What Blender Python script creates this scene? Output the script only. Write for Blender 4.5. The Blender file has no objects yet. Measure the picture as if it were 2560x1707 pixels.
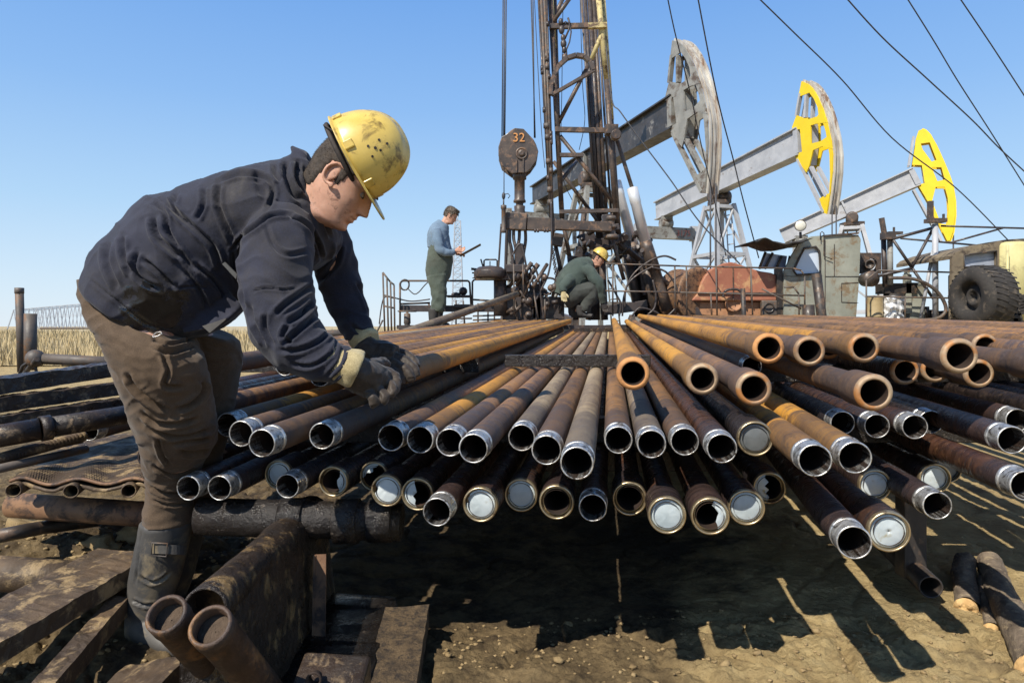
import bpy, bmesh, math, random
import numpy as np
from mathutils import Vector, Matrix, noise as mnoise
random.seed(7)
R = math.radians
S = bpy.context.scene
C = S.collection
# ---------------------------------------------------------------- camera
EYE = 0.88; HOR = 816.0; F = 1707.0; CX = 1280.0
cam_d = bpy.data.cameras.new("camera"); cam = bpy.data.objects.new("camera", cam_d); C.objects.link(cam)
cam.location = (0, 0, EYE); cam.rotation_euler = (R(90), 0, 0)
cam_d.lens = 24.0; cam_d.sensor_width = 36.0; cam_d.clip_end = 6000; cam_d.clip_start = 0.02
cam_d.shift_y = (HOR - 853.5) / 2560.0
S.camera = cam
# ---------------------------------------------------------------- sky, sun, exposure
SUN = Vector((-0.40, -0.50, 0.70)).normalized()
EL = math.asin(SUN.z); AZ = math.atan2(SUN.x, SUN.y)
w = bpy.data.worlds.new("World"); S.world = w; w.use_nodes = True
nt = w.node_tree; bg = nt.nodes["Background"]
sky = nt.nodes.new("ShaderNodeTexSky"); sky.sky_type = 'NISHITA'; sky.sun_disc = False
sky.sun_elevation = EL; sky.sun_rotation = AZ
sky.altitude = 50; sky.air_density = 1.0; sky.dust_density = 0.25; sky.ozone_density = 6.0
# thin haze whitens the sky toward the horizon: the Nishita sky is blended with an elevation gradient
EXPO = 0.35
geo_ = nt.nodes.new("ShaderNodeTexCoord"); sp_ = nt.nodes.new("ShaderNodeSeparateXYZ"); nt.links.new(geo_.outputs["Generated"], sp_.inputs[0])
rp_ = nt.nodes.new("ShaderNodeValToRGB"); nt.links.new(sp_.outputs[2], rp_.inputs[0])
els = rp_.color_ramp.elements
for _ in range(4): els.new(0.5)
for e_, (p_, c_) in zip(els, ((0.0, (.76,.87,.97)), (0.06, (.66,.82,.97)), (0.16, (.47,.705,.96)), (0.30, (.29,.535,.93)), (0.45, (.175,.405,.87)), (1.0, (.035,.085,.24)))):
    e_.position = p_; e_.color = (*c_, 1)
sc1 = nt.nodes.new("ShaderNodeVectorMath"); sc1.operation = 'SCALE'; sc1.inputs[3].default_value = 0.12; nt.links.new(sky.outputs[0], sc1.inputs[0])
sc2 = nt.nodes.new("ShaderNodeVectorMath"); sc2.operation = 'SCALE'; sc2.inputs[3].default_value = 2**-EXPO; nt.links.new(rp_.outputs[0], sc2.inputs[0])
mx_ = nt.nodes.new("ShaderNodeMix"); mx_.data_type = 'RGBA'; mx_.inputs["Factor"].default_value = 0.88
nt.links.new(sc1.outputs[0], mx_.inputs[6]); nt.links.new(sc2.outputs[0], mx_.inputs[7])
nt.links.new(mx_.outputs[2], bg.inputs[0]); bg.inputs[1].default_value = 1.0
sl = bpy.data.lights.new("sun", 'SUN'); sl.energy = 5.0; sl.angle = R(0.5); sl.color = (1.0, 0.93, 0.82)
so = bpy.data.objects.new("sun", sl); C.objects.link(so)
so.rotation_euler = SUN.to_track_quat('Z', 'Y').to_euler(); so.location = (-4, -6, 8)
S.view_settings.view_transform = 'Standard'; S.view_settings.look = 'None'
S.view_settings.exposure = EXPO; S.view_settings.gamma = 1.0
S.cycles.max_bounces = 6; S.cycles.use_denoising = True

# ---------------------------------------------------------------- helpers
def P(px, py, d):
    return Vector(((px - CX) / F * d, d, EYE + (HOR - py) / F * d))
def PZ(px, py, z):
    return P(px, py, (EYE - z) * F / (py - HOR))
WL = {}
def tag(o, label=None, cat=None, group=None, kind=None):
    if label: o["label"] = label
    if cat: o["category"] = cat
    if group: o["group"] = group
    if kind: o["kind"] = kind
    return o
def thing(name, label, cat, loc, group=None, rot=None):
    o = bpy.data.objects.new(name, None); C.objects.link(o)
    o.location = loc
    o.empty_display_size = 0.1
    if rot is not None:
        o.rotation_mode = 'QUATERNION'; o.rotation_quaternion = rot
    tag(o, label, cat, group); WL[o.name] = Vector(loc)
    return o
class M:
    """collects shapes in world space (or local space for rotated things)"""
    def __init__(s): s.v = []; s.f = []; s.sm = []
    def add(s, vs, fs, smooth=False):
        b = len(s.v); s.v += [tuple(x) for x in vs]
        for f in fs: s.f.append(tuple(b + i for i in f)); s.sm.append(smooth)
        return s
    def box(s, c, size, rot=None):
        hx, hy, hz = size[0]/2, size[1]/2, size[2]/2
        vs = [Vector((x, y, z)) for x in (-hx, hx) for y in (-hy, hy) for z in (-hz, hz)]
        if rot is not None: vs = [rot @ v for v in vs]
        vs = [v + Vector(c) for v in vs]
        return s.add(vs, [(0,1,3,2),(4,6,7,5),(0,4,5,1),(2,3,7,6),(0,2,6,4),(1,5,7,3)])
    def beam(s, a, b, wd, ht, up=Vector((0,0,1))):
        a = Vector(a); b = Vector(b); t = (b - a).normalized()
        sd = t.cross(up)
        if sd.length < 1e-4: sd = t.cross(Vector((1,0,0)))
        sd.normalize(); u = sd.cross(t).normalized()
        vs = []
        for p in (a, b):
            for i, j in ((-1,-1),(1,-1),(1,1),(-1,1)):
                vs.append(p + sd*wd/2*i + u*ht/2*j)
        return s.add(vs, [(3,2,1,0),(4,5,6,7),(0,1,5,4),(1,2,6,5),(2,3,7,6),(3,0,4,7)])
    def ibeam(s, a, b, wd, ht, tf=0.02, tw=0.015, up=Vector((0,0,1))):
        a = Vector(a); b = Vector(b); t = (b-a).normalized(); sd = t.cross(up).normalized(); u = sd.cross(t)
        off = u*(ht/2 - tf/2)
        s.beam(a+off, b+off, wd, tf, up); s.beam(a-off, b-off, wd, tf, up)
        return s.beam(a, b, tw, ht-2*tf, up)
    def tube(s, a, b, r, r2=None, n=10, caps=True, smooth=True):
        a = Vector(a); b = Vector(b); r2 = r if r2 is None else r2
        return s.lathe(a, b - a, [(0, r), ((b-a).length, r2)], n, caps, smooth)
    def lathe(s, o, ax, prof, n=24, caps=True, smooth=True):
        o = Vector(o); t = Vector(ax).normalized()
        q = t.orthogonal().normalized(); w2 = t.cross(q)
        vs = []
        for (h, r) in prof:
            for k in range(n):
                a = 2*math.pi*k/n
                vs.append(o + t*h + q*(r*math.cos(a)) + w2*(r*math.sin(a)))
        fs = []
        for i in range(len(prof)-1):
            for k in range(n):
                k2 = (k+1) % n
                fs.append((i*n+k, i*n+k2, (i+1)*n+k2, (i+1)*n+k))
        s.add(vs, fs, smooth)
        if caps:
            b = len(s.v) - len(vs)
            s.f.append(tuple(b + k for k in reversed(range(n)))); s.sm.append(False)
            m = b + (len(prof)-1)*n
            s.f.append(tuple(m + k for k in range(n))); s.sm.append(False)
        return s
    def path(s, pts, r, n=8, caps=True, closed=False):
        pts = [Vector(p) for p in pts]; N = len(pts); rs = r if isinstance(r, (list, tuple)) else [r]*N
        up = None; vs = []
        for i, p in enumerate(pts):
            if closed: t = (pts[(i+1) % N] - pts[i-1]).normalized()
            else: t = (pts[min(i+1, N-1)] - pts[max(i-1, 0)]).normalized()
            if up is None: up = t.orthogonal().normalized()
            up = (up - t*up.dot(t)).normalized(); sd = t.cross(up)
            for k in range(n):
                a = 2*math.pi*k/n
                vs.append(p + up*(rs[i]*math.cos(a)) + sd*(rs[i]*math.sin(a)))
        fs = []
        for i in range(N if closed else N-1):
            j = (i+1) % N
            for k in range(n):
                k2 = (k+1) % n; fs.append((i*n+k, i*n+k2, j*n+k2, j*n+k))
        if caps and not closed:
            fs.append(tuple(reversed(range(n)))); fs.append(tuple((N-1)*n + k for k in range(n)))
        return s.add(vs, fs, True)
    def prism(s, poly, th):
        """poly: list of 3d points, th: thickness vector"""
        n = len(poly); th = Vector(th)
        vs = [Vector(p) for p in poly] + [Vector(p) + th for p in poly]
        fs = [tuple(range(n)), tuple(reversed(range(n, 2*n)))]
        for i in range(n):
            j = (i+1) % n; fs.append((i, i+n, j+n, j))
        return s.add(vs, fs)
    def ball(s, c, r, n=12, sc=(1,1,1)):
        c = Vector(c); m = n//2 + 1; vs = []
        prof = []
        for i in range(m+1):
            a = math.pi*i/m
            for k in range(n):
                b = 2*math.pi*k/n
                vs.append(c + Vector((sc[0]*r*math.sin(a)*math.cos(b), sc[1]*r*math.sin(a)*math.sin(b), sc[2]*r*math.cos(a))))
        fs = []
        for i in range(m):
            for k in range(n):
                k2 = (k+1) % n
                fs.append((i*n+k, (i+1)*n+k, (i+1)*n+k2, i*n+k2))
        return s.add(vs, fs, True)
    def build(s, name, mat, parent=None, local=False, bevel=0.0, label=None):
        me = bpy.data.meshes.new(name)
        off = Vector((0,0,0))
        o = bpy.data.objects.new(name, me); C.objects.link(o)
        if parent is not None:
            o.parent = parent
            if not local: off = WL[parent.name]
            WL[o.name] = WL[parent.name]
        vs = [(x-off.x, y-off.y, z-off.z) for x, y, z in s.v]
        if parent is None:
            if local is False and vs:
                c = Vector(vs[0]); lo = min(v[2] for v in vs)
                cx = sum(v[0] for v in vs)/len(vs); cy = sum(v[1] for v in vs)/len(vs)
                o.location = (cx, cy, lo); vs = [(x-cx, y-cy, z-lo) for x, y, z in vs]
            WL[o.name] = Vector(o.location)
        me.from_pydata(vs, [], s.f)
        me.polygons.foreach_set("use_smooth", s.sm)
        me.update()
        if mat: me.materials.append(mat)
        if bevel:
            md = o.modifiers.new("bevel", 'BEVEL'); md.width = bevel; md.segments = 2; md.limit_method = 'ANGLE'
        if label: o["label"] = label
        return o

# ---------------------------------------------------------------- materials
def ramp(nt, fac, stops):
    r = nt.nodes.new("ShaderNodeValToRGB"); e = r.color_ramp.elements
    while len(e) < len(stops): e.new(0.5)
    for i, (p, c) in enumerate(stops):
        e[i].position = p; e[i].color = (*c, 1)
    nt.links.new(fac, r.inputs[0]); return r.outputs[0]
def nz(nt, vec, scale, detail=5, rough=0.6, dist=0.0):
    n = nt.nodes.new("ShaderNodeTexNoise"); n.inputs["Scale"].default_value = scale
    n.inputs["Detail"].default_value = detail; n.inputs["Roughness"].default_value = rough
    n.inputs["Distortion"].default_value = dist
    nt.links.new(vec, n.inputs["Vector"]); return n.outputs[0]
def mapping(nt, src, scale=(1,1,1)):
    m = nt.nodes.new("ShaderNodeMapping"); m.inputs["Scale"].default_value = scale
    nt.links.new(src, m.inputs[0]); return m.outputs[0]
def mixc(nt, fac, a, b):
    m = nt.nodes.new("ShaderNodeMix"); m.data_type = 'RGBA'
    for s_, x in ((m.inputs["Factor"], fac), (m.inputs[6], a), (m.inputs[7], b)):
        if hasattr(x, "links") or isinstance(x, bpy.types.NodeSocket): nt.links.new(x, s_)
        elif isinstance(x, (int, float)): s_.default_value = x
        else: s_.default_value = (*x, 1)
    return m.outputs[2]
def mth(nt, op, a, b=0.0):
    m = nt.nodes.new("ShaderNodeMath"); m.operation = op
    for s_, x in ((m.inputs[0], a), (m.inputs[1], b)):
        if isinstance(x, bpy.types.NodeSocket): nt.links.new(x, s_)
        else: s_.default_value = x
    return m.outputs[0]
def new_mat(name):
    m = bpy.data.materials.new(name); m.use_nodes = True
    nt = m.node_tree; b = nt.nodes["Principled BSDF"]
    tc = nt.nodes.new("ShaderNodeTexCoord"); oi = nt.nodes.new("ShaderNodeObjectInfo")
    va = nt.nodes.new("ShaderNodeVectorMath"); va.operation = 'ADD'
    sc_ = mth(nt, 'MULTIPLY', oi.outputs["Random"], 37.0)
    nt.links.new(tc.outputs["Object"], va.inputs[0]); nt.links.new(sc_, va.inputs[1])
    return m, nt, b, va.outputs[0], tc.outputs["Object"], oi.outputs["Random"]
def bump(nt, b, h, strength=0.4, dist=0.01):
    bp = nt.nodes.new("ShaderNodeBump"); bp.inputs["Strength"].default_value = strength
    bp.inputs["Distance"].default_value = dist
    nt.links.new(h, bp.inputs["Height"]); nt.links.new(bp.outputs[0], b.inputs["Normal"])
def mk(name, c1, c2, scale=6, c3=None, s3=14, t3=0.62, rough=0.6, metal=0.0, bs=40, bstr=0.3, bd=0.004, r2=None, spec=0.5, stretch=(1,1,1), sharp=0.2):
    """two-tone mottled material with patches of a third colour (stains, rust, dirt)"""
    m, nt, b, vec, oc, rnd = new_mat(name)
    vec = mapping(nt, vec, stretch)
    f = nz(nt, vec, scale, 6, 0.65)
    col = ramp(nt, f, [(0.5-sharp, c1), (0.5+sharp, c2)])
    if c3 is not None:
        g = nz(nt, vec, s3, 8, 0.7, 0.4)
        mask = ramp(nt, g, [(t3-0.06, (0,0,0)), (t3+0.05, (1,1,1))])
        col = mixc(nt, mask, col, c3)
    nt.links.new(col, b.inputs["Base Color"])
    rr = r2 if r2 is not None else min(1, rough+0.15)
    g2 = nz(nt, vec, scale*3, 4)
    rc = ramp(nt, g2, [(0.35, (rough,)*3), (0.65, (rr,)*3)])
    nt.links.new(rc, b.inputs["Roughness"])
    b.inputs["Metallic"].default_value = metal
    b.inputs["Specular IOR Level"].default_value = spec
    bump(nt, b, nz(nt, vec, bs, 6, 0.7), bstr, bd)
    return m
def pipe_mat(name, mill, rust, dust, amount, wet=0.0, endz=0.3):
    """pipe steel: mill scale, rust in rings and patches, a dark band near the end (local z along the pipe)"""
    m, nt, b, vec, oc, rnd = new_mat(name)
    v1 = mapping(nt, vec, (1, 1, 0.12))
    f1 = nz(nt, v1, 9, 6, 0.6, 0.5)
    v2 = mapping(nt, vec, (0.45, 0.45, 1.9))
    f2 = nz(nt, v2, 13, 8, 0.75, 0.8)
    f3 = nz(nt, vec, 55, 8, 0.8)
    mix = mth(nt, 'ADD', mth(nt, 'MULTIPLY', f1, 0.45), mth(nt, 'MULTIPLY', f2, 0.55))
    base = ramp(nt, mix, [(amount-0.10, mill), (amount, tuple((a+c)/2 for a, c in zip(mill, rust))), (amount+0.09, rust)])
    sp = ramp(nt, f3, [(0.54, (0,0,0)), (0.66, (1,1,1))])
    base = mixc(nt, mth(nt, 'MULTIPLY', sp, 0.75), base, dust)
    dk = ramp(nt, nz(nt, mapping(nt, vec, (1.4,1.4,0.5)), 22, 8, 0.8, 1.0), [(0.36, (1,1,1)), (0.45, (0,0,0))])
    base = mixc(nt, mth(nt, 'MULTIPLY', dk, 0.6), base, (0.018, 0.013, 0.012))
    sep = nt.nodes.new("ShaderNodeSeparateXYZ"); nt.links.new(oc, sep.inputs[0])
    zz = mth(nt, 'ADD', sep.outputs[2], mth(nt, 'MULTIPLY', mth(nt, 'SUBTRACT', f2, 0.5), 0.5))
    zz = mth(nt, 'SUBTRACT', zz, mth(nt, 'MULTIPLY', rnd, 0.25))
    e = ramp(nt, mth(nt, 'ADD', mth(nt, 'DIVIDE', zz, 1.0), 0.5), [(0.5+endz-0.03, (1,1,1)), (0.5+endz+0.03, (0,0,0))])
    base = mixc(nt, mth(nt, 'MULTIPLY', e, 0.6), base, (0.040, 0.033, 0.036))
    nt.links.new(base, b.inputs["Base Color"])
    rc = ramp(nt, f2, [(0.40, (0.32+0.3*(1-wet),)*3), (0.6, (0.5+0.3*(1-wet),)*3)])
    if wet: rc = ramp(nt, f2, [(0.42, (0.16,)*3), (0.6, (0.55,)*3)])
    nt.links.new(rc, b.inputs["Roughness"])
    b.inputs["Metallic"].default_value = 0.0
    h = mth(nt, 'ADD', mth(nt, 'MULTIPLY', f3, 0.6), f2)
    bump(nt, b, h, 0.8, 0.005)
    return m
PM = {
 'orange': pipe_mat("rusty_orange_steel", (0.075,0.042,0.028), (0.50,0.235,0.035), (0.40,0.23,0.09), 0.445),
 'yellow': pipe_mat("rusty_yellow_steel", (0.11,0.058,0.035), (0.58,0.28,0.035), (0.44,0.28,0.11), 0.455),
 'purple': pipe_mat("mill_scale_steel", (0.080,0.057,0.054), (0.34,0.170,0.058), (0.30,0.21,0.16), 0.50),
 'brown': pipe_mat("brown_rust_steel", (0.048,0.031,0.024), (0.27,0.135,0.045), (0.28,0.19,0.11), 0.49),
 'tan': pipe_mat("dusty_tan_steel", (0.12,0.082,0.058), (0.34,0.26,0.16), (0.44,0.38,0.27), 0.48),
 'dark': pipe_mat("oily_dark_steel", (0.022,0.012,0.009), (0.085,0.036,0.018), (0.17,0.085,0.04), 0.52, wet=1.0, endz=0.05),
 'black': pipe_mat("oily_black_steel", (0.012,0.010,0.010), (0.035,0.022,0.018), (0.10,0.07,0.05), 0.56, wet=1.0, endz=0.05),
}
m_thread, nt, b, vec, oc, rnd = new_mat("machined_thread_steel")
c_ = ramp(nt, nz(nt, vec, 30, 8, 0.75, 1.5), [(0.38, (0.07,0.05,0.035)), (0.46, (0.45,0.44,0.42)), (0.62, (0.80,0.80,0.78))])
nt.links.new(c_, b.inputs["Base Color"]); b.inputs["Metallic"].default_value = 0.75
nt.links.new(ramp(nt, nz(nt, vec, 60, 4), [(0.35, (0.24,)*3), (0.65, (0.48,)*3)]), b.inputs["Roughness"])
bump(nt, b, nz(nt, vec, 90, 6, 0.8), 0.25, 0.002)
m_bore = mk("pipe_bore_rust", (0.012,0.008,0.006), (0.045,0.022,0.012), 12, rough=0.7, bs=80)
m_gold = mk("brassy_coupling_rim", (0.38,0.29,0.17), (0.62,0.51,0.33), 18, c3=(0.12,0.075,0.045), s3=22, t3=0.60, rough=0.28, metal=0.85, bs=70, bstr=0.2, bd=0.002)
m_rim_tan = mk("worn_coupling_face", (0.24,0.15,0.09), (0.48,0.36,0.23), 16, c3=(0.40,0.17,0.05), s3=10, t3=0.54, rough=0.5, metal=0.25, bs=90)
m_rim_orange = mk("rusty_coupling_face", (0.38,0.17,0.06), (0.60,0.29,0.10), 16, c3=(0.14,0.06,0.03), s3=30, t3=0.63, rough=0.7, bs=90)
def cap_mat(name, c1, c2, stain):
    m = mk(name, c1, c2, 9, c3=stain, s3=14, t3=0.66, rough=0.28, bs=25, bstr=0.15, bd=0.003)
    b = m.node_tree.nodes["Principled BSDF"]
    b.inputs["Subsurface Weight"].default_value = 0.15; b.inputs["Subsurface Radius"].default_value = (0.01,0.01,0.01)
    return m
m_cap = cap_mat("white_plastic_protector", (0.36,0.42,0.44), (0.60,0.65,0.66), (0.30,0.27,0.17))
m_capg = cap_mat("grey_plastic_protector", (0.07,0.08,0.085), (0.16,0.17,0.17), (0.04,0.04,0.035))
m_grease = mk("black_greasy_timber", (0.008,0.007,0.007), (0.03,0.024,0.02), 8, c3=(0.22,0.18,0.14), s3=60, t3=0.66, rough=0.12, r2=0.5, bs=45, bstr=0.9, bd=0.01)
m_oilsteel = mk("oil_caked_steel", (0.012,0.010,0.009), (0.055,0.036,0.024), 7, c3=(0.20,0.14,0.08), s3=24, t3=0.60, rough=0.2, r2=0.6, bs=50, bstr=0.7, bd=0.006)
m_rustplate = mk("rusty_brown_casing", (0.13,0.065,0.034), (0.27,0.15,0.075), 6, c3=(0.045,0.028,0.02), s3=14, t3=0.54, rough=0.6, bs=70, bstr=0.5, bd=0.004)
m_dirtsteel = mk("dirt_caked_steel", (0.028,0.020,0.015), (0.12,0.078,0.043), 7, c3=(0.30,0.21,0.105), s3=16, t3=0.57, rough=0.5, r2=0.85, bs=60, bstr=0.7, bd=0.006)
m_iron = mk("weathered_grey_iron", (0.055,0.048,0.044), (0.13,0.105,0.085), 7, c3=(0.17,0.09,0.045), s3=15, t3=0.58, rough=0.5, bs=50)
m_blackiron = mk("black_oiled_iron", (0.020,0.018,0.017), (0.060,0.047,0.038), 6, c3=(0.14,0.085,0.05), s3=12, t3=0.60, rough=0.35, r2=0.65, bs=40)
# ---------------------------------------------------------------- drill pipes
# every pipe is a rotated thing: local +z runs from the near end to the wellhead
ORD = ["", "first", "second", "third", "fourth", "fifth", "sixth", "seventh", "eighth", "ninth", "tenth", "eleventh", "twelfth",
       "thirteenth", "fourteenth", "fifteenth", "sixteenth", "seventeenth", "eighteenth", "nineteenth", "twentieth",
       "twenty-first", "twenty-second", "twenty-third", "twenty-fourth", "twenty-fifth", "twenty-sixth"]
def dirn(vx=1525, vy=772):
    return Vector(((vx - CX)/F, 1.0, (HOR - vy)/F)).normalized()
def cap_poly(r, kind, rs):
    """outline of what is left of a plastic protector"""
    n = 36; pts = []
    if kind in ('full', 'hole', 'stain', 'grey'):
        return [(r*math.cos(2*math.pi*k/n), r*math.sin(2*math.pi*k/n)) for k in range(n)]
    cuts = {'half_left': (95, 255), 'third_right': (-62, 70), 'low_left': (170, 290), 'most': (-150, 165), 'shift': (-140, 175), 'bite_right': (-75, 60), 'quarter': (150, 235)}
    a0, a1 = cuts[kind]
    for k in range(n+1):
        a = R(a0 + (a1-a0)*k/n); pts.append((r*math.cos(a), r*math.sin(a)))
    p0 = Vector(pts[-1]); p1 = Vector(pts[0])
    for k in range(1, 7):
        q = p0.lerp(p1, k/7); nrm = Vector((-(p1-p0).y, (p1-p0).x)).normalized()
        j = q + nrm*rs.uniform(-0.18, 0.22)*r
        if j.length > r*0.95: j = j.normalized()*r*0.95
        pts.append((j.x, j.y))
    return pts
def make_pipe(near, kind, pm, label, group, length=8.7, vp=(1525, 772), cap=None, rim=None, bigr=None, name='steel_pipe', cat='steel pipe'):
    d = dirn(*vp)
    # local frame: z along pipe, x kept horizontal to the right, y up-ish
    xax = Vector((1,0,0)); xax = (xax - d*xax.dot(d)).normalized(); yax = d.cross(xax)
    q = Matrix((xax, yax, d)).transposed().to_quaternion()
    t = thing(name, label, cat, near, group, q)
    rs = random.Random(hash((round(near.x, 3), round(near.z, 3))) & 0xffff)
    ro = 0.0355; ri = 0.0310
    body = M(); L = length
    zs = 0.055 if kind == 'T' else (0.135 if kind in 'CG' else 0.0)
    n = 40
    body.lathe((0,0,zs), (0,0,1), [(0, ro), (L*0.15, ro), (L*0.5, ro), (L-zs, ro)], n, False)
    body.lathe((0,0,L), (0,0,-1), [(0, ro), (0, ri), (L-0.002, ri)], n, False)
    if kind == 'P': body.lathe((0,0,0), (0,0,1), [(0.002, ri), (0, ro-0.001), (0.002, ro)], n, False)
    bo = body.build('pipe_body', PM[pm], t, True); bo.data.materials.append(m_bore)
    nf = len(bo.data.polygons)
    for p in bo.data.polygons:
        c = p.center
        if math.hypot(c.x, c.y) < ri+0.0008: p.material_index = 1
    if kind == 'T':
        th = M(); prof = [(0.05, ri), (0.001, ri), (0.0, ri+0.0006), (0.0, ri+0.0022), (0.0018, ri+0.0034)]
        k = 0; z = 0.003
        while z < 0.045:
            prof += [(z, 0.0347), (z+0.0016, 0.0341)]; z += 0.0032
        prof += [(0.046, 0.0356), (0.056, 0.0362), (0.0575, 0.0356)]
        th.lathe((0,0,0), (0,0,1), prof, n, False)
        to = th.build('pipe_thread', m_thread, t, True)
    if kind in 'CG':
        Ro = 0.0445
        cm = M()
        if kind == 'C':
            Ri = 0.0300
            cm.lathe((0,0,0), (0,0,1), [(0.12, Ri), (0.02, Ri), (0.003, Ri+0.001), (0.0, Ri+0.003), (0.0, Ro-0.008), (0.003, Ro-0.003), (0.010, Ro), (0.128, Ro), (0.14, ro+0.001)], n, False)
            co = cm.build('coupling', PM[pm], t, True)
            co.data.materials.append(rim or m_rim_tan); co.data.materials.append(m_bore)
            for p in co.data.polygons:
                c = p.center; rr = math.hypot(c.x, c.y)
                if c.z < 0.0085 and rr > Ri-0.001: p.material_index = 1
                elif rr < Ri+0.0015: p.material_index = 2
        else:
            Ri = 0.0375
            cm.lathe((0,0,0), (0,0,1), [(0.06, Ri-0.004), (0.014, Ri-0.001), (0.006, Ri), (0.0018, Ri+0.0012), (0.0, Ri+0.0025), (0.0008, Ro-0.002), (0.004, Ro-0.0004), (0.012, Ro), (0.128, Ro), (0.14, ro+0.001)], n, False)
            co = cm.build('coupling', PM[pm], t, True)
            co.data.materials.append(m_gold); co.data.materials.append(m_bore)
            for p in co.data.polygons:
                c = p.center; rr = math.hypot(c.x, c.y)
                if c.z < 0.0125: p.material_index = 1
                elif rr < Ri+0.0015: p.material_index = 2
            rg = M(); rg.lathe((0,0,0.012), (0,0,1), [(0.03, 0.031), (0.002, 0.0315), (0.0, 0.0335), (0.0008, 0.0362), (0.006, 0.0372)], n, False)
            rg.build('protector_ring', m_gold if cap != 'grey' else m_thread, t, True)
        if cap:
            cp = cap_poly(0.0364, cap, rs)
            cc = M(); z0 = 0.0085
            # slightly domed plastic sheet with thickness
            ctr = Vector((sum(x for x, y in cp)/len(cp), sum(y for x, y in cp)/len(cp), 0))
            rings = [1.0, 0.93, 0.75, 0.5, 0.25, 0.02]
            N = len(cp); vs = []
            for s_ in rings:
                for (x, y) in cp:
                    X = ctr.x + (x-ctr.x)*s_; Y = ctr.y + (y-ctr.y)*s_
                    rr = math.hypot(X, Y)/0.0364
                    z = z0 - 0.004*(1-rr*rr) + 0.0012*mnoise.noise(Vector((X*90, Y*90, near.x*9)))
                    vs.append((X, Y, z))
            fs = []
            for i in range(len(rings)-1):
                for k in range(N):
                    k2 = (k+1) % N; fs.append((i*N+k2, i*N+k, (i+1)*N+k, (i+1)*N+k2))
            if cap != 'hole': fs.append(tuple(reversed([(len(rings)-1)*N + k for k in range(N)])))
            cc.add(vs, fs, True)
            ob = cc.build('plastic_cap', m_capg if cap == 'grey' else m_cap, t, True)
            sd = ob.modifiers.new("thick", 'SOLIDIFY'); sd.thickness = 0.0012
            if cap in ('most','shift','half_left','third_right','low_left','bite_right','quarter'): ob["label"] = "cracked white plastic cap"
            if cap == 'hole': ob["label"] = "white plastic cap with a small hole"
    return t
LOOK = {'orange': 'orange rusty', 'yellow': 'yellow ochre', 'purple': 'purplish', 'brown': 'brown', 'tan': 'dusty tan', 'dark': 'dark oily', 'black': 'black oily'}
# rows of pipe ends in the photograph: x, y of the end in the 2560 px wide picture -> point on the row's plane
U = [ (568,1062,'orange'), (602,1084,'purple'), (654,1108,'brown'), (804,1090,'brown'), (977,1094,'purple'), (1050,1099,'orange'), (1124,1106,'purple'),
      (1183,1121,'purple'), (1304,1094,'tan'), (1366,1125,'brown'), (1442,1158,'tan'), (1546,1100,'brown'), (1629,1110,'tan'), (1712,1104,'brown'),
      (1805,1121,'dark'), (1889,1097,'black','G','grey'), (2038,1151,'orange'), (2107,1057,'black'), (2138,1144,'yellow'), (2193,1065,'dark'), (2288,1067,'dark'), (2328,1055,'black'),
      (2531,1100,'dark'), (2545,1050,'dark')]
i = 0
for e in U:
    i += 1
    kind = e[3] if len(e) > 3 else 'T'; cap = e[4] if len(e) > 4 else None
    z = 0.60
    what = "with bright thread" if kind == 'T' else "with dark grey cap"
    vp = (1525, 772)
    if e[0] in (2038, 2138): vp = (1560, 772)
    make_pipe(PZ(e[0], e[1], z), kind, e[2], "%s pipe %s, %s from left in the upper threaded row" % (LOOK[e[2]], what, ORD[i]),
              "pipes in the upper row of threaded ends", cap=cap, vp=vp)
Lr = [ (470,1220,'dark','T'), (548,1220,'dark','T'), (695,1187,'dark','G','full'), (718,1215,'black','T'), (832,1204,'dark','G','third_right'), (934,1191,'dark','G','low_left'),
       (966,1227,'dark','G','most'), (1043,1236,'dark','G','half_left'), (1092,1280,'dark','T'), (1200,1262,'dark','G','shift'), (1302,1238,'dark','G','most'),
       (1391,1256,'dark','G'), (1482,1269,'dark','T'), (1574,1247,'dark','G'), (1668,1289,'dark','G','stain'), (1776,1291,'dark','G','bite_right'),
       (1867,1269,'dark','G','full'), (1924,1220,'black','G','half_left'), (2136,1356,'dark','T'), (2189,1213,'dark','G','full'), (2224,1330,'dark','G','hole'),
       (2339,1196,'dark','G','full'), (2369,1173,'black','G','grey'), (2344,1264,'dark','T'), (2566,1214,'dark','T')]
CD = {None: "with open brassy coupling", 'full': "with a whole white cap", 'stain': "with a yellow-stained white cap", 'third_right': "with a torn white cap",
      'low_left': "with a low scrap of cap", 'most': "with a chipped milky cap", 'half_left': "with half a white cap left", 'shift': "with a slipped cap",
      'bite_right': "with a jagged white cap remnant", 'hole': "with a pierced white cap", 'grey': "with a dark grey cap"}
i = 0
for e in Lr:
    i += 1
    cap = e[4] if len(e) > 4 else None
    what = "with a bright threaded end" if e[3] == 'T' else CD[cap]
    vp = {2136: (1640, 780), 2224: (1560, 772), 470: (1490, 772), 548: (1490, 772)}.get(e[0], (1525, 772))
    zz = 0.44 if e[0] < 2500 else 0.52
    make_pipe(PZ(e[0], e[1], zz), e[3], e[2], "oily pipe %s, %s from left in the lowest row" % (what, ORD[i]), "oily pipes in the lowest row", cap=cap, vp=vp)
Cr = [ (1583,934,.755,'orange','C',m_rim_orange), (1757,948,.735,'yellow','C',None), (1886,972,.722,'purple','C',None), (1880,915,.74,'purple','T',None),
       (1923,871,.817,'orange','C',m_rim_orange), (2025,878,.808,'purple','C',None), (2073,866,.81,'purple','C',None), (2162,870,.816,'orange','C',None),
       (2187,982,.722,'brown','C',None), (2264,928,.737,'black','C',None), (2340,924,.735,'brown','C',None), (2402,890,.806,'purple','C',None),
       (2450,934,.735,'brown','C',None), (2465,866,.81,'brown','C',None)]
i = 0
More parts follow.
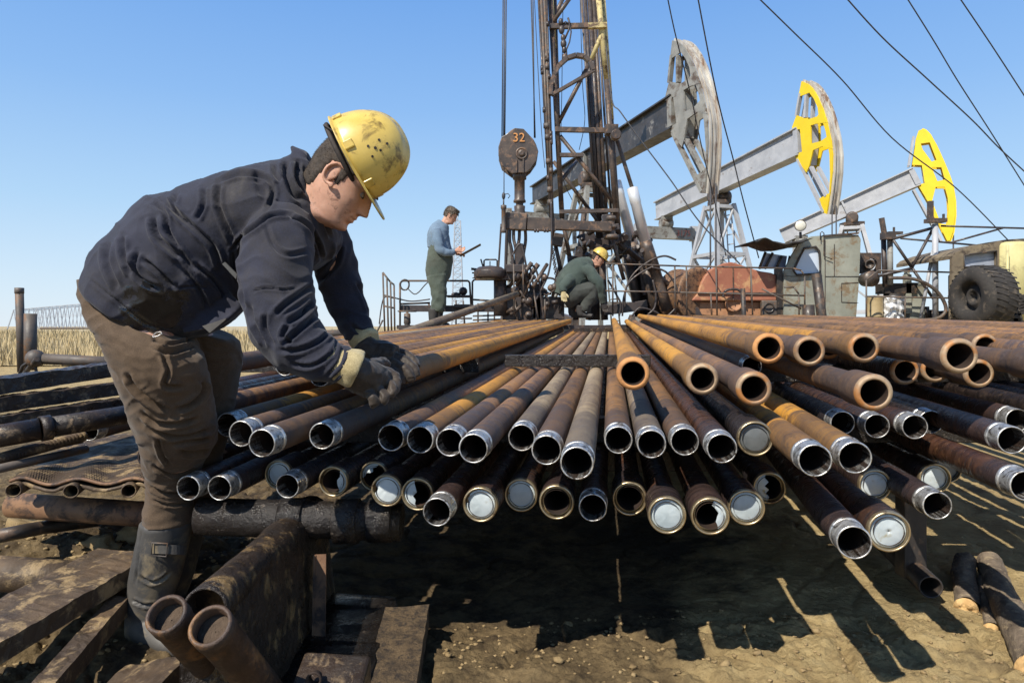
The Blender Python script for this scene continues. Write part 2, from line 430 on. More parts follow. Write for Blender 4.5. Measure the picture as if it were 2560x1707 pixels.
for (x, y, z, pm, kind, rim) in Cr:
    i += 1
    what = "thick orange coupling" if rim is m_rim_orange else ("thick worn coupling" if kind == 'C' else "half-hidden bright thread")
    make_pipe(PZ(x, y, z), kind, pm, "%s pipe with %s, %s from left in the upper right stack" % (LOOK[pm], what, ORD[i]),
              "coupled pipes of the upper right stack", rim=rim, length=8.6)
# the pipe under the worker's hands and its neighbours to the left (ends hidden behind his arms)
gx = P(1012, 930, 2.05)
cols = ['orange','purple','orange','brown','purple','orange','purple','purple','brown','purple','tan','orange','purple']
nd = [2.05, 2.05, 2.1, 2.07, 2.3, 2.5, 2.4, 2.7, 2.8, 2.5, 3.4, 3.5, 3.7]
for k in range(13):
    d = nd[k]
    x = gx.x - 0.088*k + 0.1435*(d-2.05); z = gx.z + 0.0258*(d-2.05) - (0.012 if k else 0)
    lab = "rusty pipe gripped by the bending worker, dark end in his gloves" if k == 0 else \
          "%s pipe, %s to the left of the one gripped by the worker" % (LOOK[cols[k]], ORD[k])
    make_pipe(Vector((x, d, z)), 'P' if k == 0 else 'T', cols[k], lab, "pipes of the upper left layer", length=10.4-d)
# pipes running out of the frame at right
for k in range(15):
    x = 1.70 + 0.115*k; d = 2.3 - 0.012*k*0
    z = 0.80 + (0.012 if k % 2 else 0)
    pm = ['purple','brown','orange','purple','yellow','purple','orange','brown'][k % 8]
    make_pipe(Vector((x, d, z)) - dirn()*0.75, 'C', pm, "%s pipe leaving the frame at right, %s beyond the last visible coupling" % (LOOK[pm], ORD[k+1]),
              "pipes leaving the frame at right", length=9.2)
for k in range(4):
    make_pipe(Vector((1.66+.10*k, 2.0, 0.612)), 'C', 'black', "black oily pipe leaving the frame at right under the stack, %s from left" % ORD[k+1], "pipes leaving the frame at right", length=8.8)
make_pipe(P(2620, 915, 1.88), 'C', 'brown', "brown ringed pipe cut off by the right edge, just below the topmost layer", "pipes leaving the frame at right", length=9)
for k, (x, d, z, pm) in enumerate(((-.98, 2.1, .615, 'purple'), (-1.07, 2.2, .61, 'dark'), (-1.16, 2.25, .61, 'black'), (-1.27, 2.4, .61, 'dark'), (-1.0, 2.2, .44, 'black'), (-1.12, 2.25, .44, 'dark'), (-1.23, 2.3, .44, 'black'))):
    make_pipe(Vector((x, d, z)), 'P', pm, "%s pipe showing behind the worker's knee, %s from right in the %s row" % (LOOK[pm], ORD[k+1 if k < 4 else k-3], "upper" if k < 4 else "lower"), "pipes passing behind the worker's knee", length=8.2)
# short stray pipe with a bright end lying on the mesh at left
make_pipe(P(222, 1078, 2.45), 'T', 'brown', "pipe with a dull threaded end lying on the mesh sheet, left of the worker", "stray pipes at left", length=5.0, vp=(1300, 800))
# pipe lifted at a slant toward the wellhead
a = P(985, 842, 6.4); b = P(1292, 735, 10.2)
sp = M(); sp.tube(a, b, 0.044, n=20)
tag(sp.build('lifted_pipe', PM['tan']), "tan pipe lifted at a slant in front of the standing man", "steel pipe")
# crossbars
def bar(name, a, b, wd, ht, mat, label, cat, bevel=0.004):
    m = M(); 
    n = 14; a = Vector(a); b = Vector(b)
    m.beam(a, b, wd, ht)
    return tag(m.build(name, mat, bevel=bevel), label, cat)
def zu(d): return 0.60 + 0.0258*(d-1.5)
bar('spacer_bar', Vector((-0.035, 3.3, zu(3.3)+0.068)), Vector((0.665, 3.3, zu(3.3)+0.068)), 0.06, 0.058, m_grease, "black greasy spacer bar lying across the middle pipes", "spacer bar")
bar('spacer_bar', Vector((0.75, 8.3, zu(8.3)+0.063)), Vector((1.45, 8.3, zu(8.3)+0.063)), 0.05, 0.05, m_oilsteel, "short dark spacer bar across the pipes near the wellhead", "spacer bar")
bar('crossbeam', Vector((-1.25, 2.55, 0.385)), Vector((1.7, 2.55, 0.385)), 0.09, 0.075, m_grease, "dark crossbeam under the lowest row of pipes", "crossbeam")
bar('crossbeam', Vector((-1.15, 2.3, 0.535)), Vector((1.75, 2.3, 0.535)), 0.07, 0.082, m_grease, "dark crossbeam between the lower and upper threaded rows", "crossbeam")
bar('crossbeam', Vector((0.86, 2.75, 0.693)), Vector((2.9, 2.75, 0.693)), 0.06, 0.07, m_grease, "dark crossbeam carrying the upper right stack", "crossbeam")
bar('crossbeam', Vector((-1.45, 3.3, 0.70)), Vector((-0.16, 3.3, 0.70)), 0.06, 0.08, m_grease, "dark crossbeam under the gripped pipe and its neighbours", "crossbeam")
for k, yy in enumerate((6.0, 9.0)):
    bar('crossbeam', Vector((-1.2+k*.6, yy, 0.35)), Vector((3.2, yy, 0.35)), 0.12, 0.30, m_blackiron, "dark rack beam %s under the pipes" % ("halfway" if k == 0 else "at the wellhead end"), "crossbeam")
# ---------------------------------------------------------------- ground
m_ground, nt, b, vec, oc, rnd = new_mat("oily_clay_ground")
geo = nt.nodes.new("ShaderNodeNewGeometry"); gp = geo.outputs["Position"]
f1 = nz(nt, gp, 1.6, 8, 0.6); f2 = nz(nt, gp, 9, 9, 0.7); f3 = nz(nt, gp, 60, 8, 0.75)
c = ramp(nt, f2, [(0.3, (0.29,0.205,0.095)), (0.55, (0.44,0.33,0.16)), (0.75, (0.52,0.41,0.22))])
c = mixc(nt, ramp(nt, f3, [(0.30, (1,1,1)), (0.40, (0,0,0))]), c, (0.11,0.075,0.04))
# oil-soaked ground under the rack front, with the rack's deep shade painted in
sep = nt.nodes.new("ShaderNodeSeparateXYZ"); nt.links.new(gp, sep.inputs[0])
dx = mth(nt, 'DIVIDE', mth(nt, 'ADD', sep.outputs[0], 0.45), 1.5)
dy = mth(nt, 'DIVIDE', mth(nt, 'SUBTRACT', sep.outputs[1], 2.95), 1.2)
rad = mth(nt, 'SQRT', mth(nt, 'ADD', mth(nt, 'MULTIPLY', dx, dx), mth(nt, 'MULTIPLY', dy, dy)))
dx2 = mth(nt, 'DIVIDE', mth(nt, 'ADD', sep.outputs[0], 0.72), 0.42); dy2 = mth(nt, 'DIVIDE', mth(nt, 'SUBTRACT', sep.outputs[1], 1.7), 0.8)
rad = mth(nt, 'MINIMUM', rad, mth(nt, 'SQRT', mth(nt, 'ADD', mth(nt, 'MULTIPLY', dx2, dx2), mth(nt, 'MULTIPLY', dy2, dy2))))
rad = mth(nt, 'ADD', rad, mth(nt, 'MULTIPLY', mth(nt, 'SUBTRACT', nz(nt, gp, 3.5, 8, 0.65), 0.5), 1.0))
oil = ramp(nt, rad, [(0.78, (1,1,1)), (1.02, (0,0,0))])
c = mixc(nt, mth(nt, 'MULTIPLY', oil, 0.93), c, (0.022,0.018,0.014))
pud = ramp(nt, nz(nt, gp, 2.6, 7, 0.6, 0.6), [(0.60, (0,0,0)), (0.66, (1,1,1))])
c = mixc(nt, mth(nt, 'MULTIPLY', pud, 0.6), c, (0.10,0.07,0.04))
# oil-stained trodden soil near the rack and leftward, darkened further as painted shade
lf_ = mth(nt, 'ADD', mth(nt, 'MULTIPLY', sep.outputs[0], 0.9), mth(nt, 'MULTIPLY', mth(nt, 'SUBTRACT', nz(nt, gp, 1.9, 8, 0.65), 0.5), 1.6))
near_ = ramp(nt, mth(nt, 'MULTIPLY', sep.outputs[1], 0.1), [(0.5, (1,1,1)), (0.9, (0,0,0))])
stain_shade_ = mth(nt, 'MULTIPLY', ramp(nt, mth(nt, 'ADD', lf_, 0.20), [(0.42, (1,1,1)), (0.80, (0,0,0))]), near_)
c = mixc(nt, mth(nt, 'MULTIPLY', stain_shade_, 0.85), c, mixc(nt, ramp(nt, f2, [(0.4, (0,0,0)), (0.6, (1,1,1))]), (0.045,0.030,0.018), (0.20,0.14,0.07)))
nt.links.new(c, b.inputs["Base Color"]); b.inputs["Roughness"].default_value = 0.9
b.inputs["Specular IOR Level"].default_value = 0.25
vr_ = nt.nodes.new("ShaderNodeTexVoronoi"); vr_.inputs["Scale"].default_value = 48; vr_.inputs["Randomness"].default_value = 1.0
nt.links.new(gp, vr_.inputs["Vector"])
f4 = nz(nt, gp, 150, 6, 0.8)
bump(nt, b, mth(nt, 'ADD', mth(nt, 'ADD', f2, f3), mth(nt, 'ADD', mth(nt, 'MULTIPLY', f4, 0.5), mth(nt, 'MULTIPLY', vr_.outputs["Distance"], -0.5))), 0.9, 0.016)
def ghgt(x, y):
    v = Vector((x, y, 0))
    h = 0.018*mnoise.fractal(v*2.2, 1.0, 2.0, 5)
    n2 = mnoise.fractal(v*7.0 + Vector((3,1,0)), 0.9, 2.0, 6)
    lum = max(0.0, min(1.0, (0.55 - abs(x-0.3)*0.0)))
    # lumpy clods in the foreground and at left, smoother at right rear
    k = 1.0 if (y < 2.1 or x < -0.9) else 0.35
    if y > 4: k = 0.3
    h += 0.015*k*n2
    h += 0.012*k*max(0, mnoise.noise(v*14)) + 0.011*k*abs(mnoise.noise(v*26)) + 0.007*k*mnoise.noise(v*60)
    h -= 0.02*k*max(0, 1-abs(mnoise.noise(v*4.5+Vector((7,3,1))))*9)
    # soil heap under the left rack tube
    h += 0.17*math.exp(-((x+1.75)/0.75)**2 - ((y-2.45)/0.35)**2)
    h += 0.05*math.exp(-((x+1.35)/0.3)**2 - ((y-2.15)/0.2)**2)
    # a pit by the casings
    h -= 0.25*math.exp(-((x+0.75)/0.35)**2 - ((y-1.15)/0.35)**2)
    h -= 0.05*math.exp(-((x-0.05)/0.5)**2 - ((y-2.3)/0.5)**2)
    return h
nx, ny = 420, 300
xs = np.concatenate([-np.geomspace(2500, 3.2, 26)[:-1], np.linspace(-3.2, -2.0, 40)[:-1], np.linspace(-2.0, 1.7, 500), np.linspace(1.7, 3.2, 60)[1:], np.geomspace(3.2, 2500, 26)[1:]])
ys = np.concatenate([[-60, -20, -6, -2, 0.0], np.linspace(0.5, 1.2, 30)[:-1], np.linspace(1.2, 2.7, 240), np.linspace(2.7, 4.6, 110)[1:], np.geomspace(4.6, 5000, 40)[1:]])
vs = []
for y in ys:
    for x in xs:
        h = ghgt(x, y) if (abs(x) < 3.4 and 0.3 < y < 5.2) else 0.01*mnoise.noise(Vector((x, y, 0)))*(1 if y < 60 else 0)
        e = min(1, max(0, (3.2-abs(x))/0.3)) * min(1, max(0, (4.6-y)/0.5))
        vs.append((x, y, h*(e if abs(x) < 3.4 and y < 5.2 else 1)))
nxx = len(xs); fs = []
for j in range(len(ys)-1):
    for i in range(nxx-1):
        a = j*nxx + i; fs.append((a, a+1, a+1+nxx, a+nxx))
g = M(); g.add(vs, fs, True)
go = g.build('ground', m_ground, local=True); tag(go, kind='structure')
# far field of dry reed
m_field = mk("dry_straw_field", (0.30,0.225,0.11), (0.47,0.38,0.22), 0.25, c3=(0.62,0.54,0.38), s3=0.6, t3=0.60, rough=0.9, bs=3, bstr=0.5, bd=0.1)
fm = M(); xs2 = np.linspace(-400, 400, 41); ys2 = np.geomspace(15, 900, 24); vv = []
for y in ys2:
    for x in xs2: vv.append((x, y, 0.02))
ff = [(j*41+i, j*41+i+1, (j+1)*41+i+1, (j+1)*41+i) for j in range(23) for i in range(40)]
fm.add(vv, ff); tag(fm.build('field', m_field, local=True), kind='structure')
m_reed = mk("dry_reed", (0.36,0.28,0.14), (0.56,0.46,0.28), 0.9, rough=0.9, bs=5, c3=(0.38,0.27,0.12), s3=0.4, t3=0.6)
rd = random.Random(5); vs = []; fs = []
def blade(x, y, h, wd):
    b0 = len(vs); a = rd.uniform(0, math.pi); dx = math.cos(a)*wd; dy = math.sin(a)*wd
    lx = rd.uniform(-.3, .3)*h; ly = rd.uniform(-.3, .3)*h
    vs.extend([(x-dx, y-dy, 0), (x+dx, y+dy, 0), (x+dx*0.7+lx*.5, y+dy*.7+ly*.5, h*0.6), (x-dx*.7+lx*.5, y-dy*.7+ly*.5, h*.6), (x+lx, y+ly, h)])
    fs.append((b0, b0+1, b0+2, b0+3)); fs.append((b0+3, b0+2, b0+4))
for k in range(30000):
    y = 15 + 60*rd.random()**1.5
    x = rd.uniform(-0.95, 0.35)*y if rd.random() < 0.9 else rd.uniform(0.0, 0.9)*y
    cl = mnoise.noise(Vector((x*0.22, y*0.22, 2)))
    if cl < -0.12 and rd.random() < 0.75: continue
    if x > 0 and y < 26: continue
    blade(x, y, (0.30+0.38*rd.random())*(1+0.6*cl)*(0.85 if y < 30 else 1.05), 0.006+0.0006*y)
rm = M(); rm.add(vs, fs); tag(rm.build('reeds', m_reed, local=True), "dry straw coloured reed field behind the site", "reeds", kind='stuff')
# clods of clay
m_clay = mk("clay_clod", (0.20,0.14,0.07), (0.38,0.28,0.145), 12, rough=0.95, bs=60, bstr=0.8, bd=0.008, spec=0.2)
cv = M(); rr = random.Random(11)
def clod(mm, c, r, seed):
    bmh = bmesh.new(); bmesh.ops.create_icosphere(bmh, subdivisions=3 if r > .02 else 2, radius=r)
    o = Vector((seed*3.1, seed*1.7, 0))
    sx, sy, sz = 1, 0.85, 0.62
    vl = [ (v.co * (1 + 0.75*mnoise.fractal(v.co/r*1.3+o, 0.7, 2.1, 5))) for v in bmh.verts]
    vl = [Vector((v.x*sx, v.y*sy, v.z*sz)) + Vector(c) for v in vl]
    mm.add(vl, [tuple(v.index for v in f.verts) for f in bmh.faces], True); bmh.free()
for k in range(2600):
    y = rr.uniform(1.45, 3.3); t_ = rr.random()
    x = rr.uniform(-1.9, -0.95) if t_ < 0.45 else rr.uniform(-0.2, 1.5)
    if t_ >= 0.45 and y > 2.15: continue
    r = rr.uniform(0.0025, 0.0075) * (2.0 if rr.random() < 0.06 else 1)
    clod(cv, (x, y, ghgt(x, y)+r*0.3), r, k)
tag(cv.build('clods', m_clay, local=True), "loose crumbs of dry clay scattered over the ground", "soil crumbs", kind='stuff')
for k, (px, py, d, r, lab) in enumerate([(250, 1372, 2.3, 0.055, "pale clay lump left of the worker's boot, under the rusty tube"), (195, 1412, 2.2, 0.04, "clay lump beside the dirty plank at far left"),
    (345, 1330, 2.35, 0.045, "clay lump against the back of the worker's boot"), (848, 1560, 2.0, 0.028, "small clay lump against the thin rusty stake"), (60, 1330, 2.4, 0.07, "broad clay mound under the left end of the rusty tube")]):
    q = P(px, py, d); m_ = M(); clod(m_, q, r, 50+k)
    tag(m_.build('clay_lump', m_clay), lab, "clay lump", "clay lumps around the rack")
# ---------------------------------------------------------------- rack tubes, posts and the junk in front
def hollow(mm, a, b, ro, ri, n=40):
    a = Vector(a); b = Vector(b); L = (b-a).length
    mm.lathe(a, b-a, [(0.15, ri), (0.003, ri), (0, ri+0.002), (0, ro-0.002), (0.003, ro), (L*0.3, ro), (L*.6, ro), (L, ro)], n, False)
t = M(); a = P(30, 1262, 2.25); b2 = P(1010, 1338, 2.05); t.tube(a, P(520, 1296, 2.18), 0.040, n=40)
tag(t.build('support_tube', m_rustplate), "long rusty casing tube lying under the mesh, carrying the front of the rack", "rack tube")
t = M(); t.tube(P(500, 1290, 1.94), P(1005, 1305, 1.94), 0.052, n=40)
tag(t.build('support_tube', m_grease), "short black oily tube under the lowest pipes beside the worker's leg", "rack tube")
for k, (x, y) in enumerate([(735, 1300), (870, 1303), (955, 1300)]):
    q = P(x, y, 1.94); c2 = M(); c2.lathe(q - Vector((0.035,0,0)), (1,0,0.01), [(0, .053), (0.001, 0.062), (0.066, 0.062), (0.067, .053)], 40, False)
    tag(c2.build('tube_clamp', m_grease), "oily collar on the black rack tube, %s from the worker's leg" % ORD[k+1], "collar", "collars on the black rack tube")
# right support leg with slanting foot
lg = thing('rack_prop', "dark square steel leg under the right of the rack with a slanting tube foot", "rack leg", P(2277, 1420, 2.3))
m_ = M(); m_.beam(P(2277, 1235, 2.3), P(2277, 1440, 2.3), 0.075, 0.06, up=Vector((0,1,0))); m_.build('post', m_blackiron, lg, bevel=.004)
m_ = M(); hollow(m_, P(2328, 1468, 2.15), P(2205, 1350, 2.6), 0.036, 0.030); m_.build('tube_foot', m_blackiron, lg)
# logs
m_bark = mk("rough_bark", (0.085,0.062,0.045), (0.27,0.21,0.15), 14, c3=(0.36,0.28,0.18), s3=30, t3=0.58, rough=0.9, bs=45, bstr=1.0, bd=0.012, stretch=(1,1,3))
m_wood = mk("broken_raw_wood", (0.42,0.24,0.09), (0.66,0.45,0.20), 30, c3=(0.16,0.08,0.04), s3=24, t3=0.6, rough=0.8, bs=60, bstr=0.9, bd=0.008)
def log(a, b, ra, rb, label):
    a = Vector(a); b = Vector(b); t = thing('log', label, 'log', b, "broken logs at lower right")
    m_ = M(); N = 26; pts = []; rs_ = []
    ax = (b-a).normalized(); u = ax.orthogonal().normalized(); v = ax.cross(u); n = 26; vs = []; fs = []
    for i in range(N):
        f = i/(N-1); c = a.lerp(b, f) + u*0.006*math.sin(f*5) ; r = ra+(rb-ra)*f
        for k in range(n):
            an = 2*math.pi*k/n; q = c + u*math.cos(an)*r + v*math.sin(an)*r
            q += (u*math.cos(an)+v*math.sin(an))*(0.004*mnoise.noise(q*45) + 0.003*mnoise.noise(Vector((an*3, f*20, a.x*10))))
            vs.append(q)
    for i in range(N-1):
        for k in range(n):
            k2 = (k+1) % n; fs.append((i*n+k, i*n+k2, (i+1)*n+k2, (i+1)*n+k))
    m_.add(vs, fs, True); m_.build('bark', m_bark, t)
    for e, (c, r, s_) in enumerate(((a, ra, -1), (b, rb, 1))):
        w_ = M(); vs = [c + ax*s_*0.012]
        for ring in range(1, 5):
            for k in range(n):
                an = 2*math.pi*k/n; rr_ = r*0.985*ring/4
                q = c + u*math.cos(an)*rr_ + v*math.sin(an)*rr_
                q += ax*s_*((0.016*mnoise.noise(q*70)+0.010)*(1 if ring < 4 else 0) - (0.002 if ring == 4 else 0)); vs.append(q)
        fs = [(0, 1+k, 1+(k+1) % n) for k in range(n)]
        for ring in range(3):
            for k in range(n):
                k2 = (k+1) % n; fs.append((1+ring*n+k, 1+(ring+1)*n+k, 1+(ring+1)*n+k2, 1+ring*n+k2))
        w_.add(vs, fs, True); w_.build('broken_end', m_wood, t)
log(P(2413, 1402, 2.42), P(2415, 1520, 2.14), 0.036, 0.034, "short log with an orange splintered end, leftmost of three")
log(P(2460, 1448, 2.3), P(2478, 1575, 2.02), 0.018, 0.022, "thin stick log lying between two thicker logs")
log(P(2474, 1405, 2.42), P(2590, 1680, 1.72), 0.040, 0.046, "long grey log cut off by the right edge of the frame")
# two casing stubs leaning toward the viewer, filled with dirt
m_dirt = mk("dirt_fill", (0.05,0.035,0.025), (0.13,0.09,0.06), 20, rough=0.9, bs=60, bstr=1.0, bd=0.01)
m_trough = mk("oil_coated_trough", (0.010,0.008,0.007), (0.05,0.033,0.021), 9, c3=(0.26,0.17,0.075), s3=15, t3=0.60, rough=0.16, r2=0.55, bs=45, bstr=1.0, bd=0.01)
m_stub = mk("oily_rusty_casing", (0.035,0.024,0.019), (0.12,0.07,0.042), 9, c3=(0.27,0.14,0.055), s3=12, t3=0.60, rough=0.35, r2=0.65, bs=60, bstr=0.7, bd=0.006)
def stub(top, bot, ro, label):
    top = Vector(top); bot = Vector(bot); t = thing('casing_stub', label, 'casing stub', bot, "upright casing stubs by the boots")
    ax = bot - top; L = ax.length; m_ = M()
    m_.lathe(top, ax, [(0.3, ro-.006), (0.003, ro-.006), (0, ro-.004), (0, ro-.001), (0.003, ro+0.002), (0.035, ro+0.002), (0.037, ro), (L*.5, ro), (L, ro)], 48, False)
    m_.build('casing', m_stub, t)
    d_ = M(); d_.lathe(top, ax, [(0.030, 0.001), (0.034, ro*.4), (0.026, ro*.8), (0.034, ro-.0062), (0.07, ro-0.0062)], 32, False); d_.build('dirt_fill', m_dirt, t)
stub(P(414, 1533, 1.22), P(414, 1533, 1.22)+Vector((0.0,.42,-.42)), 0.0340, "leaning casing stub filled with dirt, in front of the boot")
stub(P(524, 1562, 1.20), P(524, 1562, 1.20)+Vector((0.02,.42,-.43)), 0.0360, "leaning casing stub filled with dirt, right of its twin")
# oil-coated trough running toward the viewer, with an open pipe along its top edge
tro = thing('oil_trough', "long black oil-coated trough wall running from the rack toward the casing stubs", "trough", (-0.6, 1.7, 0))
def ex(mm, prof, y0, y1, n=30, amp=.006):
    vs = []; fs = []; K = len(prof)
    for i in range(n):
        y = y0+(y1-y0)*i/(n-1)
        for (x, z) in prof:
            v = Vector((x-.02*(y-y0), y, z)); vs.append(v + Vector((amp*mnoise.noise(v*18), 0, amp*mnoise.noise(v*18+Vector((5,5,5))))))
    for i in range(n-1):
        for k in range(K):
            k2 = (k+1) % K; fs.append((i*K+k, i*K+k2, (i+1)*K+k2, (i+1)*K+k))
    fs.append(tuple(range(K))); fs.append(tuple((n-1)*K+k for k in reversed(range(K)))); mm.add(vs, fs, True)
t = M(); pr = [(-.66,-.05),(-.66,.31)] + [(-.61+.05*math.cos(math.pi*(1-q/8)), .31+.045*math.sin(math.pi*q/8)) for q in range(1, 8)] + [(-.56,.31),(-.55,.2),(-.54,.1),(-.52,-.05)]
ex(t, pr, 1.36, 2.12); t.build('trough_wall', m_trough, tro)
t = M(); hollow(t, (-.592, 1.315, .335), (-.61, 1.62, .318), .043, .036, 40); t.build('open_pipe', m_trough, tro)
t = M(); ex(t, [(-.56,-.02),(-.56,.06),(-.34,.05),(-.33,-.02)], 1.45, 2.1, 24, .012); t.build('trough_floor', m_grease, tro)
# thin stake
t = M(); t.beam(P(800, 1385, 1.86), P(797, 1655, 1.80), 0.034, 0.006, up=Vector((0,1,0))); t.beam(P(790, 1385, 1.868), P(785, 1655, 1.81), 0.006, 0.03, up=Vector((0,1,0)))
tag(t.build('angle_stake', m_rustplate), "thin rusty angle iron stake standing behind the boxy block", "stake")
# boxy block with a hole, bottom edge
bt = thing('steel_block', "greasy dark steel block with a round hole at the bottom edge", "steel block", P(830, 1760, 1.42))
m_ = M(); m_.beam(P(745, 1735, 1.43), P(915, 1745, 1.43), 0.11, 0.125, up=Vector((0,-0.35,1))); m_.build('block', m_oilsteel, bt, bevel=0.008)
m_ = M(); q = P(785, 1698, 1.368); m_.lathe(q, (0,-1,0.1), [(0.0, 0.016), (0.004, 0.016), (0.005, 0.012), (-0.02, 0.011)], 24, False); m_.build('bolt_hole', m_bore, bt)
# wedge of old timber and slab
m_timber = mk("split_old_timber", (0.04,0.027,0.017), (0.17,0.115,0.06), 9, c3=(0.035,0.025,0.018), s3=16, t3=0.56, rough=0.85, bs=40, bstr=1.0, bd=0.012, stretch=(3,3,0.6))
# --- left: dirty planks, beams and rods
def flatbar(name, a, b, wd, ht, mat, label, cat, group=None, up=Vector((0,0,1))):
    m_ = M(); a = Vector(a); b = Vector(b); N = 40; t_ = (b-a).normalized(); sd = t_.cross(up).normalized(); u_ = sd.cross(t_)
    vs = []; fs = []; prof = [(-1,-1),(0,-1),(1,-1),(1,0),(1,1),(.5,1),(0,1),(-.5,1),(-1,1),(-1,0)]; n = len(prof)
    for i in range(N):
        c = a.lerp(b, i/(N-1))
        for (p_, q_) in prof:
            v = c + sd*wd/2*p_ + u_*ht/2*q_
            j = 0.006*mnoise.noise(v*22) + 0.004*mnoise.noise(v*60)
            vs.append(v + u_*j*(1 if q_ > 0 else .3) + sd*j*.5)
    for i in range(N-1):
        for k in range(n):
            k2 = (k+1) % n; fs.append((i*n+k, i*n+k2, (i+1)*n+k2, (i+1)*n+k))
    fs.append(tuple(range(n))); fs.append(tuple((N-1)*n + k for k in reversed(range(n))))
    m_.add(vs, fs, False); return tag(m_.build(name, mat), label, cat, group)
flatbar('leaning_post', P(962, 1800, 1.52), P(1018, 1536, 1.98), 0.125, 0.05, m_timber, "dark leaning timber post below the pipes, left of the shadow fringe", "post", up=Vector((0,-.5,1)))
flatbar('steel_channel', P(-120, 1640, 1.55), P(318, 1395, 2.08), 0.20, 0.05, m_dirtsteel, "broad dirt-caked steel channel in the lower left corner", "steel beam")
flatbar('steel_beam', P(60, 1790, 1.42), P(300, 1512, 1.92), 0.05, 0.05, m_dirtsteel, "narrow dirty bar running from the bottom edge toward the boot", "steel beam")
t = M(); t.tube(P(-120, 1425, 2.0), P(260, 1450, 2.05), 0.050, n=36); tag(t.build('rusty_tube', m_dirtsteel), "rusty tube end lying beneath the channel at the left edge", "tube")
t = M(); t.path([P(-30, 1345, 2.1), P(70, 1325, 2.15), P(110, 1318, 2.25), P(240, 1300, 2.35)], 0.022, 14); tag(t.build('dark_hose', m_blackiron), "dark hose lying on the clay at the left edge", "hose")
flatbar('timber_block', P(300, 1618, 1.94), P(440, 1618, 1.94), 0.15, 0.055, m_timber, "wooden block under the worker's boot, topped with clay", "wooden block")
flatbar('timber_board', P(270, 1730, 1.62), P(440, 1700, 1.62), 0.16, 0.05, m_dirtsteel, "dirty board below the worker's foot at the bottom edge", "board")
# greasy bars at left
for k, (x0, y0, d0, x1, y1, d1, wd, ht, lab) in enumerate([
    (-60, 972, 2.3, 330, 915, 2.9, .075, .055, "topmost greasy black bar of the left pile"),
    (-60, 1018, 2.25, 335, 965, 2.8, .07, .048, "second greasy black bar from the top of the left pile"),
    (-60, 1065, 2.2, 345, 1002, 2.75, .07, .045, "third greasy black bar from the top of the left pile")]):
    flatbar('greasy_bar', P(x0, y0, d0), P(x1, y1, d1), wd, ht, m_oilsteel, lab, "steel bar", "greasy bars piled at left")
t = M(); t.tube(P(-60, 1100, 2.1), P(100, 1072, 2.2), 0.036, n=24); t.lathe(P(100, 1072, 2.2), P(112, 1070, 2.21)-P(100, 1072, 2.2), [(0, .036), (0.001, .041), (.03, .041), (.031, .036)], 24); t.tube(P(112,1070,2.21), P(345, 1032, 2.5), .034, n=24)
tag(t.build('jointed_pipe', m_oilsteel), "dark jointed pipe below the greasy bars at left", "steel pipe")
t = M(); t.path([P(-30, 1155, 2.1), P(60, 1128, 2.2), P(140, 1108, 2.3), P(205, 1095, 2.36)], 0.018, 10)
for k in range(26):
    q = P(-30 + k*9.3, 1155 - k*2.55, 2.1+k*.0105); t.ball(q, 0.024, 8, (1.0, .7, .8))
tag(t.build('heavy_chain', m_dirtsteel), "dirty heavy chain lying along the mesh sheet at left", "chain")
t = M(); t.tube(P(-40, 1180, 2.05), P(215, 1122, 2.4), 0.014, n=14); tag(t.build('steel_rod', m_iron), "thin steel rod between the chain and the mesh sheet", "rod")
# mesh sheet: woven expanded metal draped over three tube ends
msh = thing('mesh_sheet', "rusty expanded metal mesh draped over tube ends at left", "metal mesh", P(180, 1230, 2.15))
def sheet(u, v):   # u across 0..1 , v depth 0..1
    xl = 25 + (390-25)*u; y = 1202 - v*(1202-1085)
    px = xl + v*(150*(1-u)+40); d = 2.05 + 0.85*v
    q = P(px, y, d)
    q.z += 0.010*math.exp(-(v/.5)**2)*(math.cos((u-.08)*2*math.pi*2.58)) + 0.010*mnoise.noise(q*9)
    return q
t = M(); nu, nv = 56, 40
for i in range(nu):
    for j in range(nv):
        u0 = (i + (0.5 if j % 2 else 0))/nu; v0 = j/nv
        a0 = sheet(u0, v0); 
        for s_ in (-.5, .5):
            u1 = u0 + s_/nu
            if 0 <= u1 <= 1 and v0+1/nv <= 1.01:
                b0 = sheet(u1, v0+1/nv); t.beam(a0, b0, 0.0055, 0.004)
t.build('mesh', m_dirtsteel, msh)
t = M(); t.path([sheet(u, 0) for u in np.linspace(0, 1, 60)], 0.0055, 6); t.build('edge_rod', m_rustplate, msh)
dl = M(); vs = []; fs = []; n1, n2 = 50, 30
for j in range(n2):
    for i in range(n1):
        q = sheet(i/(n1-1), j/(n2-1)); q.z -= 0.014 + 0.010*mnoise.noise(q*30); vs.append(q)
for j in range(n2-1):
    for i in range(n1-1):
        a = j*n1+i; fs.append((a, a+1, a+1+n1, a+n1))
dl.add(vs, fs, True); o = dl.build('dirt_layer', m_dirtsteel, msh); sd_ = o.modifiers.new('s', 'SOLIDIFY'); sd_.thickness = 0.01
for k, (x, y) in enumerate([(54, 1195), (196, 1205), (338, 1212)]):
    t = M(); uu = (x-25)/365; a = sheet(uu, 0) + Vector((0,-.035,-.029)); hollow(t, a, sheet(uu, .8) + Vector((0,0,-.045)), 0.0215, 0.017, 28)
    tag(t.build('tube_end', m_dirtsteel), "tube end under the mesh sheet, %s from the left" % ORD[k+1], "tube", "tube ends under the mesh sheet")
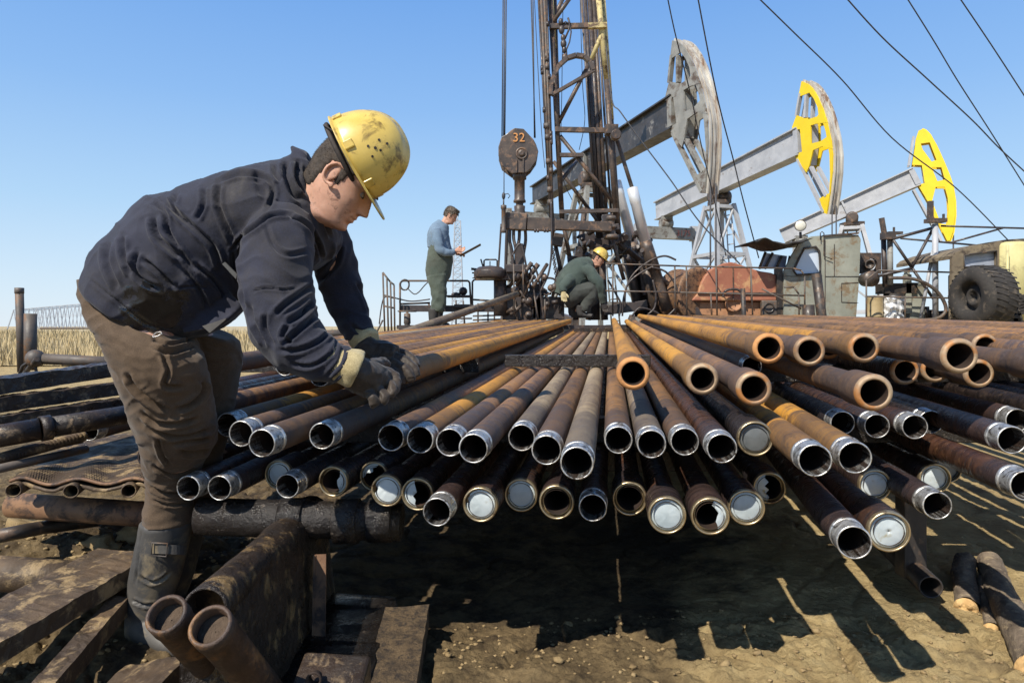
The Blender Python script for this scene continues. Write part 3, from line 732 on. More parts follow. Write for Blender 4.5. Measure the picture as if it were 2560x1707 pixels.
# posts and horizontal pipe at far left
t = M(); a = P(54, 930, 3.6); t.tube(a, P(48, 722, 3.6), 0.020, n=20); t.lathe(P(48, 734, 3.6), P(48,722,3.6)-P(48,734,3.6), [(0,.020),(0.001,.022),(.03,.022),(.031,.018)], 20)
tag(t.build('steel_post', m_iron), "taller thin steel post at the far left", "post")
t = M(); t.tube(P(76, 925, 3.5), P(76, 784, 3.5), 0.029, n=20); tag(t.build('steel_post', m_iron), "shorter stout steel post beside the taller one at left", "post")
t = M(); t.tube(P(88, 896, 3.4), P(330, 908, 3.5), 0.027, n=20); t.ball(P(88,896,3.4), .045, 16); tag(t.build('rail_pipe', m_iron), "horizontal dark pipe joined to the stout post at left", "pipe")
t = M(); t.tube(P(60, 935, 3.55), P(92, 898, 3.3), 0.012, n=10); t.path([P(48,938,3.4), P(56,915,3.4), P(72,905,3.4), P(88,915,3.4), P(92,938,3.4)], .008, 8); tag(t.build('shackle', m_blackiron), "dark bent shackle at the foot of the left posts", "shackle")
# ---------------------------------------------------------------- people
def crom(pts, n):
    """Catmull-Rom through rows of numbers"""
    A = np.array(pts, float); N = len(A); out = []
    for i in range(N-1):
        p0 = A[max(i-1, 0)]; p1 = A[i]; p2 = A[i+1]; p3 = A[min(i+2, N-1)]
        for k in range(n):
            t = k/n
            out.append(0.5*((2*p1) + (-p0+p2)*t + (2*p0-5*p1+4*p2-p3)*t*t + (-p0+3*p1-3*p2+p3)*t**3))
    out.append(A[-1]); return np.array(out)
def loft(rows, n=40, sub=8, closed=True, side=(0,1,0), fold=None):
    """rows: x,y,z, ra (in the plane of the picture), rb (toward 'side'); returns verts, faces"""
    A = crom(rows, sub); N = len(A); vs = []; sd = np.array(side, float)
    for i in range(N):
        p = A[i, :3]; t = A[min(i+1, N-1), :3] - A[max(i-1, 0), :3]; t /= (np.linalg.norm(t)+1e-9)
        b = sd - t*np.dot(sd, t); b /= (np.linalg.norm(b)+1e-9); a = np.cross(b, t)
        if A.shape[1] > 5: a = A[i, 5:8]/(np.linalg.norm(A[i, 5:8])+1e-9)
        for k in range(n):
            an = 2*math.pi*k/n
            ra = A[i, 3]; rb = A[i, 4]
            f = 1.0
            if fold: f = 1 + fold(i/(N-1), an)
            vs.append(p + a*math.cos(an)*ra*f + b*math.sin(an)*rb*f)
    fs = []
    for i in range(N-1):
        for k in range(n):
            k2 = (k+1) % n; fs.append((i*n+k, i*n+k2, (i+1)*n+k2, (i+1)*n+k))
    if closed:
        vs.append(A[0, :3]); vs.append(A[-1, :3]); c0 = len(vs)-2; c1 = len(vs)-1
        for k in range(n):
            k2 = (k+1) % n; fs.append((c0, k2, k)); fs.append((c1, (N-1)*n+k, (N-1)*n+k2))
    return vs, fs
def pair(ax, ay, bx, by, d, rb):
    """a ring from its two silhouette points in the photograph at distance d, half depth rb"""
    a = P(ax, ay, d); b = P(bx, by, d); c = (a+b)/2
    u_ = (a-b).normalized(); return (c.x, c.y, c.z, (a-b).length/2, rb, u_.x, u_.y, u_.z)
def tri_arrays(me):
    n = len(me.vertices); co = np.empty(n*3); me.vertices.foreach_get('co', co); co = co.reshape(-1, 3)
    no = np.empty(n*3); me.vertices.foreach_get('normal', no); return co, no.reshape(-1, 3)
def fuse(name, mm, voxel, smooth=4, mat=None, parent=None, strokes=None, wr=None, label=None):
    """union of closed shapes -> one continuous skin, then creases and wrinkles are pushed into it"""
    me = bpy.data.meshes.new(name+"_raw"); me.from_pydata([tuple(v) for v in mm.v], [], mm.f)
    o = bpy.data.objects.new(name+"_raw", me); C.objects.link(o)
    r = o.modifiers.new('r', 'REMESH'); r.mode = 'VOXEL'; r.voxel_size = voxel
    s_ = o.modifiers.new('s', 'SMOOTH'); s_.factor = 0.5; s_.iterations = smooth
    dg = bpy.context.evaluated_depsgraph_get(); dg.update()
    ne = bpy.data.meshes.new_from_object(o.evaluated_get(dg))
    bpy.data.objects.remove(o); bpy.data.meshes.remove(me)
    co, no = tri_arrays(ne)
    if wr is not None:
        disp = np.array([wr(Vector(c), Vector(nn)) for c, nn in zip(co, no)])
        co = co + no*disp[:, None]
    if strokes:
        px = CX + co[:, 0]/co[:, 1]*F; py = HOR - (co[:, 2]-EYE)/co[:, 1]*F
        view = co - np.array([0, 0, EYE]); view /= np.linalg.norm(view, axis=1)[:, None]
        facing = np.clip(-(no*view).sum(1)*3, 0, 1)
        D = np.zeros(len(co))
        for (pts, wd, dep) in strokes:
            pl = crom(pts, 6); best = np.full(len(co), 1e9); sgn = np.zeros(len(co)); tt = np.zeros(len(co))
            sel = (px > pl[:, 0].min()-5*wd) & (px < pl[:, 0].max()+5*wd) & (py > pl[:, 1].min()-5*wd) & (py < pl[:, 1].max()+5*wd)
            idx = np.where(sel)[0]
            if len(idx) == 0: continue
            qx = px[idx]; qy = py[idx]; bb = np.full(len(idx), 1e9); sg = np.zeros(len(idx)); tp = np.zeros(len(idx)); K = len(pl)-1
            for i in range(K):
                ax, ay = pl[i]; dx, dy = pl[i+1]-pl[i]; l2 = dx*dx+dy*dy+1e-9
                t_ = np.clip(((qx-ax)*dx+(qy-ay)*dy)/l2, 0, 1)
                ex = qx-(ax+t_*dx); ey = qy-(ay+t_*dy); dd = np.hypot(ex, ey); m = dd < bb
                bb[m] = dd[m]; sg[m] = np.sign(ex*dy-ey*dx)[m]; tp[m] = ((i+t_)/K)[m]
            u = bb/(wd*.85); env = np.clip(np.sin(np.pi*np.clip(tp, 0.02, 0.98))*2.2, 0, 1)
            prof = -np.exp(-u*u) + 0.55*np.exp(-((u-1.9)/0.9)**2)
            D[idx] += 1.35*dep*prof*env*facing[idx]
        co = co + no*D[:, None]
    ne.vertices.foreach_set('co', co.reshape(-1)); ne.update()
    off = WL[parent.name] if parent else Vector((0,0,0))
    if parent: ne.transform(Matrix.Translation(-off))
    for p in ne.polygons: p.use_smooth = True
    ob = bpy.data.objects.new(name, ne); C.objects.link(ob); ob.parent = parent
    if parent: WL[ob.name] = off
    ne.materials.clear()
    if mat: ne.materials.append(mat)
    if label: ob["label"] = label
    return ob
def add_loft(mm, rows, **kw):
    v, f = loft(rows, **kw); mm.add(v, f, True)
def limb(mm, pts, n=28, sub=7, side=(0,1,0), fold=None):
    """pts: (Vector, ra, rb)"""
    add_loft(mm, [(p.x, p.y, p.z, a, b_) for p, a, b_ in pts], n=n, sub=sub, side=side, fold=fold)

# --- head in its own frame: x forward, y to the person's left, z up from the chin
HP = [(-0.055, .020,-.090,.052), (-0.030, .032,-.088,.053), (-0.008, .060,-.090,.054), (0.0, .076,-.090,.050), (.012, .084,-.092,.052), (.028, .083,-.096,.056), (.045, .082,-.100,.061), (.062, .083,-.104,.065),
      (.08, .082,-.110,.068), (.10, .080,-.116,.072), (.118, .078,-.119,.074), (.136, .077,-.120,.076), (.155, .069,-.120,.0775), (.175, .059,-.117,.077), (.195, .047,-.110,.070), (.212, .050,-.092,.060), (.225, .025,-.065,.042), (.232, -.004,-.035,.018)]
def head_surface(nz_=90, nt_=96, detail=1.0):
    A = crom(HP, 6); zs = np.linspace(A[0, 0], A[-1, 0], nz_)
    o_ = np.argsort(A[:, 0]); A = A[o_]
    fx = np.interp(zs, A[:, 0], A[:, 1]); bx = np.interp(zs, A[:, 0], A[:, 2]); hw = np.interp(zs, A[:, 0], A[:, 3])
    vs = []
    G = lambda v, m, s: math.exp(-((v-m)/s)**2)
    for i, z in enumerate(zs):
        cx = (fx[i]+bx[i])/2*0.55 + 0.0; 
        for k in range(nt_):
            a = 2*math.pi*k/nt_; ca, sa = math.cos(a), math.sin(a)
            e = 0.88
            lx = (fx[i]-cx) if ca > 0 else (cx-bx[i])
            x = cx + lx*math.copysign(abs(ca)**e, ca); y = hw[i]*math.copysign(abs(sa)**e, sa)
            if ca > 0:
                ay = abs(y); fr = min(1, ca*1.6)
                # nose
                nzp = np.interp(z, [.066,.070,.076,.084,.10,.118,.130], [0,.010,.026,.025,.017,.008,.003])
                nwd = np.interp(z, [.066,.08,.10,.13], [.017,.0145,.010,.011])
                x += nzp*G(y, 0, nwd)
                x += 0.006*G(ay, .013, .006)*G(z, .075, .007)
                # lips, mouth, chin fold
                x += (0.0075*G(z, .053, .0055) - 0.007*G(z, .0475, .0022) + 0.0075*G(z, .041, .006))*G(y, 0, .021)
                x -= 0.006*G(z, .029, .007)*G(y, 0, .022); x += 0.006*G(z, .012, .011)*G(y, 0, .020)
                x -= 0.0025*G(z, .061, .004)*G(y, 0, .005)
                # brows, eye sockets, eyelids, cheekbones
                x += 0.0065*G(z, .134, .007)*G(ay, .028, .020)
                x -= 0.014*G(z, .116, .011)*G(ay, .032, .015)
                x += 0.0085*G(z, .1135, .0075)*G(ay, .033, .0115)
                x -= 0.0035*G(z, .1085, .0016)*G(ay, .034, .010)
                x += 0.004*G(z, .088, .014)*G(ay, .048, .015)
                # fold from nose to mouth corner
                x -= 0.0028*G(ay - (.019+(.075-z)*.45), 0, .0028)*(1 if .045 < z < .077 else 0)
            # jaw hollow below the cheek
            vs.append(Vector((x, y, z)))
    fs = []
    for i in range(nz_-1):
        for k in range(nt_):
            k2 = (k+1) % nt_; fs.append((i*nt_+k, i*nt_+k2, (i+1)*nt_+k2, (i+1)*nt_+k))
    fs.append(tuple(reversed(range(nt_)))); fs.append(tuple((nz_-1)*nt_+k for k in range(nt_)))
    return vs, fs
def ear(mm, T, s):
    """s = +1 left ear, -1 right ear: a rim, a hollow and a lobe"""
    c = Vector((-.022, s*.0735, .098)); pts = []
    for k in range(15):
        a = R(-100 + 290*k/14)
        q = c + Vector((-.006 + -.017*math.sin(a)*1.0*-1*-1, s*.008, .030*math.cos(a)*-1))
        pts.append(q)
    rim = []
    for k in range(17):
        a = math.pi*(-.15) + (math.pi*1.42)*k/16          # from front-top round the back to the lobe
        rim.append(c + Vector((.010 - .024*math.sin(a) , s*(.006+.007*math.sin(max(0, min(math.pi, a)))), .030*math.cos(a))))
    m2 = M(); m2.path(rim, [.0028]+[.0045]*13+[.005,.0055,.004], 8); 
    m2.ball(c + Vector((.004, s*.003, 0)), .001, 10, (16, 5, 26))
    m2.ball(rim[-2] + Vector((.003, 0, -.001)), .0072, 10, (1, .7, 1.1))
    m2.ball(c + Vector((.016, s*.003, -.003)), .0055, 8, (.8, .8, 1.3))
    mm.add([T @ Vector(v) for v in m2.v], m2.f, True)
def helmet_parts(T, root, mats, Rh=(.128, .112, .135), detail=True):
    """dome with ridge, rim, peak and clips; frame: origin at rim centre, x front, z up"""
    m_h, m_in = mats
    m_ = M(); n = 72; nr = 28; vs = []; a_, b_, c_ = Rh
    for i in range(nr+1):
        ph = (math.pi/2)*i/nr
        for k in range(n):
            th = 2*math.pi*k/n
            cp = math.cos(ph)**0.82 if ph < math.pi/2 else 0; sp = math.sin(ph)
            x = a_*cp*math.cos(th); y = b_*cp*math.sin(th); z = c_*sp
            rd_ = 0.006*math.exp(-(y/.013)**2)*(1 if abs(x) < a_ else 0)*min(1, sp*3)     # centre ridge
            rd_ += 0.0022*(math.exp(-((abs(y)-.040)/.006)**2))*min(1, sp*2)*(1-sp*.6)
            nn = Vector((x/a_**2, y/b_**2, z/c_**2)).normalized()
            vs.append(Vector((x, y, z)) + nn*rd_)
    fs = []
    for i in range(nr):
        for k in range(n):
            k2 = (k+1) % n; fs.append((i*n+k, i*n+k2, (i+1)*n+k2, (i+1)*n+k))
    # rim flange and peak
    b0 = len(vs)
    for ring in range(3):
        for k in range(n):
            th = 2*math.pi*k/n; ct = math.cos(th)
            out = [0.0, .007, .008][ring]
            pk = 0.056*max(0, (ct-.42)/.58)**0.9 * [0, 1, 1.03][ring]
            x = (a_+out)*math.cos(th) + pk; y = (b_+out)*math.sin(th)*(1 - 0.15*max(0, ct)); z = [0, -.004, -.007][ring] + pk*.12
            vs.append(Vector((x, y, z)))
    for k in range(n):
        k2 = (k+1) % n
        fs.append((b0+k, b0+k2, k2, k))
        for ring in range(2): fs.append((b0+(ring+1)*n+k, b0+(ring+1)*n+k2, b0+ring*n+k2, b0+ring*n+k))
    m_.add([T @ v for v in vs], fs, True)
    hd = m_.build('hard_hat', m_h, root)
    so_ = hd.modifiers.new('t', 'SOLIDIFY'); so_.thickness = 0.0028; so_.offset = -1
    if detail:
        k_ = M()
        for th in (35, 90, 145, -35, -90, -145):
            t_ = R(th); p_ = Vector((a_*math.cos(t_)*1.005, b_*math.sin(t_)*1.005, .012))
            nn = Vector((math.cos(t_)/a_, math.sin(t_)/b_, 0)).normalized(); tg = Vector((-nn.y, nn.x, 0))
            rot = Matrix((nn, tg, Vector((0,0,1)))).transposed()
            tmp = M(); tmp.box(p_ + Vector((0,0,.002)), (.0085, .024, .026), rot)
            k_.add([T @ Vector(v) for v in tmp.v], tmp.f)
        k_.build('strap_lug', m_h, hd, bevel=.003)
        # vent holes on the right-hand side
        h_ = M()
        def on(y_s, az, el):
            e = R(el); t_ = R(az); cp = math.cos(e)**.82
            return Vector((a_*cp*math.cos(t_), b_*cp*math.sin(t_), c_*math.sin(e)))
        for (az, el, r_) in ((-66, 32, .0032), (-80, 36, .0032), (-64, 21, .0032), (-78, 22, .0032), (-72, 28, .0038), (-70, 43, .0034)):
            p_ = on(0, az, el); nn = Vector((p_.x/a_**2, p_.y/b_**2, p_.z/c_**2)).normalized()
            tmp = M(); tmp.lathe(p_ - nn*.001, nn, [(0, r_), (.0026, r_)], 14, True); h_.add([T @ Vector(v) for v in tmp.v], tmp.f, False)
        h_.build('vent_holes', m_in, hd)
        s_ = M(); pts = []
        for k in range(24):
            t_ = 2*math.pi*k/24; pts.append(T @ Vector((.100*math.cos(t_)-.012, .083*math.sin(t_), -.022)))
        s_.path(pts, .007, 6, closed=True)
        tmp = M(); tmp.beam((-.050, -.086, -.008), (-.086, -.060, -.026), .022, .003); s_.add([T @ Vector(v) for v in tmp.v], tmp.f)
        s_.build('suspension', m_in, hd, bevel=.002)
    return hd
# materials for skin and clothes
def skin_mat(name, c1, c2, rough=0.5):
    m = mk(name, c1, c2, 22, c3=tuple(x*.6 for x in c1), s3=34, t3=0.60, rough=rough, bs=160, bstr=0.25, bd=0.0015)
    b = m.node_tree.nodes["Principled BSDF"]; b.inputs["Subsurface Weight"].default_value = 0.12
    b.inputs["Subsurface Radius"].default_value = (0.012, 0.004, 0.002); b.inputs["Subsurface Scale"].default_value = 0.6
    return m
m_skin = skin_mat("weathered_skin", (0.42,0.22,0.145), (0.60,0.34,0.235))
m_hair = mk("short_dark_hair", (0.022,0.016,0.012), (0.065,0.048,0.034), 40, rough=0.75, bs=160, bstr=0.35, bd=0.003)
m_hair2 = mk("greying_brown_hair", (0.07,0.055,0.045), (0.22,0.18,0.14), 60, rough=0.7, bs=220, bstr=0.8, bd=0.003)
m_hat = mk("scuffed_yellow_plastic", (0.50,0.345,0.065), (0.74,0.545,0.145), 5, c3=(0.20,0.135,0.04), s3=17, t3=0.60, rough=0.24, r2=0.42, bs=90, bstr=0.08, bd=0.001)
m_dark = mk("black_webbing", (0.02,0.016,0.014), (0.05,0.04,0.035), 20, rough=0.7)
def cloth_mat(name, c1, c2, grime, t3=0.58, rough=0.85, scale=3.2, shine=0.0):
    m, nt, b, vec, oc, rnd = new_mat(name)
    f = nz(nt, oc, scale, 7, 0.65); col = ramp(nt, f, [(0.34, c1), (0.66, c2)])
    g_ = nz(nt, oc, 2.3, 8, 0.68, 0.5); col = mixc(nt, ramp(nt, g_, [(t3-.08, (0,0,0)), (t3+.08, (1,1,1))]), col, grime)
    wv = nz(nt, oc, 420, 3, 0.6); col = mixc(nt, mth(nt, 'MULTIPLY', ramp(nt, wv, [(0.4, (0,0,0)), (0.7, (1,1,1))]), 0.35), col, tuple(min(1, x*1.9) for x in c2))
    nt.links.new(col, b.inputs["Base Color"])
    nt.links.new(ramp(nt, g_, [(t3, (rough,)*3), (t3+0.12, (max(.2, rough-shine),)*3)]), b.inputs["Roughness"])
    b.inputs["Specular IOR Level"].default_value = 0.25 + shine*.5
    b.inputs["Sheen Weight"].default_value = 0.12
    bump(nt, b, mth(nt, 'ADD', mth(nt, 'MULTIPLY', wv, 0.25), nz(nt, oc, 30, 6, 0.65)), 0.45, 0.004)
    return m
m_jacket = cloth_mat("navy_work_cotton", (0.008,0.009,0.016), (0.025,0.027,0.044), (0.026,0.022,0.018), shine=0.35)
nt = m_jacket.node_tree; b = nt.nodes["Principled BSDF"]      # wet oil splashed on the hem
ge_ = nt.nodes.new("ShaderNodeNewGeometry"); dv_ = nt.nodes.new("ShaderNodeVectorMath"); dv_.operation = 'DISTANCE'
nt.links.new(ge_.outputs["Position"], dv_.inputs[0]); dv_.inputs[1].default_value = P(385, 785, 1.72)
wet_ = mth(nt, 'ADD', dv_.outputs["Value"], mth(nt, 'MULTIPLY', mth(nt, 'SUBTRACT', nz(nt, ge_.outputs["Position"], 22, 8, 0.7), 0.5), 0.25))
wm_ = ramp(nt, mth(nt, 'MULTIPLY', wet_, 4.0), [(0.26, (1,1,1)), (0.36, (0,0,0))])
c0_ = b.inputs["Base Color"].links[0].from_socket; nt.links.new(mixc(nt, wm_, c0_, (0.006,0.006,0.007)), b.inputs["Base Color"])
r0_ = b.inputs["Roughness"].links[0].from_socket; nt.links.new(mixc(nt, wm_, r0_, (0.10,0.10,0.10)), b.inputs["Roughness"])
nt.links.new(mth(nt, 'ADD', mth(nt, 'MULTIPLY', wm_, 0.5), 0.3), b.inputs["Specular IOR Level"])
m_trouser = cloth_mat("brown_wool_trouser", (0.052,0.035,0.022), (0.105,0.070,0.043), (0.022,0.015,0.011), t3=0.60)
m_glove = cloth_mat("greasy_work_glove", (0.014,0.011,0.009), (0.050,0.035,0.023), (0.010,0.008,0.007), t3=0.50, rough=0.6, scale=14, shine=0.3)
m_glove_y = cloth_mat("yellow_glove_cuff", (0.24,0.19,0.09), (0.44,0.37,0.21), (0.10,0.075,0.04), t3=0.60, scale=14)
m_boot = mk("dusty_rubber_boot", (0.035,0.034,0.033), (0.095,0.088,0.078), 5, c3=(0.17,0.135,0.085), s3=9, t3=0.58, rough=0.45, r2=0.75, bs=40, bstr=0.25, bd=0.004)
m_oilcloth = mk("oil_soaked_cloth", (0.008,0.008,0.009), (0.022,0.020,0.020), 12, rough=0.12, r2=0.4, bs=60, bstr=1.0, bd=0.006)

# ================= the bending worker
wk = thing('person', "worker in yellow hard hat and dark jacket bending over the pipes, gripping one", "person", P(385, 1640, 1.8))
def wr_cloth(amp, sc, seed=0, stretch=(1,1,1)):
    def f(c, n):
        v = Vector((c.x*stretch[0], c.y*stretch[1], c.z*stretch[2]))*sc + Vector((seed*7.3, 0, 0))
        a = mnoise.noise(v + Vector((mnoise.noise(v*.7)*1.3, 0, mnoise.noise(v*.7+Vector((5,5,5)))*1.3)))
        b_ = mnoise.noise(v*2.3 + Vector((9,2,4)))
        return amp*(1-2*abs(a)**0.7)*0.6 + amp*0.45*b_
    return f
# jacket: torso, near sleeve, far sleeve, collar fused into one cloth
j = M()
add_loft(j, [pair(242,718,470,856,1.90,.18), pair(237,700,478,846,1.90,.185), pair(247,655,520,832,1.90,.185), pair(270,610,578,795,1.90,.19), pair(306,580,606,765,1.90,.195), pair(350,528,628,742,1.91,.20), pair(388,498,645,730,1.92,.205),
             pair(444,487,662,718,1.92,.205), pair(522,456,700,700,1.93,.21), pair(600,433,745,688,1.93,.21), pair(668,414,800,660,1.93,.195),
             pair(712,398,838,618,1.92,.155), pair(740,390,846,590,1.92,.105), pair(752,386,846,586,1.92,.085)], n=72, sub=8)
# near sleeve
def fold_sleeve(f, an): return 0.035*math.sin(f*46 + 1.5*math.sin(an*2)) * (1 if f > .45 else .25)
limb(j, [(P(708,560,1.80), .075, .07), (P(694,612,1.74), .088, .082), (P(690,690,1.69), .089, .083), (P(700,765,1.66), .083, .078), (P(716,825,1.64), .080, .074), (P(760,870,1.62), .068, .064),
         (P(815,900,1.60), .052, .052), (P(862,914,1.59), .041, .044), (P(872,917,1.59), .040, .042)], n=44, sub=9, fold=fold_sleeve)
limb(j, [(P(775,560,2.02), .075, .06), (P(822,610,2.08), .068, .062), (P(842,680,2.10), .064, .060), (P(862,745,2.10), .060, .057), (P(884,800,2.08), .050, .048), (P(897,832,2.06), .046, .044), (P(900,846,2.06), .044, .042)], n=40, sub=8, fold=lambda f, an: 0.03*math.sin(f*38+an))
# standing collar
limb(j, [(P(768,470,1.92), .118, .098), (P(792,462,1.92), .100, .082), (P(800,459,1.92), .094, .076)], n=40, sub=5)
# hem flap hanging at the belly
j.prism([P(455,835,1.80), P(530,822,1.78), P(566,797,1.78), P(600,770,1.80), P(560,720,1.80), P(470,760,1.80)], Vector((0, .02, 0)))
C5 = lambda *a: [(150+x*.4847, 240+y*.4847) for x, y in a]
strokes = [
 (C5((820,450),(815,560),(870,700),(900,760)), 7, .011), (C5((820,440),(930,405),(1060,425),(1100,500),(1060,600)), 6, .008),
 (C5((520,530),(600,600),(690,680),(790,780),(830,900)), 7, .013), (C5((480,620),(500,720),(580,800),(620,830)), 8, .015), (C5((460,540),(540,600),(560,700),(640,830),(700,900)), 6, .010),
 (C5((740,470),(740,560),(700,640)), 6, .008), (C5((600,500),(590,580),(650,660)), 6, .008),
 (C5((400,800),(380,880),(420,950),(520,1000)), 7, .010), (C5((320,720),(330,830),(370,930)), 7, .009), (C5((430,840),(520,920),(590,990)), 6, .012),
 (C5((640,900),(720,1000),(760,1090)), 6, .009), (C5((700,870),(800,960),(850,1040)), 6, .010), (C5((250,750),(240,860),(300,1000)), 8, .008),
 (C5((885,800),(930,740),(1010,680),(1090,625),(1190,612)), 5, .012), (C5((1190,620),(1280,680),(1330,760),(1350,840)), 5, .011), (C5((890,800),(905,900),(935,1000),(950,1100)), 6, .010),
 (C5((1170,330),(1165,400),(1200,500),(1250,540)), 7, .011), (C5((1110,350),(1110,400),(1140,440)), 6, .009), (C5((1230,340),(1225,430),(1270,500)), 6, .010),
 (C5((1290,320),(1310,450),(1350,620),(1400,740)), 4, .008),
 (C5((1060,660),(1110,780),(1180,820),(1280,800)), 6, .006), (C5((990,1010),(1060,990),(1150,1000),(1220,990)), 3, .004), (C5((1300,980),(1230,1030),(1160,1080),(1110,1130)), 7, .010),
 (C5((1310,1060),(1240,1130),(1170,1170)), 7, .012), (C5((1330,1130),(1260,1190),(1200,1240),(1150,1290)), 7, .011), (C5((1180,1180),(1150,1240),(1200,1280)), 6, .009),
 (C5((1390,1220),(1330,1270),(1230,1310),(1130,1310)), 6, .009), (C5((1430,1260),(1400,1330),(1300,1390),(1200,1380)), 5, .008), (C5((1500,1320),(1470,1400),(1400,1470)), 4, .006), (C5((1460,1290),(1440,1370),(1380,1440)), 4, .006),
 (C5((1060,1110),(1060,1200),(1100,1290)), 6, .006), (C5((980,1080),(1000,1180),(1060,1280)), 6, .005),
 (C5((150,940),(230,1010),(290,1055),(430,1170),(540,1205)), 4, .005), (C5((600,990),(700,980),(760,990)), 3, .004),
 (C5((1440,760),(1420,860),(1330,960)), 7, .009), (C5((1530,960),(1570,1040),(1600,1130)), 5, .007), (C5((1500,1180),(1560,1220),(1620,1200)), 5, .007),
]
jk = fuse('jacket', j, 0.0043, 4, m_jacket, wk, strokes, wr_cloth(.0062, 12, 1, (1,1,1)))
# seams and hem band
def surf_line(px_pts, d, r, name, mat, off=0):
    m_ = M(); m_.path([P(x, y, d) for x, y in px_pts], r, 8); return m_.build(name, mat, wk)
# trousers
t = M()
def fold_leg(f, an): return 0.022*math.sin(f*60 + 1.2*math.sin(an*2+1))*max(0, (f-.4))*1.6
add_loft(t, [pair(226,722,460,800,1.90,.15), pair(232,750,474,850,1.88,.14), pair(240,800,482,868,1.84,.12), pair(270,873,503,905,1.80,.105), pair(305,958,520,962,1.83,.100), pair(337,1045,532,1040,1.87,.096),
             pair(360,1110,535,1110,1.91,.088), pair(371,1170,500,1165,1.94,.078), pair(374,1230,476,1226,1.95,.070), pair(366,1285,478,1288,1.95,.072), pair(364,1306,478,1310,1.95,.072)], n=56, sub=8, fold=fold_leg)
add_loft(t, [pair(300,740,500,840,2.02,.13), pair(420,800,585,850,2.05,.10), pair(465,870,600,890,2.06,.095), pair(480,960,588,965,2.07,.085), pair(470,1060,570,1065,2.07,.08), pair(455,1160,545,1165,2.07,.072), pair(440,1260,520,1265,2.07,.066), pair(440,1320,515,1322,2.07,.064)], n=44, sub=7, fold=fold_leg)
# seat flap standing out at the back
add_loft(t, [pair(196,706,250,775,1.88,.012), pair(205,712,300,790,1.80,.02), pair(240,730,345,800,1.76,.012)], n=24, sub=6)
C1 = lambda *a: [(x*.3827, 600+y*.3827) for x, y in a]
tst = [ (C1((560,360),(620,410),(680,430),(750,415)), 4, .010), (C1((1000,650),(1080,690),(1180,680),(1260,640)), 5, .012), (C1((1010,700),(1100,740),(1200,720),(1270,690)), 5, .009), (C1((1060,740),(1100,850),(1080,950),(1200,960)), 6, .009),
        (C1((830,880),(900,980),(1000,1060),(1100,1120)), 7, .012), (C1((1330,920),(1320,1000),(1250,1070),(1150,1110)), 7, .013), (C1((930,1130),(1020,1190),(1150,1200),(1300,1160)), 6, .011), (C1((1000,1240),(1120,1280),(1240,1280),(1380,1230)), 6, .011),
        (C1((1030,1300),(1060,1400),(1110,1470)), 5, .009), (C1((1380,1290),(1260,1310),(1120,1330)), 6, .009), (C1((1380,1370),(1260,1390),(1180,1380)), 6, .008), (C1((760,430),(860,560),(960,600),(1040,640)), 5, .007),
        ([(385,1165),(430,1185),(490,1170)], 5, .010), ([(372,1215),(420,1235),(480,1225)], 5, .009), ([(380,1250),(420,1262),(470,1258)], 4, .007) ]
tr = fuse('trousers', t, 0.0045, 4, m_trouser, wk, tst, wr_cloth(.0048, 13, 4, (1,1,1.7)))
# boots
def boot(name, dx, d, shade_label=None):
    b_ = M()
    add_loft(b_, [pair(356+dx,1300,478+dx,1306,d,.069), pair(348+dx,1345,470+dx,1352,d,.068), pair(336+dx,1400,455+dx,1415,d,.067), pair(326+dx,1445,440+dx,1465,d,.058), pair(320+dx,1500,425+dx,1505,d,.052), pair(316+dx,1550,424+dx,1552,d,.050), pair(315+dx,1590,430+dx,1592,d,.050)], n=44, sub=7)
    a = P(345+dx, 1560, d); e = a + Vector((.17, -.07, -.02))
    limb(b_, [(a, .045, .046), (a + Vector((.06,-.025,-.012)), .044, .050), (a + Vector((.13,-.055,-.022)), .036, .052), (a+Vector((.18,-.075,-.028)), .028, .042), (a+Vector((.20,-.083,-.03)), .012, .02)], n=32, side=(.39,.92,0))
    st = [([(352,1440),(375,1455),(400,1450),(425,1430)], 4, .006), ([(330,1500),(360,1512),(400,1508)], 4, .006), ([(352,1330),(346,1400),(338,1460)], 3, .004)] if dx == 0 else None
    o = fuse(name, b_, 0.005, 3, m_boot, wk, st, wr_cloth(.002, 12, 7))
    s_ = M(); zb = P(0, 1590, 1.95).z
    pts = []
    for k in range(28):
        th = 2*math.pi*k/28; x = a.x + .068 + .135*math.cos(th); y = a.y - .03 + .048*math.sin(th) - .055*math.cos(th); pts.append(Vector((x, y, zb-.012)))
    s_.prism(pts, Vector((0,0,.022))); so_ = s_.build('boot_sole', m_boot, o, bevel=.003)
    return o
bt1 = boot('boot', 0, 1.95); boot('boot', 32, 2.14)
s_ = M(); vs = []; fs = []; N = 16
for k in range(N):
    x = 344 + 122*k/(N-1); dd = 1.95 - .0705*math.sqrt(max(0, 1-((x-405)/66)**2)); yy = 1372 + (x-405)*.05
    vs += [P(x, yy-12, dd), P(x, yy-12, dd-.003), P(x, yy+12, dd-.003), P(x, yy+12, dd)]
for k in range(N-1):
    for q in range(4): fs.append((k*4+q, k*4+(q+1) % 4, (k+1)*4+(q+1) % 4, (k+1)*4+q))
s_.add(vs, fs); s_.build('boot_strap', m_boot, bt1)
s_ = M(); s_.path([P(380,1356,1.874), P(418,1358,1.874), P(416,1391,1.874), P(378,1388,1.874)], .0024, 6, closed=True); s_.build('buckle', m_iron, bt1)
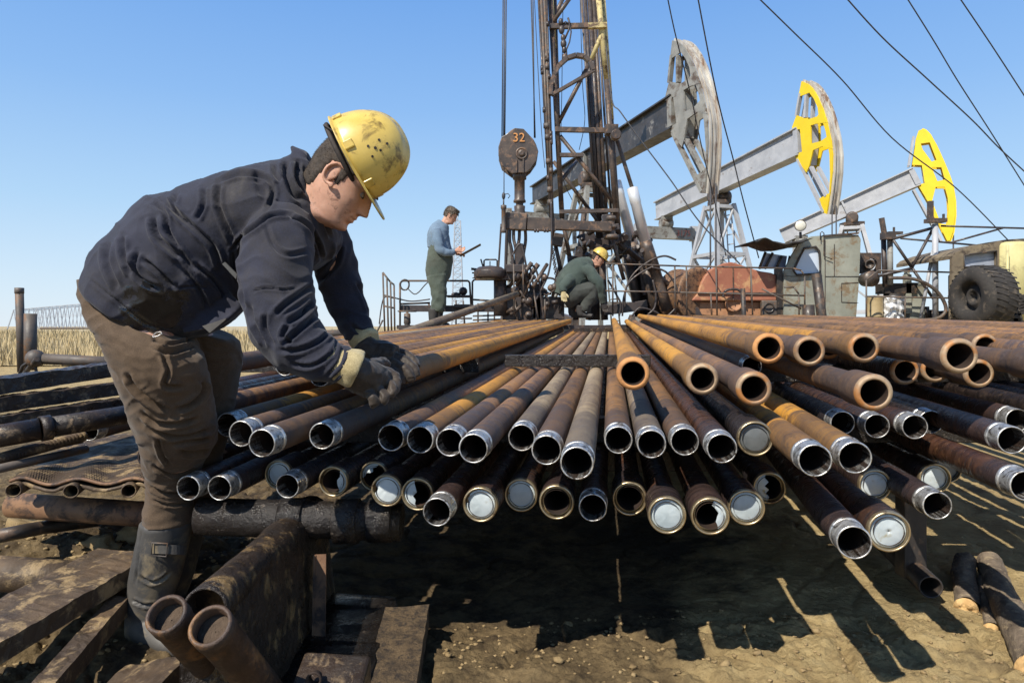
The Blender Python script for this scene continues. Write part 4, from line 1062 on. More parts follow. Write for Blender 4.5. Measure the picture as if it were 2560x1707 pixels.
# silver chain link at the pocket and torn label at the sleeve
s_ = M(); pts = [P(x, y, 1.70) for x, y in C1((1000,625),(1020,605),(1050,600),(1060,610),(1030,628),(1000,635))]
s_.path(pts, .0016, 6, closed=True); s_.build('key_ring', m_thread, wk)
s_ = M()
for k in range(2): pass
s_.prism([P(555,660,1.735), P(562,655,1.735), P(592,685,1.735), P(590,698,1.735)], Vector((0,.006,0))); s_.build('sleeve_tag', mk("grey_tag", (0.045,0.045,0.045), (0.08,0.08,0.075), 8), wk)
s_ = M(); s_.prism([P(505,815,1.772), P(566,795,1.772), P(563,800,1.772), P(524,832,1.772)], Vector((0,.005,0))); s_.build('pocket_flap', mk("faded_flap", (0.07,0.065,0.06), (0.12,0.11,0.10), 8), wk)
s_ = M(); rs2 = random.Random(3)
for k in range(30):
    f = rs2.random(); x = 335+f*95 + rs2.uniform(-10,10); y = 742 + f*72 + rs2.uniform(-14, 8)
# head
chin = P(853, 576, 1.84)
fwd = Vector((.70, -.08, -.70)).normalized(); upv = Vector((.69, 0.05, .72)); upv = (upv - fwd*upv.dot(fwd)).normalized(); lf = upv.cross(fwd)
Th = Matrix.Translation(chin) @ Matrix((fwd, lf, upv)).transposed().to_4x4() @ Matrix.Scale(0.985, 4) @ Matrix.Translation(Vector((-.082, 0, -.004)))
body = M(); hv, hf = head_surface()
body.add([Th @ v for v in hv], hf, True)
ear(body, Th, -1); ear(body, Th, 1)
nk0 = Th @ Vector((-.045, 0, .03)); nk1 = P(745, 500, 1.92)
limb(body, [(nk0, .056, .054), (nk0.lerp(nk1, .45), .058, .056), (nk1, .062, .062), (P(700,530,1.92), .10, .12), (P(600,570,1.92), .12, .15), (P(480,620,1.90), .12, .14), (P(380,700,1.88), .11, .13), (P(350,780,1.86), .10, .12)], n=36, sub=7)
limb(body, [(P(700,560,1.82), .06, .06), (P(692,690,1.69), .05, .05), (P(716,825,1.64), .045, .045), (P(815,900,1.60), .036, .036), (P(880,918,1.585), .028, .028)], n=20)
limb(body, [(P(760,560,2.0), .06, .055), (P(842,680,2.10), .045, .045), (P(884,800,2.08), .036, .036), (P(903,850,2.05), .028, .028)], n=20)
limb(body, [(P(335,745,1.86), .06, .08), (P(385,880,1.80), .06, .06), (P(410,960,1.83), .06, .06), (P(440,1080,1.88), .06, .06), (P(425,1230,1.95), .045, .045), (P(398,1400,1.95), .042, .042), (P(370,1550,1.95), .033, .036)], n=24)
limb(body, [(P(380,740,1.96), .06, .07), (P(470,830,2.03), .05, .06), (P(532,930,2.06), .055, .055), (P(520,1060,2.07), .045, .045), (P(470,1250,2.12), .035, .035), (P(420,1480,2.14), .03, .03)], n=24)
fuse('body', body, 0.0027, 1, m_skin, wk)
# eyes (half hidden under the lids)
for s_ in (-1, 1):
    e = M(); e.ball(Th @ Vector((.0605, s_*.033, .111)), .0110, 16); e.build('eye', mk("eye_white", (0.20,0.165,0.15), (0.28,0.24,0.22), 5, rough=0.2), wk)
    e = M(); e.ball(Th @ Vector((.0705, s_*.033, .108)), .0038, 12); e.build('iris', mk("dark_iris", (0.03,0.02,0.015), (0.05,0.035,0.02), 5, rough=0.2), wk)
    e = M(); e.path([Th @ Vector((.0845-.036*k**1.7, s_*(.014+.034*k), .133+.004*math.sin(k*3))) for k in np.linspace(0, 1, 8)], [.0015,.0028,.003,.003,.0028,.0024,.002,.001], 6)
    e.build('eyebrow', m_hair, wk)
def hair_cap(T, root, mat, zlow, seed=1, spikes=9000, r=.0011, ln=.012, front=.035, thick=.004):
    """close-cropped hair: a thin uneven shell plus thousands of short strands"""
    rs = random.Random(seed); A = crom(HP, 6); A = A[np.argsort(A[:, 0])]
    def surf(z, a, off):
        fx, bx, hw = (np.interp(z, A[:, 0], A[:, i]) for i in (1, 2, 3)); cx = (fx+bx)/2*.55
        ca, sa = math.cos(a), math.sin(a); e = .88
        lx = (fx-cx) if ca > 0 else (cx-bx)
        x = cx + (lx+off)*math.copysign(abs(ca)**e, ca); y = (hw+off)*math.copysign(abs(sa)**e, sa)
        return Vector((x, y, z + off*max(0, (z-.17)/.06)))
    def inside(z, a):
        ca = math.cos(a); x = surf(z, a, 0).x
        # hairline: low on the nape, around the ear, sideburn in front of it, high on the forehead
        if x < -.048: lim = zlow
        elif x < -.008: lim = .122
        elif x < .012: lim = .085
        elif x < .040: lim = .118 + (x-.012)*1.1
        else: lim = .165
        return z > lim + .003*mnoise.noise(Vector((x*60, z*60, a*3)))
    m_ = M(); vs = []; fs = []; nzz, ntt = 64, 110; ok = {}
    zz = np.linspace(zlow-.004, .2315, nzz)
    for i, z in enumerate(zz):
        for k in range(ntt):
            a = 2*math.pi*k/ntt; edge = inside(z, a)
            vs.append(surf(z, a, thick*(1+.35*mnoise.noise(Vector((z*120, a*9, seed)))) if edge else -.002)); ok[(i, k)] = edge
    for i in range(nzz-1):
        for k in range(ntt):
            k2 = (k+1) % ntt
            if ok[(i, k)] or ok[(i+1, k)] or ok[(i, k2)] or ok[(i+1, k2)]: fs.append((i*ntt+k, i*ntt+k2, (i+1)*ntt+k2, (i+1)*ntt+k))
    fs.append(tuple((nzz-1)*ntt+k for k in range(ntt)))
    m_.add([T @ v for v in vs], fs, True)
    vs = []; fs = []
    for _ in range(spikes):
        z = rs.uniform(zlow, .225); a = rs.uniform(0, 2*math.pi)
        if not inside(z, a): continue
        p0 = surf(z, a, thick*.6); p1 = surf(z - rs.uniform(0, .006), a + rs.uniform(-.05, .05), thick + ln*rs.uniform(.3, .8))
        w_ = Vector((rs.uniform(-1,1), rs.uniform(-1,1), rs.uniform(-1,1))).normalized()*r
        b0 = len(vs); vs += [p0-w_, p0+w_, p1]; fs.append((b0, b0+1, b0+2))
    m_.add([T @ v for v in vs], fs, False)
    return m_.build('hair', mat, root)
hair_cap(Th, wk, m_hair, .030, spikes=9000, ln=.005, r=.0007)
# hard hat: frame from the traced rim
rc = P(884, 398, 1.84); hx = Vector((.449, -.05, -.893)).normalized(); hz = Vector((.893, 0.02, .449)); hz = (hz - hx*hz.dot(hx)).normalized(); hy = hz.cross(hx)
Thh = Matrix.Translation(rc) @ Matrix((hx, hy, hz)).transposed().to_4x4()
helmet_parts(Thh, wk, (m_hat, m_dark), Rh=(.119, .106, .148))
# gloves
def glove(name, palm, fingers, thumb, cuff, cuffmat, side=(0,1,0), strokes=None):
    g_ = M(); limb(g_, palm, n=28, side=side)
    for fg in fingers + [thumb]: limb(g_, fg, n=16, sub=6, side=side)
    o = fuse(name, g_, 0.0030, 5, m_glove, wk, strokes, wr_cloth(.0042, 30, 3))
    c_ = M(); limb(c_, cuff, n=32, side=side, fold=lambda f, an: 0.05*math.sin(an*7)*f); fuse('glove_cuff', c_, .0035, 2, cuffmat, o)
    return o
def fng(pts, r0, r1):
    n = len(pts); return [(p, r0+(r1-r0)*i/(n-1), r0+(r1-r0)*i/(n-1)) for i, p in enumerate(pts)]
# near (right) hand: palm above the pipe end, fingers curling over and down
glove('glove', [(P(872,918,1.59), .036, .036), (P(900,938,1.60), .042, .036), (P(930,950,1.63), .043, .034), (P(950,955,1.66), .038, .03)],
      [fng([P(938,930,1.63), P(968,928,1.67), P(988,945,1.66), P(990,968,1.64), P(980,982,1.63)], .0125, .0105),
       fng([P(938,950,1.62), P(965,955,1.64), P(980,972,1.62), P(978,992,1.61)], .0130, .0105),
       fng([P(930,968,1.61), P(952,978,1.61), P(962,994,1.60), P(955,1006,1.60)], .0125, .0100),
       fng([P(915,978,1.60), P(932,992,1.59), P(936,1006,1.59), P(926,1012,1.59)], .0115, .0090)],
      fng([P(900,925,1.62), P(925,912,1.68), P(950,905,1.74), P(968,908,1.78)], .0140, .0115),
      [(P(832,905,1.595), .040, .042), (P(862,915,1.59), .043, .045), (P(884,922,1.59), .047, .049), (P(894,926,1.592), .044, .046)], m_glove_y)
# far (left) hand resting flat on the pipe
glove('glove', [(P(905,862,2.04), .036, .034), (P(925,880,2.03), .042, .034), (P(955,892,2.02), .048, .032), (P(985,900,2.01), .046, .030)],
      [fng([P(975,880,2.05), P(1005,884,2.06), P(1030,898,2.04), P(1042,918,2.01)], .0150, .0120),
       fng([P(985,893,2.01), P(1014,902,2.00), P(1034,922,1.985), P(1042,942,1.98)], .0155, .0125),
       fng([P(980,908,1.99), P(1006,918,1.975), P(1024,936,1.965), P(1030,952,1.965)], .0150, .0120),
       fng([P(968,918,1.98), P(990,932,1.96), P(1002,948,1.955), P(1006,960,1.955)], .0135, .0105)],
      fng([P(935,900,1.99), P(948,918,1.96), P(965,932,1.945), P(982,938,1.94)], .0150, .0120),
      [(P(893,836,2.06), .036, .036), (P(906,847,2.05), .043, .042), (P(918,856,2.045), .046, .042), (P(924,860,2.04), .040, .038)], m_glove_y)
# ---------------------------------------------------------------- the rig and everything behind the pipes
m_grey = mk("grey_steel_paint", (0.30,0.31,0.33), (0.44,0.45,0.47), 3, c3=(0.20,0.15,0.11), s3=5, t3=0.66, rough=0.45, bs=25)
m_black_beam = mk("oil_streaked_beam", (0.020,0.018,0.017), (0.065,0.058,0.054), 3, c3=(0.24,0.23,0.21), s3=4, t3=0.64, rough=0.35, bs=20)
m_greywhite = mk("stained_pale_steel", (0.18,0.18,0.165), (0.32,0.315,0.285), 3, c3=(0.10,0.07,0.05), s3=4, t3=0.56, rough=0.5, bs=25)
m_yel = mk("yellow_steel_paint", (0.72,0.50,0.008), (0.80,0.58,0.015), 3, c3=(0.50,0.36,0.06), s3=6, t3=0.68, rough=0.45, bs=25)
m_track = mk("worn_bright_track", (0.30,0.26,0.21), (0.62,0.60,0.54), 3, c3=(0.20,0.12,0.075), s3=2.6, t3=0.58, rough=0.4, metal=0.1, bs=25, stretch=(2.5,2.5,.25))
m_lightyel = mk("old_cream_paint", (0.42,0.34,0.14), (0.60,0.50,0.24), 4, c3=(0.12,0.075,0.045), s3=9, t3=0.57, rough=0.55, bs=30)
m_rig = mk("oily_brown_rig_steel", (0.028,0.023,0.022), (0.105,0.078,0.060), 4, c3=(0.19,0.115,0.07), s3=9, t3=0.58, rough=0.35, r2=0.6, bs=35)
m_rigd = mk("dark_rig_steel", (0.022,0.019,0.020), (0.070,0.055,0.050), 5, c3=(0.14,0.085,0.055), s3=12, t3=0.62, rough=0.3, r2=0.6, bs=35)
m_chrome = mk("ram_silver", (0.62,0.63,0.64), (0.80,0.80,0.79), 3, c3=(0.42,0.38,0.32), s3=5, t3=0.70, rough=0.3, metal=0.35, bs=20, bstr=.1)
m_rope = mk("wire_rope", (0.03,0.03,0.035), (0.07,0.07,0.075), 20, rough=0.5)
m_redtank = mk("rusted_red_steel", (0.24,0.085,0.050), (0.38,0.15,0.085), 2.2, c3=(0.48,0.27,0.13), s3=3.5, t3=0.58, rough=0.6, bs=25)
m_ctank = mk("orange_rust_steel", (0.30,0.14,0.07), (0.52,0.27,0.13), 3, c3=(0.14,0.07,0.04), s3=6, t3=0.60, rough=0.6, bs=25)
m_cab = mk("faded_grey_green_paint", (0.20,0.205,0.165), (0.33,0.335,0.275), 2.2, c3=(0.20,0.145,0.085), s3=5, t3=0.58, rough=0.6, bs=20)
m_cream = mk("pale_yellow_paint", (0.48,0.43,0.19), (0.62,0.57,0.28), 3, c3=(0.34,0.29,0.15), s3=4, t3=.6, rough=0.5, bs=15)
m_tyre = mk("muddy_tyre", (0.016,0.015,0.014), (0.045,0.039,0.034), 6, c3=(0.10,0.08,0.06), s3=10, t3=0.60, rough=0.8, bs=40, bstr=.6)
m_glass = mk("cab_glass", (0.42,0.50,0.62), (0.55,0.62,0.72), 1.5, rough=0.08, bs=2, bstr=.02)
m_num = mk("faded_orange_numerals", (0.50,0.22,0.07), (0.62,0.30,0.10), 12, rough=0.7)
m_numr = mk("faded_red_numerals", (0.42,0.13,0.10), (0.55,0.22,0.18), 12, rough=0.7)
m_lamp = mk("lamp_lens", (0.62,0.60,0.50), (0.78,0.76,0.66), 9, rough=0.15)
m_green = cloth_mat("green_work_cloth", (0.030,0.046,0.042), (0.060,0.080,0.068), (0.03,0.03,0.025))
m_blueknit = cloth_mat("blue_grey_jumper", (0.085,0.135,0.19), (0.16,0.225,0.30), (0.07,0.10,0.14), t3=0.62)
m_overall = cloth_mat("grey_green_overall", (0.040,0.055,0.045), (0.085,0.100,0.078), (0.05,0.05,0.04))
m_shoe = mk("dark_boot", (0.02,0.02,0.02), (0.05,0.045,0.04), 8, rough=0.6)
def rods(mm, segs, d, r, n=8):
    for s_ in segs:
        (x0, y0), (x1, y1) = s_[0], s_[1]; d0 = s_[2] if len(s_) > 2 else d; d1 = s_[3] if len(s_) > 3 else d0
        rr = s_[4] if len(s_) > 4 else r
        mm.tube(P(x0, y0, d0), P(x1, y1, d1), rr, n=n)
    return mm
# working platform edge that carries men and machines
def plank_deck(name, x0, x1, y0, y1, z, label):
    m_ = M(); n = 14
    for k in range(n):
        yy0 = y0 + (y1-y0)*k/n; m_.box(((x0+x1)/2, yy0+(y1-y0)/n/2, z-.03-.004*(k % 2)), (x1-x0, (y1-y0)/n-.008, .06))
    return tag(m_.build(name, m_rigd), label, "platform")
plat = plank_deck('platform', -1.75, 1.9, 10.35, 12.6, 0.90, "oily plank platform the two men are on, left of the wellhead")
tag(M().box((5.3, 11.6, .86), (7.1, 2.3, .10)).build('chassis_deck', m_rigd), "dark chassis deck under the red housing and the cabs", "platform")
for k, x in enumerate((-1.6, -0.3, 1.0)):
    M().box((x, 10.6, .42), (.12, .12, .84)).build('deck_leg', m_rigd, plat)
# ---------------- mast
mast = thing('drilling_mast', "oil-blackened lattice mast of the workover rig, yellow toward the top", "rig mast", P(1460, 800, 11.4))
D0, D1 = 11.0, 12.0
m_ = M()
rods(m_, [((1374,-30),(1405,545)), ((1386,-30),(1396,330), D0+.15, D0+.15, .035)], D0, .042, 12)
m_.build('front_leg', m_rig, mast)
m_ = M(); rods(m_, [((1494,-30),(1516,200)),((1505,-30),(1528,300), D0+.12)], D0, .045, 12); m_.build('upper_leg', m_lightyel, mast)
m_ = M(); rods(m_, [((1516,200),(1541,560)),((1528,300),(1548,600), D0+.12, D0+.12, .04)], D0, .045, 12); m_.build('front_leg', m_rig, mast)
m_ = M(); rods(m_, [((1377,-30),(1386,120), D0+.06, D0+.06, .034)], D0, .034, 12); m_.build('upper_leg', m_lightyel, mast)
for (a, b_, r_) in (((1345,-30),(1372,480),.018), ((1352,-30),(1378,560),.026), ((1360,-30),(1384,600),.022), ((1366,-30),(1380,420),.016)):
    m_ = M(); m_.tube(P(*a, D0-.12), P(*b_, D0-.12), r_, n=8)
    for k in range(5):
        f = rd.random(); q = P(a[0]+(b_[0]-a[0])*f, a[1]+(b_[1]-a[1])*f, D0-.12); m_.tube(q-Vector((0,0,.04)), q+Vector((0,0,.04)), r_*1.7, n=8)
    m_.build('standpipe', m_rigd if r_ < .02 else m_iron, mast)
for (a, b_, r_, mt) in (((1452,-30),(1494,620),.024, m_iron), ((1461,-30),(1502,640),.036, m_rigd), ((1472,-30),(1512,640),.040, m_rigd), ((1482,-30),(1520,600),.034, m_rig), ((1489,-30),(1530,560),.022, m_rigd)):
    m_ = M(); m_.tube(P(*a, D1), P(*b_, D1), r_, n=10); m_.build('rear_leg', mt, mast)
m_ = M()
for (x0, y0, x1, y1, w_) in ((1373,67,1516,64,.075), (1388,324,1536,327,.075), (1399,388,1458,388,.06), (1398,530,1546,526,.06)):
    m_.beam(P(x0,y0,D0-.05), P(x1,y1,D0-.05), .07, w_)
m_.build('cross_girt', m_rig, mast)
m_ = M(); m_.beam(P(1470,66,D0-.06), P(1517,64,D0-.06), .075, .08); m_.build('girt_end', m_lightyel, mast)
for sg_ in [((1478,150),(1391,318)), ((1400,340),(1541,515)), ((1384,404),(1470,520), D1), ((1470,520),(1500,560), D1), ((1436,-20),(1378,62)), ((1416,-20),(1374,64), D1-.4),
      ((1455,388),(1400,455), D1, D0), ((1545,530),(1470,580), D0, D1)]:
    m_ = M(); rods(m_, [sg_], D0, .034, 10); m_.build('diagonal_brace', m_rig, mast)
m_ = M(); rods(m_, [((1509,74),(1478,150))], D0, .036, 10); m_.build('diagonal_brace', m_lightyel, mast)
m_ = M(); rods(m_, [((1405,545),(1424,640)), ((1386,600),(1405,690)), ((1500,620),(1470,800), D1, D1, .05), ((1548,600),(1490,640)), ((1424,640),(1440,800), D0, D0, .045), ((1520,560),(1560,700)), ((1462,520),(1440,700), D1, D1, .05),
      ((1485,600),(1488,800), 11.6, 11.6, .085), ((1503,600),(1512,800), 11.5, 11.5, .06)], D0, .034, 10); m_.build('mast_base', m_rig, mast)
m_ = M(); pts = [P(x, y, D0-.2) for x, y in ((1376,238),(1377,215),(1384,188),(1398,164),(1418,146),(1440,139),(1460,142),(1474,154),(1483,176))]
for a, b_ in zip(pts, pts[1:]): m_.beam(a, b_, .10, .06)
m_.beam(P(1379,238,D0-.2), P(1486,176,D0-.2), .08, .045); m_.build('hoop_guard', m_rig, mast)
m_ = M(); pts = [(1402,55),(1404,75),(1408,95),(1409,110),(1411,125),(1412,145)]
for i, (x, y) in enumerate(pts): m_.ball(P(x, y, D0-.1), .05+.012*(i % 2), 8, (.8,.6,1.2))
m_.path([P(x, y, D0-.1) for x, y in ((1404,60),(1414,55),(1424,60),(1428,80),(1424,105),(1416,125),(1418,150))], .012, 6)
m_.path([P(x, y, D0-.1) for x, y in ((1420,45),(1424,58),(1422,75),(1412,98))], .016, 6); m_.build('hanging_tackle', m_rigd, mast)
m_ = M(); m_.lathe(P(1541,335,D0-.3), (0,1,0), [(0,.07),(.02,.085),(.12,.085),(.14,.07)], 20); m_.box(P(1528,326,D0-.15), (.2,.2,.14)); m_.build('pivot_lug', m_rig, mast)
# machinery knots at the foot of the mast
rk = random.Random(4)
m_ = M()
for (x, y, w_, h_, dd) in ((1520,560,.16,.30,10.9), (1528,572,.24,.10,10.8), (1505,610,.35,.16,11.3), (1470,600,.25,.22,11.6), (1540,600,.3,.14,11.2), (1560,620,.22,.22,11.4), (1590,640,.2,.26,11.6), (1395,600,.16,.20,10.9), (1450,640,.2,.3,11.8), (1620,700,.28,.5,11.6),(1650,740,.4,.35,11.6),(1560,770,.7,.16,11.5)):
    m_ = M(); m_.box(P(x, y, dd), (w_, w_*.8, h_), Matrix.Rotation(rk.uniform(-.3,.3), 3, 'Y')); m_.build('mast_foot_block', m_rigd, mast, bevel=.012)
m_ = M()
for k in range(34):
    q = P(rk.uniform(1440, 1620), rk.uniform(575, 660), rk.uniform(11, 11.6)); m_ = M(); m_.tube(q, q+Vector((rk.uniform(-.12,.12), -.1, rk.uniform(-.1,.1))), rk.uniform(.02,.05), n=10); m_.build('mast_foot_fitting', m_rigd, mast)
m_ = M(); q = P(1528, 588, 10.75)
m_.lathe(q, (0,0,1), [(-.06,.11),(-.04,.12),(0,.12),(.01,.07),(.10,.07),(.11,.10),(.14,.10),(.15,.055),(.24,.055),(.25,.08),(.30,.07)], 20); m_.build('valve_body', m_iron, mast)
# hydraulic rams
def ram(name, rod, cyl, base, label):
    t = thing(name, label, "hydraulic ram", P(*base))
    m_ = M(); m_.tube(P(*rod), P(*cyl[0]), .032, n=14); m_.build('piston_rod', m_iron, t)
    m_ = M(); a = P(*cyl[0]); b_ = P(*cyl[1]); L = (b_-a).length; m_.lathe(a, b_-a, [(0,.06),(.01,.088),(.26,.088),(.27,.082),(L,.092)], 28); m_.build('cylinder', m_chrome, t)
    m_ = M(); a = b_; b_ = P(*base); L = (b_-a).length; m_.lathe(a, b_-a, [(-.02,.098),(.1,.102),(.45,.102),(.46,.085),(L*.7,.085),(L,.09)], 20); m_.build('ram_base', m_rig, t)
ram('hydraulic_ram', (1541,345,11.0), ((1580,469,11.0),(1614,607,11.0)), (1668,775,11.0), "nearer silver hydraulic ram leaning right of the mast")
ram('hydraulic_ram', (1530,380,11.9), ((1540,452,11.9),(1582,610,11.9)), (1622,780,11.9), "silver hydraulic ram close behind the mast leg")
fr = thing('mast_carrier_frame', "dark sloping frame and struts right of the wellhead, under the rams", "rig frame", P(1600, 790, 11.5))
m_ = M(); rods(m_, [((1516,582),(1600,650)), ((1600,650),(1690,730)), ((1690,730),(1760,800)), ((1570,640),(1600,790), 11.7, 11.7, .09), ((1610,640),(1640,790), 11.5, 11.5, .09), ((1640,660),(1668,760), 11.4, 11.4, .05), ((1545,630),(1500,560), 11.8), ((1555,660),(1640,780), 11.9), ((1530,660),(1590,600), 12, 12)], 11.2, .05, 10)
m_.build('strut', m_rig, fr)
m_ = M(); m_.prism([P(x, y, 11.8) for x, y in ((1572,620),(1600,612),(1668,790),(1598,792))], Vector((0,.25,0))); m_.prism([P(x, y, 11.6) for x, y in ((1636,720),(1690,735),(1720,800),(1630,800))], Vector((0,.35,0))); m_.build('frame_plate', m_rigd, fr)
m_ = M()
for pts in (((1520,700),(1540,735),(1552,760),(1548,790)), ((1690,650),(1660,640),(1620,655),(1580,690),(1560,740),(1556,790)), ((1640,662),(1590,690),(1566,720),(1562,770)), ((1630,668),(1665,680),(1690,715),(1700,760)), ((1580,790),(1600,770),(1640,780),(1660,795),(1690,770)), ((1632,700),(1640,740),(1636,770),(1620,786))):
    Pp = crom([(x, y) for x, y in pts], 6); m_.path([P(x, y, 10.9) for x, y in Pp], .016, 6)
m_.build('hydraulic_hose', m_rigd, fr)
# ---------------- travelling block and hook
tb = thing('travelling_block', "brown octagonal travelling block numbered 32 hanging on wire ropes", "travelling block", P(1300, 550, 10.9))
poly = [(1287,320),(1309,322),(1334,349),(1340,360),(1346,378),(1342,400),(1327,422),(1316,431),(1280,434),(1254,414),(1246,389),(1246,367),(1254,342),(1265,336),(1278,325)]
m_ = M(); m_.prism([P(x, y, 10.8) for x, y in poly], Vector((0,.05,0))); m_.prism([P(x, y, 10.8)+Vector((0,.3,0)) for x, y in poly], Vector((0,.05,0))); m_.build('side_plate', m_rig, tb, bevel=.01)
m_ = M(); m_.lathe(P(1299,384,10.86), (0,1,0), [(0,.29),(.05,.24),(.08,.24),(.09,.29),(.17,.29),(.18,.24),(.22,.29),(.235,.29)], 40); m_.build('sheave', m_rigd, tb)
m_ = M(); q = P(1304,384,10.8); m_.lathe(q, (0,-1,0), [(0,.095),(.02,.095),(.022,.075),(.012,.07),(.012,.05),(.035,.048),(.036,.02),(.03,.001)], 28)
for x in (1287, 1304): m_.box(P(x+4, 415, 10.79), (.02, .03, .22))
m_.build('hub', m_rig, tb)
def text(name, s_, loc, size, mat, parent, rot, ext=.004):
    cu = bpy.data.curves.new(name, 'FONT'); cu.body = s_; cu.size = size; cu.extrude = ext; cu.align_x = 'CENTER'; cu.align_y = 'CENTER'
    o = bpy.data.objects.new(name+'_t', cu); C.objects.link(o); bpy.context.view_layer.update()
    me = bpy.data.meshes.new_from_object(o.evaluated_get(bpy.context.evaluated_depsgraph_get())); bpy.data.objects.remove(o)
    me.transform(Matrix.Translation(Vector(loc)-WL[parent.name]) @ rot.to_4x4()); me.materials.clear(); me.materials.append(mat)
    o = bpy.data.objects.new(name, me); C.objects.link(o); o.parent = parent; return o
text('painted_number', '32', P(1297, 345, 10.79), .20, m_num, tb, Matrix.Rotation(R(90), 3, 'X'))
m_ = M(); a = P(1299, 433, 10.95)
m_.lathe(a, (0,0,-1), [(0,.10),(.02,.11),(.10,.11),(.11,.085),(.42,.085),(.44,.10),(.47,.10),(.48,.06),(.52,.06),(.53,.09),(.60,.085),(.72,.12),(.86,.13),(.92,.08)], 20); m_.build('hook_barrel', m_rig, tb)
for (x0, y0, x1, y1) in ((1258,-30,1255,342), (1262,-30,1259,342), (1266,-30,1262,342), (1327,-30,1338,345), (1332,-30,1336,345)):
    m_ = M(); m_.tube(P(x0,y0,10.98), P(x1,y1,10.98), .010, n=6); m_.build('wire_rope', m_rope, tb)
m_ = M(); m_.tube(P(1260,420,10.9), P(1260,486,10.9), .008, n=6); m_.ball(P(1259,490,10.9), .03, 8, (1,1,2)); m_.path([P(x,y,10.9) for x,y in ((1262,486),(1270,484),(1275,490),(1270,496))], .007, 6)
m_.tube(P(1259,495,10.9), P(1259,518,10.9), .012); m_.build('side_line', m_rope, tb)
# tong boom with jack, links and elevator
bm_ = thing('tong_boom', "heavy horizontal box beam reaching left from the mast foot", "boom", P(1420, 560, 10.7))
m_ = M(); m_.beam(P(1386,563,10.6), P(1527,568,10.7), .14, .15); m_.beam(P(1318,560,10.6), P(1390,563,10.6), .12, .20); m_.beam(P(1265,553,10.65), P(1318,556,10.6), .16, .26); m_.build('beam', m_rig, bm_, bevel=.01)
m_ = M(); 
for x in (1338,1345,1362,1369): m_.tube(P(x,572,10.55), P(x,581,10.55), .018, n=8)
for x in (1272,1279,1286): m_.box(P(x,540,10.6), (.04,.1,.08))
m_.build('bolt_row', m_rigd, bm_)
m_ = M(); m_.lathe(P(1259,582,10.5), (0,0,1), [(0,.035),(.01,.042),(.05,.042),(.06,.034),(.36,.034),(.37,.045),(.42,.045),(.43,.02)], 16); m_.build('jack_cylinder', m_iron, bm_)
ln = thing('elevator_links', "cluster of bent dark bars and elevator hanging over the wellhead", "elevator", P(1295, 780, 10.7))
for k, pts in enumerate((((1276,560),(1274,600),(1279,625),(1286,700)), ((1285,560),(1284,595),(1290,625),(1298,690)), ((1298,560),(1298,595),(1292,640),(1296,700)), ((1312,560),(1314,600),(1308,640),(1300,720)), ((1268,562),(1266,610),(1264,680)))):
    m_ = M(); Pp = crom([(x,y) for x,y in pts], 6); m_.path([P(x,y,10.6+.05*k) for x,y in Pp], .026, 10); m_.build('link', m_iron if k % 2 else m_rigd, ln)
m_ = M(); m_.box(P(1297,650,10.7), (.14,.16,.5)); m_.box(P(1290,672,10.6), (.3,.22,.12)); m_.box(P(1305,720,10.8), (.2,.2,.3)); m_.box(P(1280,760,10.8), (.3,.2,.5)); m_.box(P(1320,770,10.9), (.4,.3,.45)); m_.box(P(1370,770,10.9), (.5,.3,.35)); m_.box(P(1340,735,11.1), (.25,.2,.3), Matrix.Rotation(.6,3,'Y'))
m_.build('elevator_body', m_rigd, ln, bevel=.01)
m_ = M()
for k in range(34):
    x = rk.uniform(1268, 1400); y = rk.uniform(670, 790); q = P(x, y, rk.uniform(10.45, 11.2)); 
    v_ = Vector((rk.uniform(-.12,.12), rk.uniform(-.1,.1), rk.uniform(-.22,.22))); m_.tube(q-v_, q+v_, rk.uniform(.012,.04), n=8)
for k in range(12):
    q = P(rk.uniform(1270,1395), rk.uniform(690,790), 10.5); m_.ball(q, rk.uniform(.03,.07), 10)
m_.build('fittings', m_rig, ln)
m_ = M()
for pts in (((1316,680),(1332,664),(1345,690),(1352,740),(1360,800)), ((1310,690),(1324,668),(1334,720),(1344,790)), ((1378,500),(1379,620),(1372,680),(1355,720),(1340,750)), ((1280,640),(1296,612),(1306,620),(1320,690)), ((1352,700),(1375,695),(1392,705),(1400,740)), ((1253,560),(1248,640),(1246,670))):
    Pp = crom(list(pts), 6); m_.path([P(x,y,10.5) for x,y in Pp], .016, 6)
m_.build('hose', m_rigd, ln)
m_ = M()
for (x0,y0,x1,y1) in ((1284,660,1286,790),(1307,660,1309,735),(1336,740,1346,800),(1362,748,1363,800)): m_.tube(P(x0,y0,10.4), P(x1,y1,10.4), .012, n=8)
m_.build('bright_rod', m_iron, ln)
m_ = M(); n_ = 15
for k in range(n_):
    x = 1381+12*k/n_; y = 620+85*k/n_; q = P(x, y, 10.7)
    an = 0 if k % 2 else math.pi/2
    m_.path([q + Vector((math.cos(t_)*.022*math.cos(an), math.cos(t_)*.022*math.sin(an), math.sin(t_)*.032)) for t_ in np.linspace(0, 2*math.pi, 9)[:-1]], .008, 5, closed=True)
m_.build('chain', m_rigd, ln)
